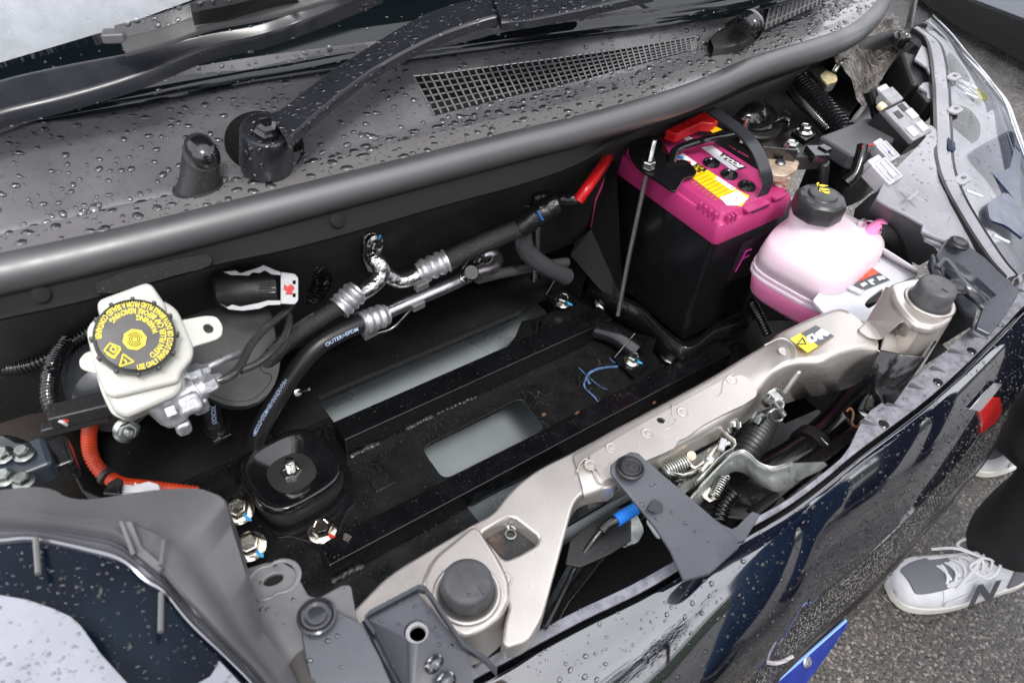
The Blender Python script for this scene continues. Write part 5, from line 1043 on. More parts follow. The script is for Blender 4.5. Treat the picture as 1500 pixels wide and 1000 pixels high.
# right hand mounting tab of the reservoir
tab = [(1205, 458), (1232, 452), (1256, 436), (1262, 400), (1285, 372), (1344, 402), (1300, 420), (1269, 470), (1250, 474)]
TZ = .722
prism('mounting_tab', rnd_poly(Ws([(1190, 440), (1208, 459), (1232, 454), (1270, 473), (1300, 421), (1345, 402), (1284, 362), (1262, 360), (1235, 385), (1215, 410)], TZ), .004, 3), .004, tabM, rt, bev=.0015, holes=[rnd_poly(Ws([(1272, 437), (1292, 422), (1296, 427), (1282, 446), (1272, 452), (1266, 446)], TZ), .004, 3)])
loft('tab_wall', [[W(*p, TZ) for p in ((1206, 460), (1232, 455), (1269, 474), (1300, 421))], [W(*p, TZ)-Z*.014 for p in ((1206, 460), (1232, 455), (1269, 474), (1300, 421))]], tabM, rt, thick=.002)
loft('tab_ridge', [[W(*p, TZ+.001) for p in ((1240, 385), (1225, 405), (1232, 420), (1258, 432), (1262, 432))], [W(*p, TZ+.006) for p in ((1243, 384), (1229, 405), (1236, 418), (1259, 428), (1263, 428))], [W(*p, TZ+.001) for p in ((1249, 384), (1235, 404), (1240, 414), (1262, 424), (1266, 424))]], tabM, rt, angle=0)
loft('tab_back_wall', [[W(*p, TZ+.016) for p in ((1262, 350), (1284, 356), (1310, 372), (1344, 394))], [W(*p, TZ) for p in ((1262, 360), (1284, 368), (1310, 384), (1344, 402))]], tabM, rt, thick=.002)
loft('side_pod', [[W(*p, .745) for p in ((1246, 345), (1262, 342), (1276, 355))], [W(*p, .735) for p in ((1240, 360), (1265, 352), (1286, 368))], [W(*p, .722) for p in ((1236, 385), (1262, 375), (1290, 385))]], tankM, rt, angle=0)
LZ = TZ+.0006
def plab(name, l, mat, dz=0): return mk(name, Ws(l, LZ+dz), [tuple(range(len(l)))[::-1]], mat, rt, smooth=False)
plab('warning_label', [(1232, 407), (1273, 389), (1304, 410), (1262, 427)], darkPr); plab('label_red', [(1232, 407), (1273, 389), (1288, 399), (1247, 417)], M('label_red', (.72, .10, .055), .4), .0008)
lx_, ly_ = (W(1273, 389, LZ)-W(1232, 407, LZ)), Z.cross(W(1273, 389, LZ)-W(1232, 407, LZ))
for i in range(4):
    text('lettering', ('NEVER OPEN WHEN HOT', 'NE PAS OUVRIR A CHAUD', '高温時開けるな 危険', 'COOLANT 冷却水')[i], W(1250+i*4.2, 399+i*3.2, LZ+.001), lx_, ly_, .0032, M('label_dark_red', (.28, .03, .02), .5) if i == 0 else bpy.data.materials['label_dark_red'], rt)
for l in ([(1260, 416), (1267, 413), (1271, 416), (1264, 420)], [(1271, 411), (1278, 408), (1281, 411), (1276, 412), (1282, 416), (1278, 417)], [(1284, 405), (1294, 404), (1298, 408), (1292, 409), (1288, 411)]): plab('label_icon', l[::1], whitePr, .0008)
# hose fitting at the reservoir's rear right
hs = thing('hose_clip', 'wire hose clamp on the pink tinted outlet of the coolant reservoir', 'hose clamp', W(1275, 340, .74))
tube('outlet', [W(1262, 352, .738), W(1276, 340, .742), W(1290, 330, .742)], .0095, pinkF, hs, n=4); tube('hose', [W(1282, 340, .74), W(1300, 345, .73), W(1318, 370, .70), W(1322, 400, .66)], .0125, rubM, hs)
vs, fs = tube_vf([W(1272+18*math.cos(a), 338+14*math.sin(a), .748) for a in [math.pi*(1.1+.95*i/12) for i in range(13)]], .0014, 6); mk('clamp_wire', vs, fs, alu, hs); box('clamp_ear', W(1262, 328, .752), .01, .006, .012, alu, hs, bev=.001)
# loom below the reservoir
t = thing('wiring_loom', 'thin glinting corrugated loom hanging below the pink coolant reservoir', 'wiring loom', W(1115, 460, .62)); ribbed('conduit', [W(1100, 440, .64), W(1112, 462, .62), W(1125, 490, .60)], .006, blackG, t, pitch=.004, depth=.25)
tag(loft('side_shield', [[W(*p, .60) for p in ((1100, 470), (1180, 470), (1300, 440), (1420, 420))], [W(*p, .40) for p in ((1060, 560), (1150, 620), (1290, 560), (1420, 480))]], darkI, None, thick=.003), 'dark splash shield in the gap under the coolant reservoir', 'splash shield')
# ------------------------------------------------------------------ FUSE BOX, connectors, big corrugated hose, horn
fx = thing('fuse_box', 'black fuse box with a satin grey lid in the right rear of the bay', 'fuse box', W(1240, 220, .76))
lidp = [(1201, 198), (1275, 173), (1300, 180), (1314, 200), (1292, 212), (1257, 228), (1243, 225)]
prism('lid', rnd_poly(Ws([(1200, 199), (1272, 172), (1290, 176), (1320, 196), (1300, 212), (1256, 228), (1246, 227)], .79), .005), .022, coverM, fx, bev=.004, seg=3)
prism('box_body', rnd_poly(Ws([(1198, 201), (1272, 174), (1290, 178), (1322, 198), (1300, 215), (1256, 232), (1244, 230)], .767), .005), .09, blackP, fx, bev=.003)
lathe('lid_seam', W(1253, 250, .75), Z, [(0, 0), (.004, 0), (.004, .003), (0, .003)], blackG, fx, seg=12)
bf = thing('cable_boot', 'glossy black rubber cable boot rising beside the fuse box lid', 'cable boot', W(1262, 240, .79))
tube('boot', [W(1264, 214, .81), W(1260, 232, .80), W(1252, 255, .785), W(1238, 268, .775)], .0075, blackG, bf); tube('wire_tail', [W(1262, 216, .812), W(1270, 214, .812), W(1278, 212, .812)], .0014, redM, bf, n=3)
bt2 = thing('cable_boot', 'pointed glossy black boot standing behind the grey multi connector', 'cable boot', W(1280, 150, .80)); tube('boot', [W(1276, 132, .825), W(1280, 145, .815), W(1282, 160, .80), W(1286, 180, .785)], lambda s: .011-.10*s if s < .04 else .007, blackG, bt2)
fo = Vector((.75, -.6, 0)).normalized()
def conn(label, px_, z, l, w, h, mat, ax, ribs=3, extra=None):
    c = W(*px_, z); t = thing('connector', label, 'connector', c); A3 = frame(Vector((-.15, -.35, .92)), ax)
    box('connector_body', c, l, w, h, mat, t, axes=A3, bev=.0018)
    box('connector_head', c-A3[0]*l*.55, l*.35, w*.78, h*.8, mat, t, axes=A3, bev=.0015)
    for i in range(ribs): box('connector_rib', c+A3[1]*(w*(-.32+.64*i/max(1, ribs-1)))+A3[2]*h*.5, l*.8, w*.10, .0022, mat, t, axes=A3, bev=.0005)
    box('latch_tab', c+A3[2]*(h*.5+.001)+A3[0]*l*.2, l*.3, w*.3, .003, mat, t, axes=A3, bev=.0006)
    return t, A3, c
ax = (W(1360, 185, .80)-W(1290, 150, .80)).normalized()
mcx = thing('multi_connector', 'grey and black multi way connector block behind the right headlamp housing', 'connector', W(1325, 180, .80)); A3 = frame(Vector((-.1, -.35, .92)), ax); c = W(1325, 180, .805)
lg = M('connector_grey', (.30, .30, .32), .3, rvar=.08, var=.3, vs=60)
box('connector_block', c-A3[2]*.014+Z*0, .062, .046, .03, blackP, mcx, axes=A3, bev=.002)
box('connector_cover', c+A3[0]*.002, .056, .042, .014, lg, mcx, axes=A3, bev=.002); box('plug_head', c-A3[0]*.040+A3[1]*.008, .024, .026, .018, lg, mcx, axes=A3, bev=.002); box('plug_tip', c-A3[0]*.056+A3[1]*.008, .010, .020, .014, whiteC, mcx, axes=A3, bev=.002)
for a_, b_ in ((.018, .010), (.018, -.011), (-.004, .012)): box('cover_panel', c+A3[0]*a_+A3[1]*b_+A3[2]*.0075, .016, .014, .003, M('connector_light', (.45, .45, .47), .25, rvar=.08) if a_ == .018 and b_ == .010 else bpy.data.materials['connector_light'], mcx, axes=A3, bev=.0008)
for a_, b_ in ((-.012, -.008), (-.018, .008)): box('dark_slot', c+A3[0]*a_+A3[1]*b_+A3[2]*.0072, .012, .010, .002, blackG, mcx, axes=A3, bev=.0005)
lathe('yellow_plug', c-A3[0]*.030-A3[1]*.012, -A3[0], [(0, .010), (.005, .010), (.006, .006), (.006, 0)], M('cream_plastic', (.75, .62, .42), .45), mcx, seg=18)
t, a3, c = conn('small white connector with a blue dot below the multi way connector', (1296, 226), .80, .028, .020, .016, whiteC, ax)
lathe('blue_dot', c+a3[2]*.0095+a3[0]*.003-a3[1]*.002, a3[2], [(0, .001), (.002, .001), (.002, 0)], bluePr, t, seg=14)
conn('pale lilac grey connector plugged at the corner of the lamp housing', (1292, 258), .79, .034, .028, .024, whiteC, ax, ribs=3)
ch = thing('corrugated_hose', 'thick glinting black corrugated hose running behind the fuse box', 'corrugated hose', W(1190, 140, .80))
ribbed('hose', [W(1150, 100, .79), W(1170, 118, .79), W(1200, 152, .785), W(1232, 190, .775), W(1245, 205, .77)], .0155, blackG, ch, pitch=.0065, depth=.22, seg=20)
t = thing('corrugated_hose', 'thinner corrugated conduit alongside the thick corrugated hose', 'corrugated hose', W(1180, 160, .78)); ribbed('hose', [W(1140, 110, .785), W(1165, 140, .78), W(1195, 172, .775), W(1214, 192, .77)], .0075, blackG, t, pitch=.0035, depth=.2)
hr = thing('horn', 'round glossy black cap with a ridged rim and clip behind the battery', 'filler cap', W(1105, 170, .76))
lathe('cap_dome', W(1095, 160, .765), Vector((0, -.2, 1)), [(.048, -.012), (.047, 0), (.040, .003), (.036, .003), (.030, .010), (.018, .016), (0, .018)], blackG, hr, seg=56)
lathe('ridged_ring', W(1097, 170, .757), Vector((0, -.2, 1)), [(.050, -.008), (.0515, -.004), (.0515, .001), (.049, .003)], blackP, hr, seg=120, fn=lambda a, r, h: 1+.012*math.sin(a*60))
loft('spring_clip', [[W(*p) for p in ((1135, 178, .77), (1150, 170, .775), (1158, 174, .77), (1154, 184, .765))], [W(*p)-Z*.010 for p in ((1135, 178, .77), (1150, 170, .775), (1158, 174, .77), (1154, 184, .765))]], blackG, hr, thick=.0015); tube('bright_edge', [W(1149, 162, .785), W(1158, 169, .785)], .001, zinc, hr, n=2)
o = loft('inner_body_side', [[W(*p, .70) for p in ((1080, 200), (1160, 150), (1260, 100), (1330, 60))], [W(*p, .70) for p in ((1130, 260), (1220, 220), (1330, 180), (1380, 120))]], taupe, None, thick=.003); tag(o, 'taupe painted inner body panel beneath the corrugated hose', 'body panel')
bs2 = thing('relay_bracket', 'small black bracket with a silver nut behind the terminal block', 'bracket', W(1177, 195, .78)); prism('bracket_plate', Ws([(1160, 192), (1178, 184), (1196, 196), (1180, 206)], .785), .008, blackG, bs2, bev=.001); bolt('', W(1178, 193, .786), zinc, r=.0072, parent=bs2)
fc = thing('rubber_grommet_bracket', 'pale yellow clip with a silver screw on a grey bracket below the seal end', 'clip bracket', W(1215, 110, .81))
prism('bracket_plate', rnd_poly(Ws([(1184, 100), (1205, 95), (1228, 116), (1222, 124), (1210, 128), (1204, 122)], .805), .004), .010, M('bracket_dark_grey', (.07, .07, .07), .3), fc, bev=.001)
prism('yellow_clip', chk(Ws([(1200, 110), (1212, 102), (1226, 110), (1227, 118), (1218, 120), (1213, 124), (1206, 117)], .811), 1, .18), .004, M('pale_yellow', (.68, .58, .32), .45, var=.4, vs=120), fc, bev=.001); tube('screw', [W(1222, 105, .815), W(1229, 93, .825)], .004, zinc, fc, n=3); lathe('screw_head', W(1229, 92, .828), Z, [(.0055, -.002), (.0055, .001), (.004, .002), (0, .002)], zinc, fc, seg=6)
tn = thing('foil_panel', 'crumpled silver brown sealed metal seam near the prop rod foot', 'metal panel', W(1270, 110, .80))
vs = []; nx, ny = 16, 12
cor = [W(1215, 78, .83), W(1310, 15, .83), W(1322, 70, .80), W(1262, 160, .78)]
for j in range(ny+1):
    for i in range(nx+1):
        s, q = i/nx, j/ny; p = cor[0].lerp(cor[1], s).lerp(cor[3].lerp(cor[2], s), q); vs.append(p+Z*(rnd.uniform(-.0035, .0035)+.008*math.sin(6*s+3*q)))
mk('metal_sheet', vs, [(j*(nx+1)+i, j*(nx+1)+i+1, (j+1)*(nx+1)+i+1, (j+1)*(nx+1)+i) for j in range(ny) for i in range(nx)], M('brown_foil', (.20, .175, .155), .25, metal=.85, bump=1, bs=70, bdist=.006, rvar=.1, var=.5, vs=30), tn, angle=60)
o = prism('felt_pad', chk(Ws([(1205, 125), (1235, 95), (1270, 110), (1268, 150), (1245, 180), (1225, 170)], .765), 1, .15), .01, foamM, None, bev=.002); tag(o, 'matt black felt pad right of the corrugated hose', 'felt pad')
o = loft('wing_rail', [[W(*p, .765) for p in ((1268, 128), (1258, 150), (1236, 182))], [W(*p, .765) for p in ((1278, 134), (1268, 158), (1248, 186))]], M('rail_taupe', (.13, .125, .12), .35), None, thick=.002); tag(o, 'narrow taupe sheet metal rail beside the black felt pad', 'body panel')
pr = thing('prop_rod', 'bent grey steel hood prop rod rising out of the top right of the bay', 'prop rod', W(1325, 50, .84))
tube('rod', [W(1323, 52, .835), W(1329, 45, .84), W(1333, 30, .87), W(1337, 10, .91), W(1344, -30, .99)], .0048, alu, pr, n=10); tube('rod_upper', [W(1344, -30, .99), W(1344, -30, .99)+Vector((.0, .18, .52))], .0048, alu, pr); lathe('rod_grommet', W(1322, 54, .828), Vector((0, -.3, 1)), [(.014, -.012), (.014, 0), (.011, .006), (.006, .008), (0, .008)], blackG, pr, seg=24)
# ------------------------------------------------------------------ RIGHT HEADLAMP with its housing
rh = thing('headlamp', 'right hand headlamp with grey plastic housing and bright chromed lens', 'headlamp', W(1400, 260, .76))
hz = .79
prism('housing_top', [W(*p) for p in ((1354, 182, .80), (1356, 200, .80), (1346, 212, .80), (1326, 232, .798), (1306, 252, .795), (1292, 272, .79), (1284, 290, .785), (1300, 300, .78), (1330, 315, .775), (1352, 328, .77), (1350, 338, .77), (1372, 348, .765), (1410, 362, .76), (1440, 372, .755), (1428, 340, .765), (1400, 290, .78), (1384, 262, .785), (1376, 230, .79), (1372, 190, .80), (1366, 184, .80))], .004, greyH, rh, bev=.0012, flat=False)
A_ = [W(*p) for p in ((1290, 274, .79), (1283, 290, .785), (1300, 300, .779), (1330, 315, .774), (1352, 328, .769))]; B_ = [W(*p) for p in ((1276, 285, .765), (1272, 308, .75), (1290, 325, .742), (1330, 348, .738), (1376, 372, .735))]
loft('housing_side', [A_, [p.lerp(q, .3)-Z*.004 for p, q in zip(A_, B_)], B_, [p+Vector((.02, .02, -.04)) for p in B_]], greyD, rh, thick=0, angle=60)
prism('housing_ear', [W(*p) for p in ((1350, 332, .766), (1356, 325, .768), (1376, 335, .765), (1412, 362, .758), (1400, 372, .752), (1380, 362, .756), (1356, 350, .76))], .004, greyH, rh, bev=.001, flat=False, holes=[[W(1364+6*math.cos(a), 331+3.5*math.sin(a)+1.5*math.cos(a)+4, .7655) for a in [2*math.pi*i/14 for i in range(14)]]])
for p, q in (((1384, 340), (1392, 318)), ): tube('housing_pin', [W(p[0], p[1], .765), W(q[0], q[1], .772)], .0012, greyH, rh, n=2)
text('moulded_mark', 'X', W(1338, 288, .7905), Vector((.75, -.65, 0)), Vector((.65, .75, 0)), .035, greyH, rh, lift=.0012); text('moulded_mark', '>PP+E/P-TD20<', W(1316, 262, .7985), Vector((.4, .9, 0)), Vector((-.9, .4, 0)), .009, greyH, rh, lift=.0012)
prism('upper_housing', [W(*p) for p in ((1340, 86, .82), (1350, 66, .825), (1362, 74, .822), (1371, 96, .815), (1374, 115, .812), (1364, 112, .812), (1357, 98, .815))], .004, greyH, rh, bev=.001, flat=False)
prism('housing_tab', [W(*p) for p in ((1346, 127, .806), (1352, 121, .806), (1362, 120, .806), (1370, 122, .806), (1370, 148, .80), (1358, 144, .80), (1358, 134, .803))], .004, greyH, rh, bev=.001, flat=False)
prism('washer_funnel', [W(*p) for p in ((1320, 98, .80), (1322, 80, .80), (1340, 66, .80), (1350, 66, .80), (1340, 88, .80), (1330, 96, .80))], .01, greyD, rh, bev=.002)
o = box('relay_box', W(1338, 128, .775), .085, .065, .06, blackP, None, axes=frame(Vector((0, -.25, 1)), Vector((.6, .8, 0))), bev=.006); tag(o, 'matt black box tucked behind the right headlamp housing', 'box')
box('side_wall', W(1346, 158, .78), .04, .012, .04, blackP, rh, axes=frame(Z, Vector((.6, .8, 0))), bev=.003)
ledg = [(1340, 40, .835), (1352, 48, .832), (1364, 58, .828), (1371, 70, .825), (1376, 92, .818), (1378, 113, .812), (1380, 130, .808), (1381, 155, .80), (1382, 180, .797), (1383, 205, .793), (1384, 230, .79), (1388, 250, .787), (1394, 268, .785), (1404, 290, .78), (1420, 318, .772), (1440, 350, .764), (1462, 382, .756), (1482, 405, .75)]
cl = catmull([W(*p) for p in ledg], 5); n_ = len(cl)
def side_of(i):
    t = (cl[min(i+1, n_-1)]-cl[max(i-1, 0)]).normalized(); s = t.cross(Z); s.normalize(); return s if s.x > 0 else -s
sdv = [side_of(i) for i in range(n_)]
loft('lamp_rim', [[p-s*.010-Z*.016 for p, s in zip(cl, sdv)], [p-s*.0095-Z*.001 for p, s in zip(cl, sdv)], [p-s*.0082 for p, s in zip(cl, sdv)], [p+s*.008 for p, s in zip(cl, sdv)], [p+s*.0092-Z*.002 for p, s in zip(cl, sdv)], [p+s*.0095-Z*.012 for p, s in zip(cl, sdv)]], greyH, rh, angle=30)
loft('rim_channel', [[p-s*.010-Z*.004 for p, s in zip(cl, sdv)], [p-s*.0105+Z*.0035 for p, s in zip(cl, sdv)], [p-s*.0150+Z*.0035 for p, s in zip(cl, sdv)], [p-s*.0160-Z*.004 for p, s in zip(cl, sdv)]], M('channel_black', (.005, .005, .006), .4), rh, angle=30)
for p, q in (((1396, 112, .8135), (1400, 104, .813)), ((1398, 160, .801), (1404, 152, .80)), ((1408, 262, .786), (1416, 254, .784))):
    c = W(*p); prism('rim_tab', chk([c+Vector((x_, y_, 0)) for x_, y_ in ((-.014, .004), (.014, .010), (.020, .004), (.014, -.008), (-.012, -.010))], 1, .2), .003, greyH, rh, bev=.0006)
    box('tab_slot', c+Z*.0006+Vector((.006, 0, 0)), .007, .004, .001, blackG, rh, bev=.0002)
outer = [(1362, 30, .82), (1385, 55, .81), (1405, 78, .80), (1430, 102, .79), (1455, 128, .775), (1474, 152, .765), (1486, 182, .75), (1500, 222, .735), (1516, 270, .715), (1530, 320, .70), (1530, 380, .69)]
oc_ = catmull([W(*p) for p in outer], 5*17//10); k_ = len(oc_)
oc2 = [oc_[min(k_-1, int(i*(k_-1)/(n_-1)))] for i in range(n_)]
inn = [p+s*.0095-Z*.004 for p, s in zip(cl, sdv)]
def bulge(s, h): return [a.lerp(b, s)+Vector((.3, -.3, .9)).normalized()*h for a, b in zip(inn, oc2)]
loft('lens', [inn, bulge(.2, .004), bulge(.4, .008), bulge(.6, .010), bulge(.8, .008), bulge(.95, .003), oc2], clearG, rh, angle=0)
loft('reflector', [[p-Z*.006 for p in inn], [p-Z*.004 for p in bulge(.3, .0)], [p-Z*.006 for p in bulge(.6, .0)], [p-Z*.006 for p in oc2]], M('lamp_reflector_bright', (.56, .56, .62), .16, metal=.35, bump=.15, bs=14, var=.2, vs=30), rh, angle=0)
for l in ([(1422, 222), (1446, 208), (1480, 190), (1494, 206), (1496, 306), (1480, 284), (1458, 258), (1436, 240)], [(1446, 298), (1474, 280), (1498, 304), (1502, 352), (1474, 330), (1450, 322)], [(1388, 200), (1399, 208), (1400, 222), (1390, 220)]):
    prism('navy_reflection', chk([W(x, y, .79-.0004*(x-1400)) for x, y in l], 1, .15), .003, M('navy_lens_reflection', (.006, .014, .05), .15, rvar=.05, speck=.4) if l[0][0] == 1422 else bpy.data.materials['navy_lens_reflection'], rh, n=Vector((.3, -.3, .9)), bev=0, flat=False)  # navy patches painted for the dark shapes mirrored in the lens
loft('rim_seal', [[p+s*.0094-Z*.001 for p, s in zip(cl, sdv)], [p+s*.0125-Z*.0005 for p, s in zip(cl, sdv)], [p+s*.0125-Z*.006 for p, s in zip(cl, sdv)]], M('seal_black', (.006, .006, .007), .25), rh)
prism('dark_lamp_unit', chk([W(*p) for p in ((1391, 150, .80), (1420, 158, .79), (1434, 176, .785), (1437, 190, .78), (1434, 205, .775), (1420, 212, .772), (1402, 200, .78), (1394, 180, .788))], 2), .003, M('lamp_unit_dark', (.05, .055, .05), .15, var=.7, vs=60, rvar=.1), rh, n=Vector((.3, -.3, .9)), bev=0, flat=False)
prism('dark_lamp_unit', chk([W(*p) for p in ((1388, 74, .815), (1400, 84, .81), (1415, 102, .80), (1424, 122, .79), (1408, 118, .80), (1394, 104, .808))], 2), .003, bpy.data.materials['lamp_unit_dark'], rh, n=Vector((.3, -.3, .9)), bev=0, flat=False)
prism('amber_bulb', chk([W(*p) for p in ((1426, 124, .795), (1446, 138, .785), (1449, 146, .783), (1440, 148, .785), (1430, 138, .79))], 2), .003, M('olive_amber', (.35, .33, .10), .3), rh, n=Vector((.3, -.3, .9)), bev=0, flat=False)
for l in ([(1396, 112), (1420, 124), (1430, 130)], [(1396, 118), (1418, 130), (1430, 138)], [(1398, 124), (1415, 136), (1432, 144)]):
    tube('lamp_rib', [W(p[0], p[1], .80-.002*i) for i, p in enumerate(l)], .0018, chromeM, rh)
tube('lens_edge', [p+Z*.001 for p in oc_], .003, M('lens_edge_clear', (.6, .6, .62), .1, rvar=.04), rh, sm=False); tube('lens_ridge', [p+Z*.004 for p in bulge(.84, .008)], .0012, chromeM, rh, sm=False)
for p, q in (((1415, 279), (1438, 288)), ((1455, 345), (1478, 355))): tube('lens_pin', [W(p[0], p[1], .79), W(q[0], q[1], .785)], .0018, bpy.data.materials['lens_edge_clear'], rh, n=2)
# blue-grey corner brackets between lamp and bumper
br = thing('corner_bracket', 'wet blue black plastic corner bracket with two push clips at the right end', 'bracket', W(1410, 400, .765))
pl_ = [(1372, 372, .765), (1386, 350, .772), (1400, 345, .772), (1420, 360, .768), (1445, 378, .762), (1480, 412, .752), (1495, 425, .748), (1478, 455, .735), (1450, 490, .728), (1430, 480, .73), (1440, 450, .738), (1415, 430, .745), (1385, 412, .752)]
prism('bracket_top', [W(*p) for p in pl_], .006, bluG, br, bev=.002, flat=False)
loft('bracket_front', [[W(*p) for p in ((1368, 372, .765), (1372, 392, .758), (1400, 420, .75), (1432, 448, .74))], [W(*p) for p in ((1362, 388, .745), (1368, 408, .735), (1395, 440, .725), (1425, 480, .71))]], bluG, br, thick=.003)
tube('bracket_rib', [W(*p) for p in ((1372, 392, .762), (1384, 380, .766), (1394, 388, .764), (1412, 412, .757), (1440, 440, .747))], .0028, bluG, br)
loft('bracket_pocket', [[W(*p) for p in ((1385, 396, .763), (1408, 422, .755), (1436, 446, .748))], [W(*p) for p in ((1402, 384, .765), (1430, 405, .76), (1460, 432, .752))]], M('pocket_dark', (.03, .032, .04), .2, rvar=.06), br, thick=.001)
for p, l in (((1404, 357, .776), 1), ((1400, 421, .762), 1)):
    c = W(*p); lathe('push_clip', c, Vector((0, -.1, 1)), [(.0115, -.001), (.0115, .002), (.010, .0034), (.009, .0026), (.0085, .004), (.0068, .0046), (.004, .0038), (0, .0042)], blackP, br, seg=24)
# ------------------------------------------------------------------ BUMPER
R0p = catmull(Ws([(560, 1085), (640, 1036), (700, 1003), (850, 921), (950, 872), (1053, 808), (1155, 750), (1221, 700), (1259, 668), (1368, 585), (1460, 498), (1500, 455)], .695), 6)
bx = [-.10+.02*i for i in range(74)]
def y0(x):
    v = float(np.interp(x, [p.x for p in R0p], [p.y for p in R0p])); return v+max(0, x-.93)**2*.9+max(0, .05-x)*.1
def fw(x): return float(np.interp(x, [.1, .3, .45, .55, .61, 1.0], [.006, .006, .002, .002, .022, .022]))
bm_ = thing('front_bumper', 'wet glossy blue black front bumper with a textured lower grille panel', 'bumper', (.6, .12, .5))
def kx(x): return 1+1.3*max(0, min(1, (.50-x)/.35))
def rail(dy, z, f=0): return [Vector((x, y0(x)+dy*(kx(x) if dy < -.009 else 1)+f*fw(x), z)) for x in bx]
loft('top_flange', [[p-Z*.012 for p in rail(.006, .700, 1)], rail(.006, .7005, 1), rail(.005, .7005, .45), rail(.004, .699), rail(.0035, .690)], M('flange_wet', (.22, .22, .25), .2, rvar=.12, var=.4, vs=80, bump=.3, bs=160, bdist=.001), bm_, angle=35)
loft('shadow_gap', [rail(.0036, .698), rail(.003, .686), rail(.001, .686), rail(.0005, .693)], blackG, bm_)
for i in range(9):
    s = i/8; x = .60+.36*s; c = Vector((x, y0(x)+.018, .7006)); prism('flange_rib', [c+Vector((-.007, .006, .004)), c+Vector((.003, .008, 0)), c+Vector((.007, -.006, 0))], .003, greyD, bm_, bev=.0004)
for x in (.615, .72, .80, .875): lathe('flange_notch', Vector((x, y0(x)+.0095, .7006)), Z, [(0, .0008), (.0045, .0008), (.0055, 0)], blackG, bm_, seg=14)
face_ = loft('painted_face', [rail(.0008, .690), rail(.0004, .6945), rail(-.0012, .6955), rail(-.004, .694), rail(-.010, .688), rail(-.020, .672), rail(-.031, .645), rail(-.040, .61), rail(-.046, .57), rail(-.050, .535), rail(-.0515, .508), rail(-.051, .4985), rail(-.046, .496)], paintM, bm_, angle=0)
gM = M('bumper_drop_glints', (.012, .011, .012), .2, bump=1, bs=380, bdist=.004, speck=5.6, ss=330, sstr=.30)  # pale specks in the colour stand for glints on the drops
loft('lower_panel', [rail(-.046, .497), rail(-.047, .49), rail(-.058, .46), rail(-.066, .43), rail(-.0685, .413)], gM, bm_, angle=0)
loft('trim_ridge', [rail(-.0665, .414), rail(-.072, .411), rail(-.0735, .408), rail(-.072, .404), rail(-.066, .402)], M('trim_dark', (.02, .016, .016), .18, rvar=.08), bm_, angle=50)
loft('lower_lip', [rail(-.067, .403), rail(-.070, .37), rail(-.074, .33), rail(-.076, .29), rail(-.070, .255), rail(-.04, .245)], gM, bm_, angle=0)
# emblem strip, red lamp reflection as a solid patch, blue plate corner
Pf = Vector((0, .105, .55)); Nf = Vector((0, -.97, .25))
def bf_(l, dy=.0): return [Wy(x, y, Y_) for x, y, Y_ in l]
def snapface(l, out):  # put measured points on the bumper face a few mm proud
    r = []
    for x, y in l:
        best = None
        for k in range(60):
            z = .70-.2*k/59; p = W(x, y, z); yy = y0(p.x)+float(np.interp(z, [.4985, .535, .57, .61, .645, .672, .688, .6955], [-.051, -.050, -.046, -.040, -.031, -.020, -.010, 0]))
            d = abs(p.y-yy)
            if best is None or d < best[0]: best = (d, p)
        r.append(best[1]+Vector((0, -out, 0)))
    return r
prism('bright_strip', snapface([(1416, 596), (1452, 556), (1466, 558), (1431, 600)], .004), .006, chromeM, bm_, n=Vector((0, -.9, .4)), bev=.001, flat=False)
prism('red_lamp_reflection', snapface([(1431, 601), (1450, 580), (1462, 580), (1466, 598), (1457, 617), (1446, 624), (1434, 633), (1436, 616)], .003), .005, M('reflection_red', (.75, .02, .02), .12, coat=.5), bm_, n=Vector((0, -.9, .4)), bev=.0008, flat=False)  # solid red patch stands for a tail lamp mirrored in the paint
bl = thing('blue_plate', 'bright blue plastic plate with a silver screw at the bottom edge of the bumper', 'plate', W(1180, 970, .38))
bm2 = M('blue_plastic', (.012, .03, .26), .2, rvar=.06, var=.3, vs=30)
prism('plate', [W(*p) for p in ((1120, 1012, .395), (1238, 908, .395), (1243, 914, .39), (1222, 945, .37), (1168, 1020, .35))], .006, bm2, bl, n=Vector((.1, -.9, .4)), bev=.0008, flat=False)
vs, fs = tube_vf([W(1120, 1012, .397), W(1180, 960, .397), W(1239, 908, .397)], .002, 8); mk('plate_edge', vs, fs, M('pale_blue_edge', (.22, .38, .65), .25), bl)
bolt('', W(1182, 969, .386), alu, r=.0045, axis=Vector((0, -.8, .6)), parent=bl, h=.002)
p_ = catmull(snapface([(1105, 938), (1110, 953), (1122, 965), (1140, 964), (1158, 955)], .004), 6)
vs, fs = tube_vf([p+Vector((rnd.uniform(-.0006, .0006), 0, rnd.uniform(-.0006, .0006))) for p in p_], .0022, 7); mk('water_edge', vs, fs, M('white_scuff', (.55, .52, .56), .4, var=.6, vs=500), bm_)
# inner bumper beam
tag(loft('bumper_beam', [[Vector((x, .165, .64)) for x in (.25, .6, 1.0)], [Vector((x, .175, .60)) for x in (.25, .6, 1.0)], [Vector((x, .16, .50)) for x in (.25, .6, 1.0)]], blackS, None, thick=.003), 'black bumper reinforcement in shadow behind the painted bumper', 'bumper beam')
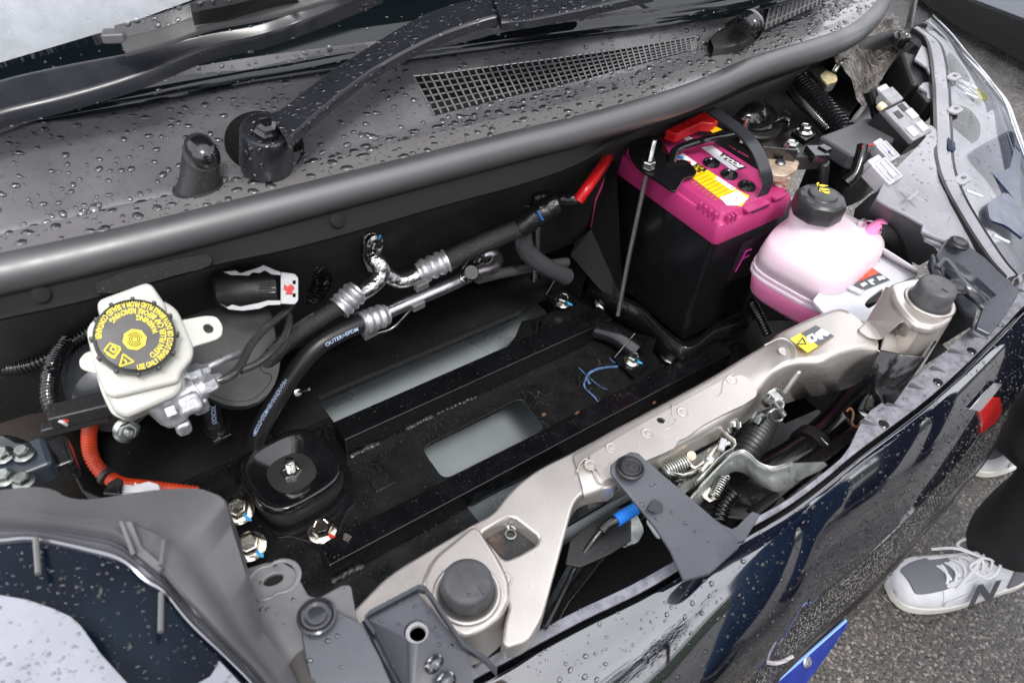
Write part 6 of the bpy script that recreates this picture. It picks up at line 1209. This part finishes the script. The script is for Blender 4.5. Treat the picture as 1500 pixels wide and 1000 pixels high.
# ------------------------------------------------------------------ LEFT HEADLAMP
lh = thing('headlamp', 'out of focus left headlamp with dark blue and white reflections drawn on its lens in the lower left corner', 'headlamp', W(120, 880, .85))
tp = [(-40, 716, .862), (0, 717, .86), (40, 712, .858), (76, 715, .856), (98, 727, .853), (124, 731, .852), (160, 727, .85), (230, 716, .846), (288, 713, .84), (312, 719, .836), (331, 730, .832), (340, 765, .825), (352, 805, .82), (363, 845, .815), (378, 905, .805), (398, 940, .80), (430, 985, .79), (455, 1060, .77)]
rmo = [(-40, 762, .868), (0, 763, .867), (60, 766, .866), (93, 770, .865), (135, 776, .864), (167, 782, .862), (197, 803, .858), (233, 832, .85), (267, 872, .842), (333, 940, .825), (383, 993, .812), (430, 1060, .80)]
T_ = catmull([W(*p) for p in tp], 4); O_ = catmull([W(*p) for p in rmo], 6)
def re(l, n):
    L = [0]
    for i in range(1, len(l)): L.append(L[-1]+(l[i]-l[i-1]).length)
    q = []
    for i in range(n):
        s = L[-1]*i/(n-1); j = max(0, min(len(l)-2, int(np.searchsorted(L, s))-1)); q.append(l[j].lerp(l[j+1], (s-L[j])/(L[j+1]-L[j])))
    return q
T2_, O2_ = re(T_, 60), re(O_, 60)
loft('housing', [[p-Z*.05 for p in T2_], [p-Z*.003 for p in T2_], [p.lerp(q, .03)+Z*.0005 for p, q in zip(T2_, O2_)], [p.lerp(q, .5) for p, q in zip(T2_, O2_)], [p.lerp(q, .72)+Z*.0005 for p, q in zip(T2_, O2_)], [p.lerp(q, .76)+Z*.003 for p, q in zip(T2_, O2_)], [p.lerp(q, .97)+Z*.003 for p, q in zip(T2_, O2_)], O2_, [p-Z*.008 for p in O2_]], M('housing_left', (.095, .095, .10), .33, rvar=.08, bump=.15, bs=700, bdist=.0004, var=.15, vs=16), lh, angle=35)
rmi = [(-40, 792, .862), (0, 793, .862), (50, 790, .861), (133, 808, .858), (180, 823, .855), (213, 852, .848), (240, 868, .844), (277, 913, .836), (333, 966, .824), (375, 1010, .815), (420, 1075, .80)]
I2_ = re(catmull([W(*p) for p in rmi], 6), 60)
loft('lens_rim', [[p-Z*.004 for p in O2_], [p.lerp(q, .15)-Z*.006 for p, q in zip(O2_, I2_)], [p.lerp(q, .3)-Z*.001 for p, q in zip(O2_, I2_)], [p.lerp(q, .42)-Z*.003 for p, q in zip(O2_, I2_)], [p.lerp(q, .55)+Z*.0005 for p, q in zip(O2_, I2_)], [p.lerp(q, .72)-Z*.003 for p, q in zip(O2_, I2_)], [p.lerp(q, .85) for p, q in zip(O2_, I2_)], I2_, [p-Z*.003 for p in I2_]], M('lamp_rim_clear', (.16, .16, .18), .10, coat=1, rvar=.05, metal=.5), lh, angle=30)
prism('rim_clip', [W(*p) for p in ((180, 762, .868), (192, 762, .868), (207, 800, .864), (240, 828, .858), (232, 838, .855), (200, 812, .860))], .004, bpy.data.materials['housing_left'], lh, bev=.0008, flat=False)
for p in (((178, 764, .868), (196, 812, .862)), ((240, 792, .86), (236, 828, .86))): tube('rim_rib', [W(*p[0]), W(*p[1])], .0014, bpy.data.materials['housing_left'], lh, n=2)
far = [(-40, 1100, .83), (60, 1110, .83), (150, 1110, .828), (220, 1110, .825), (300, 1110, .82), (420, 1110, .80)]
F2_ = re([W(*p) for p in far], 60)
loft('navy_hood_reflection', [[p-Z*.003 for p in I2_], [p.lerp(q, .3)+Z*.002 for p, q in zip(I2_, F2_)], [p.lerp(q, .65)+Z*.0015 for p, q in zip(I2_, F2_)], F2_], hoodReflM, lh, angle=0)  # navy colour stands for the dark hood mirrored in the lens
prism('white_sky_reflection', [W(x, y, .8665-.000*x) for x, y in ((-40, 868), (0, 871), (40, 878), (75, 890), (102, 902), (118, 916), (132, 936), (148, 958), (168, 980), (200, 1015), (240, 1100), (-40, 1100))], .001, reflM, lh, bev=0, n=Z)  # pale patch painted for the bright sky mirrored in the lens
prism('white_sky_reflection', [W(x, y, .834) for x, y in ((322, 968), (308, 990), (290, 1000), (282, 1030), (380, 1030))], .001, reflM, lh, bev=0)
for p in (((52, 788, .865), (56, 840, .864)), ((236, 868, .849), (235, 925, .85))):
    tube('lens_pin', [W(*p[0]), W(*p[1])], .0016, M('clear_pin', (.12, .12, .12), .12) if p[0][0] == 52 else bpy.data.materials['clear_pin'], lh, n=3)
# ------------------------------------------------------------------ OPEN HOOD above the bay (seen only mirrored in the glass)
hd2 = thing('hood', 'open dark hood raised above the bay on its prop rod', 'hood', (.5, .95, 1.08))
hp = [[Vector((x, 1.22+.02*math.cos((x-.5)*2), 1.24)) for x in [-.15+.16*i for i in range(10)]], [Vector((x, .93, 1.50)) for x in [-.15+.16*i for i in range(10)]], [Vector((x, .62, 1.72)) for x in [-.12+.155*i for i in range(10)]]]
loft('hood_panel', hp, M('hood_liner', (.008, .008, .009), .9), hd2, thick=.02, angle=0)
tube('hood_rib', [Vector((0, .95, 1.46)), Vector((.5, .80, 1.57)), Vector((1.1, .95, 1.46))], .015, blackP, hd2)
# ------------------------------------------------------------------ PEOPLE
def skin_fig(name, verts, edges, radii, mat, parent, sub=2):
    me = bpy.data.meshes.new(name); me.from_pydata([tuple(v) for v in verts], edges, []); me.update()
    o = link(name, me, mat, parent)
    o.modifiers.new('skin', 'SKIN')
    if not me.skin_vertices: me.attributes.new if False else None
    for i, r in enumerate(radii): me.skin_vertices[0].data[i].radius = (r, r)
    me.skin_vertices[0].data[0].use_root = True
    m = o.modifiers.new('sub', 'SUBSURF'); m.levels = sub; m.render_levels = sub
    return o
skinM = M('skin', (.34, .20, .14), .5, sss=.1)
def figure(label, loc, yaw, top, legs, shoes=None, hands_up=True, built_legs=True, scale=1):
    t = thing('person', label, 'person', loc); c, s = math.cos(yaw), math.sin(yaw)
    def L(x, y, z): return Vector((loc[0]+(x*c-y*s)*scale, loc[1]+(x*s+y*c)*scale, z*scale))   # +y is the way the person faces
    me = bpy.data.meshes.new
    # trunk and arms
    v = [L(0, 0, .95), L(0, 0, 1.10), L(0, .0, 1.28), L(0, 0, 1.43), L(.17, 0, 1.40), L(.21, .08, 1.15), L(.13, .27, 1.22), L(-.17, 0, 1.40), L(-.21, .08, 1.15), L(-.13, .27, 1.22), L(0, .01, 1.50)]
    e = [(0, 1), (1, 2), (2, 3), (3, 4), (4, 5), (5, 6), (3, 7), (7, 8), (8, 9), (3, 10)]
    for nm in ('jacket',):
        m_ = me(nm); m_.from_pydata([tuple(q) for q in v], e, []); o = link(nm, m_, top, t); md = o.modifiers.new('skin', 'SKIN')
        for i, r in enumerate((.15, .145, .155, .12, .07, .055, .042, .07, .055, .042, .055)): m_.skin_vertices[0].data[i].radius = (r, r*.8)
        m_.skin_vertices[0].data[0].use_root = True; o.modifiers.new('sub', 'SUBSURF').render_levels = 2; fin(o, angle=0)
    lathe('head', L(0, .02, 1.53), Z, [(0, 0), (.05, .0), (.055, .03), (.068, .07), (.076, .12), (.074, .17), (.055, .21), (.03, .228), (0, .232)], skinM, t, seg=24, up=Vector((c, s, 0)), fn=lambda a, r, h: .92+.14*abs(math.sin(a)))
    lathe('hair', L(0, .01, 1.64), Z, [(.080, .0), (.082, .05), (.066, .105), (.035, .128), (0, .134)], blackP, t, seg=24)
    lathe('nose', L(0, .095, 1.61), Vector((0, 0, 1)), [(0, 0), (.012, .002), (.008, .03), (0, .035)], skinM, t, seg=10)
    for sx_ in (-1, 1):
        hc = L(.12*sx_, .31, 1.23); box('palm', hc, .075, .035, .085, skinM, t, bev=.012, seg=3)
        for k in range(4): tube('finger', [hc+Vector((0, 0, .03))+Vector((c, s, 0))*(k-1.5)*.018, hc+Vector((0, 0, .075-.006*abs(k-1.5)))+Vector((c, s, 0))*(k-1.5)*.019+Vector((-s, c, 0))*.01, hc+Vector((0, 0, .09-.006*abs(k-1.5)))+Vector((-s, c, 0))*.035+Vector((c, s, 0))*(k-1.5)*.018], .0085, skinM, t, n=4)
        tube('thumb', [hc+Vector((c, s, 0))*.03*-sx_, hc+Vector((c, s, 0))*.055*-sx_+Z*.03, hc+Vector((c, s, 0))*.055*-sx_+Z*.05+Vector((-s, c, 0))*.02], .0095, skinM, t, n=4)
    if built_legs:
        v = [L(0, 0, .98), L(0, 0, .90), L(.10, 0, .84), L(.11, .02, .48), L(.12, .0, .06), L(-.10, 0, .84), L(-.11, .02, .48), L(-.12, .0, .06)]
        m_ = me('trousers'); m_.from_pydata([tuple(q) for q in v], [(0, 1), (1, 2), (2, 3), (3, 4), (1, 5), (5, 6), (6, 7)], []); o = link('trousers', m_, legs, t); o.modifiers.new('skin', 'SKIN')
        for i, r in enumerate((.15, .14, .10, .075, .062, .10, .075, .062)): m_.skin_vertices[0].data[i].radius = (r, r)
        m_.skin_vertices[0].data[0].use_root = True; o.modifiers.new('sub', 'SUBSURF').render_levels = 2; fin(o, angle=0)
        for sx_ in (-1, 1): prism('shoe', chk([L(.12*sx_+a, b, .075) for a, b in ((-.045, -.09), (.045, -.09), (.05, .1), (.02, .19), (-.03, .18), (-.05, .1))], 2), .075*scale, blackP, t, bev=.01)
    return t
jeans = M('blue_jeans', (.04, .085, .17), .8, bump=.3, bs=60, bdist=.004, var=.3, vs=20); navy = M('navy_jacket', (.02, .045, .16), .7); blk = M('black_cloth', (.014, .014, .015), .75, bump=.25, bs=30, bdist=.006, var=.2, vs=12)
figure('photographer in blue jeans and dark jacket standing in front of the bumper', (.02, -.42, 0), R_(-20), M('dark_jacket', (.03, .03, .035), .7), jeans)
figure('man in blue jeans and dark top standing close in front of the bumper', (.98, -.52, 0), R_(15), M('dark_top', (.02, .025, .04), .7), jeans)
figure('tall man in dark navy clothes beside the man in blue jeans', (1.75, -.72, 0), R_(40), M('navy_dark', (.008, .012, .03), .7), blk)
figure('person in a blue jacket and dark trousers standing further off in front', (-.75, -1.9, 0), R_(-15), navy, blk)
pn = figure('person in wide black trousers and grey white trainers at the right edge', (1.44, .10, 0), R_(75), blk, blk, built_legs=False)
def shoe(toe, heel, par, detail=True, lift=0):
    d = (heel-toe); Ln = d.length; d.normalize(); sd_ = Z.cross(d)
    up_, rings = [], []
    suede = bpy.data.materials.get('trainer_suede') or M('trainer_suede', (.76, .76, .78), .8, bump=.25, bs=900, bdist=.0006, var=.12, vs=25)
    lea = bpy.data.materials.get('trainer_white') or M('trainer_white', (.86, .86, .88), .5, var=.08, vs=20); mesh_ = bpy.data.materials.get('trainer_grey') or M('trainer_grey', (.18, .18, .20), .8, bump=.5, bs=1600, bdist=.0006)
    sole = bpy.data.materials.get('trainer_sole') or M('trainer_sole', (.74, .72, .66), .55)
    S_ = (0, .02, .06, .14, .25, .38, .5, .62, .75, .88, .97, 1); Wd = (.004, .022, .034, .044, .049, .048, .043, .038, .036, .035, .028, .012); H_ = (.030, .045, .052, .057, .062, .074, .088, .098, .104, .108, .108, .10)
    asym = (.0, .002, .004, .006, .006, .003, 0, -.002, -.002, 0, 0, 0)
    outl = [toe+d*Ln*s+sd_*(w*1.08+a) for s, w, a in zip(S_, Wd, asym)]+[toe+d*Ln*s-sd_*(w*1.08-a) for s, w, a in list(zip(S_, Wd, asym))[::-1]]
    outl = catmull(outl, 3, closed=True); prism('sole', [p+Z*.024 for p in outl], .022, sole, par, bev=.005, seg=3)
    for s, w, h, a in zip(S_, Wd, H_, asym):
        r = []
        for i in range(15):
            an = math.pi*i/14; x = math.cos(an); z = math.sin(an); k = (abs(x)**2.6+abs(z)**2.6)**(-1/2.6)
            nar = 1-.45*max(0, z*k)*min(1, max(0, (s-.2)/.4)); r.append(toe+d*Ln*s+sd_*(w*x*k*nar+a)+Z*(.022+(h-.022)*max(0, z)*k))
        rings.append(r)
    def patchr(name, i0, i1, j0, j1, off, mat):
        rr = []
        for r in rings[i0:i1+1]:
            c = sum(r, Vector())/len(r); rr.append([p+(p-c).normalized()*off for p in r[j0:j1+1]])
        return loft(name, rr, mat, par, thick=.0012, off=0, angle=0, sub=1)
    loft('upper', rings, lea, par, angle=0, sub=1)
    patchr('toe_cap', 0, 4, 0, 14, .0012, suede); patchr('toe_mesh', 2, 5, 4, 10, .0022, mesh_); patchr('eyestay', 4, 8, 4, 5, .003, suede); patchr('eyestay', 4, 8, 9, 10, .003, suede); patchr('heel_counter', 8, 11, 0, 5, .0018, mesh_); patchr('heel_counter', 8, 11, 9, 14, .0018, mesh_)
    patchr('side_panel', 4, 8, 0, 2, .0016, suede); patchr('side_panel', 4, 8, 12, 14, .0016, suede)
    if detail:
        lw = bpy.data.materials.get('lace_white') or M('lace_white', (.82, .82, .82), .8)
        for k in range(6):
            s = .27+.055*k; h = float(np.interp(s, S_, H_))+.004; c = toe+d*Ln*s
            tube('lace', [c+sd_*.022+Z*(h-.012), c+sd_*.011+d*.006+Z*(h+.001), c-sd_*.011+d*.011+Z*(h+.001), c-sd_*.022+d*.016+Z*(h-.012)], .0028, lw, par, flat=.6); tube('lace', [c-sd_*.022+Z*(h-.012), c-sd_*.011+d*.006+Z*(h+.003), c+sd_*.011+d*.011+Z*(h+.003), c+sd_*.022+d*.016+Z*(h-.012)], .0028, lw, par, flat=.6)
        c = toe+d*Ln*.52
        for q in ([(0, .0, .098), (.03, .02, .10), (.02, .045, .085), (-.02, .035, .088), (0, 0, .1)], [(0, 0, .1), (.02, -.02, .104), (-.01, -.035, .09), (-.03, -.01, .092), (0, 0, .1)], [(0, 0, .1), (-.03, .03, .09), (-.05, .05, .06)], [(0, 0, .1), (-.035, -.02, .085), (-.055, -.03, .06)]):
            tube('lace_bow', [c+d*a+sd_*b+Z*h for a, b, h in q], .0026, lw, par, n=6)
    for sg in (1,):
        s0_ = .50; h = .050; c = toe+d*Ln*s0_; side_ = sd_ if (sd_.dot(Vector((0, -1, 0))) > 0) else -sd_
        c = c+side_*(.0455)+Z*h; nx_ = side_.lerp(Z, .28).normalized(); upd = (Z-nx_*Z.dot(nx_)).normalized(); xd_ = upd.cross(nx_)
        text('side_letter', 'N', c, xd_, upd, .062, darkPr, par, bold=.003, lift=.001, shear=.15, sx=1.15)
shoe(Vector((1.030, .075, 0)), Vector((1.300, -.03, 0)), pn); shoe(Vector((1.44, .165, 0)), Vector((1.71, .12, 0)), pn)
def leg(b, k, ph, par):
    rr = []
    for i, (z, r, dx, dy) in enumerate(((.085, .058, 0, 0), (.10, .064, 0, 0), (.13, .068, .004, 0), (.17, .064, .006, .004), (.21, .070, .010, .003), (.26, .066, .014, .006), (.32, .072, .02, .008), (.40, .070, .03, .01), (.50, .078, .04, .01), (.65, .085, .06, .01), (.80, .095, .08, .0), (.98, .11, .09, 0))):
        q = []
        for j in range(40):
            a = 2*math.pi*j/40; f = 1+.05*math.sin(3*a+ph+i*1.3)+.045*math.sin(2*a-i*.9+ph)+.03*math.sin(5*a+i*2)
            q.append(b+Vector((dx*k+math.cos(a)*r*f, dy*k+math.sin(a)*r*f*.9, z+.012*math.sin(a*2+ph))))
        rr.append(q)
    loft('trouser_leg', rr, blk, par, closed=True, thick=.003, sub=1, angle=0, close_rows=False)
leg(Vector((1.238, .015, .0)), 1, 0, pn); leg(Vector((1.50, .125, 0)), -1, 2, pn)
# ------------------------------------------------------------------ PARKED CAR at the top right, verge and trees behind the photographer
pc = thing('parked_car', 'grey blue car parked on wet asphalt at the top right corner', 'car', (4.4, 2.2, 0))
cpM = M('grey_blue_paint', (.16, .175, .20), .25, coat=.5, rvar=.05)
prof = [(3.56, .235), (3.50, .25), (3.46, .30), (3.47, .36), (3.45, .42), (3.42, .60), (3.42, .85), (3.48, .98), (3.72, 1.45), (3.9, 1.52), (4.9, 1.52), (5.1, 1.4), (5.25, .95), (5.28, .4), (5.2, .24)]
ys = [-.2, 0, .6, 1.4, 2.2, 3.0, 3.7, 4.1, 4.3]
def cprof(y):
    k = min(1, max(0, min(y+.2, 4.3-y)/.6)); k = .97+.03*math.sqrt(k); return [Vector((4.42+(x-4.42)*k, y, .24+(z-.24)*(.62+.38*min(1, max(0, min(y-.2, 4.1-y))/.9) if z > .9 else 1))) for x, z in prof]
loft('body', [cprof(y) for y in ys], cpM, pc, closed=True, capped=True, angle=30)
loft('sill_trim', [[Vector((3.50, y, .245)) for y in ys[1:-1]], [Vector((3.445, y, .275)) for y in ys[1:-1]], [Vector((3.452, y, .335)) for y in ys[1:-1]]], cpM, pc)
loft('window_glass', [[Vector((3.475, y, 1.0)) for y in ys[2:-2]], [Vector((3.69, y, 1.40)) for y in ys[2:-2]]], glassM, pc)
for y in (.55, 3.4):
    lathe('wheel', Vector((3.47, y, .31)), Vector((-1, 0, 0)), [(.31, -.2), (.31, -.01), (.29, .0), (.20, 0), (.19, -.02), (.05, -.01), (0, 0)], rubM, pc, seg=40)
tag(mk('shaded_grass_strip', [W(1325, -40, .01), W(1342, -4, .01), W(1400, 38, .01), W(1500, 92, .01), W(1600, 140, .01), Vector((9, .5, .01)), Vector((9, 6, .01)), Vector((4.4, 4, .01))], [tuple(range(8))[::-1]], M('shaded_grass', (.012, .016, .007), .8, var=.5, vs=6, bump=1, bs=90, bdist=.03), None, smooth=False), 'dark green strip of grass with the parked car shade in its colour at the top right', 'grass', None, 'structure')  # grass colour darkened for the parked car's shade and wet reflection
gr = M('verge_grass', (.045, .075, .018), .9, var=.5, vs=40, bump=1, bs=60, bdist=.05)
tag(mk('grass_verge', [(-20, -9, .03), (20, -9, .03), (20, -3.2, .03), (-20, -3.2, .03)], [(0, 1, 2, 3)], gr, None, smooth=False), 'strip of grass behind the photographer mirrored in the bumper', 'grass', None, 'structure')
lf = M('tree_leaves', (.035, .055, .02), .7, var=.5, vs=3)
for i, (x, y) in enumerate(((-7, -14), (-2.5, -16), (2.5, -13), (7, -15), (12, -12))):
    t = thing('tree', ('broad dark tree far to the left behind the photographer', 'tall dark tree left of centre behind the photographer', 'dark tree straight behind the photographer', 'dark tree right of centre behind the photographer', 'dark tree far to the right behind the photographer')[i], 'tree', (x, y, 0))
    tube('trunk', [Vector((x, y, 0)), Vector((x+.1, y, 1.5)), Vector((x, y+.1, 3.4))], .16, rustM, t)
    vs, fs = [], []
    for k in range(1500):
        a, b, rr = rnd.uniform(0, 6.28), rnd.uniform(-1, 1), rnd.random()**.4*2.3*(1+.25*math.sin(k)); q = math.sqrt(1-b*b)
        c = Vector((x+rr*q*math.cos(a), y+rr*q*math.sin(a), 3.8+rr*b*1.1)); u = Vector((rnd.uniform(-1, 1), rnd.uniform(-1, 1), rnd.uniform(-1, 1))).normalized(); w = u.cross(Z).normalized(); s_ = rnd.uniform(.1, .22); n0 = len(vs)
        vs += [c-u*s_, c+w*s_*.6, c+u*s_, c-w*s_*.6]; fs.append((n0, n0+1, n0+2, n0+3))
    mk('crown', vs, fs, lf, t, smooth=False)
# ------------------------------------------------------------------ WATER DROPS
def parts(root, *names): return [o for o in bpy.data.objects if o.parent == root and o.name.split('.')[0] in names]
drops('cowl_drops', parts(cowl, 'panel_face', 'glass_trim_strip'), 3600, .0006, .0032, water, 'many small rain drops beaded on the grey cowl panel', seed=2, power=3)
drops('seal_drops', parts(seal, 'seal_lip')+parts(cowl, 'panel_face'), 2600, .0008, .0046, water, 'large flat rain drops lying on the ledge beside the rubber seal', seed=3, power=2.6, flat=.42, regionf=lambda c: c[1] < float(np.interp(c[0], [p.x for p in TB], [p.y for p in TB]))+.003)
drops('wiper_drops', parts(w1, 'arm', 'pivot_boss', 'arm_tip'), 700, .0007, .0026, water, 'rain drops beaded on the broad wiper arm', seed=4, power=2.5)
drops('wiper_drops', parts(w2, 'arm')+parts(w3, 'blade_spine', 'blade_cover'), 600, .0007, .0024, water, 'rain drops beaded on the long wiper arm at the top left', seed=5, power=2.5)
drops('glass_drops', parts(ws, 'black_band', 'clear_glass'), 2600, .0007, .0020, water, 'rain drops beaded on the windscreen', seed=6, power=2.5, regionf=lambda c: c[2] < 1.25 and -.35 < c[0] < .9)
drops('bumper_drops', [face_], 3600, .0006, .0024, water, 'rain drops beaded on the glossy bumper face', seed=7, power=3)
drops('lamp_drops', parts(rh, 'housing_top', 'lens', 'lamp_rim', 'housing_ear', 'upper_housing'), 650, .0004, .0018, water, 'fine rain drops on the right headlamp and its grey housing', seed=8, power=2.5)
drops('bracket_drops', parts(lb, 'bracket_plate')+parts(tb, 'tray_floor')+parts(fb3, 'plate')+parts(br, 'bracket_top')+parts(bm_, 'top_flange')+parts(rs2, 'stop_body')+parts(rs1, 'stop_body')+parts(fb2, 'bracket_plate'), 900, .0004, .0017, water, 'fine rain drops on the plastic brackets behind the bumper', seed=9, power=2.5)
drops('headlamp_drops', parts(lh, 'navy_hood_reflection', 'white_sky_reflection'), 700, .0003, .0012, water, 'blurred rain drops on the left headlamp', seed=10, power=2)
drops('lower_bumper_drops', parts(bm_, 'lower_panel', 'lower_lip'), 2600, .0007, .0024, water, 'dense rain drops on the textured lower bumper panel', seed=11, power=1.6, up=-.5, seg=6)
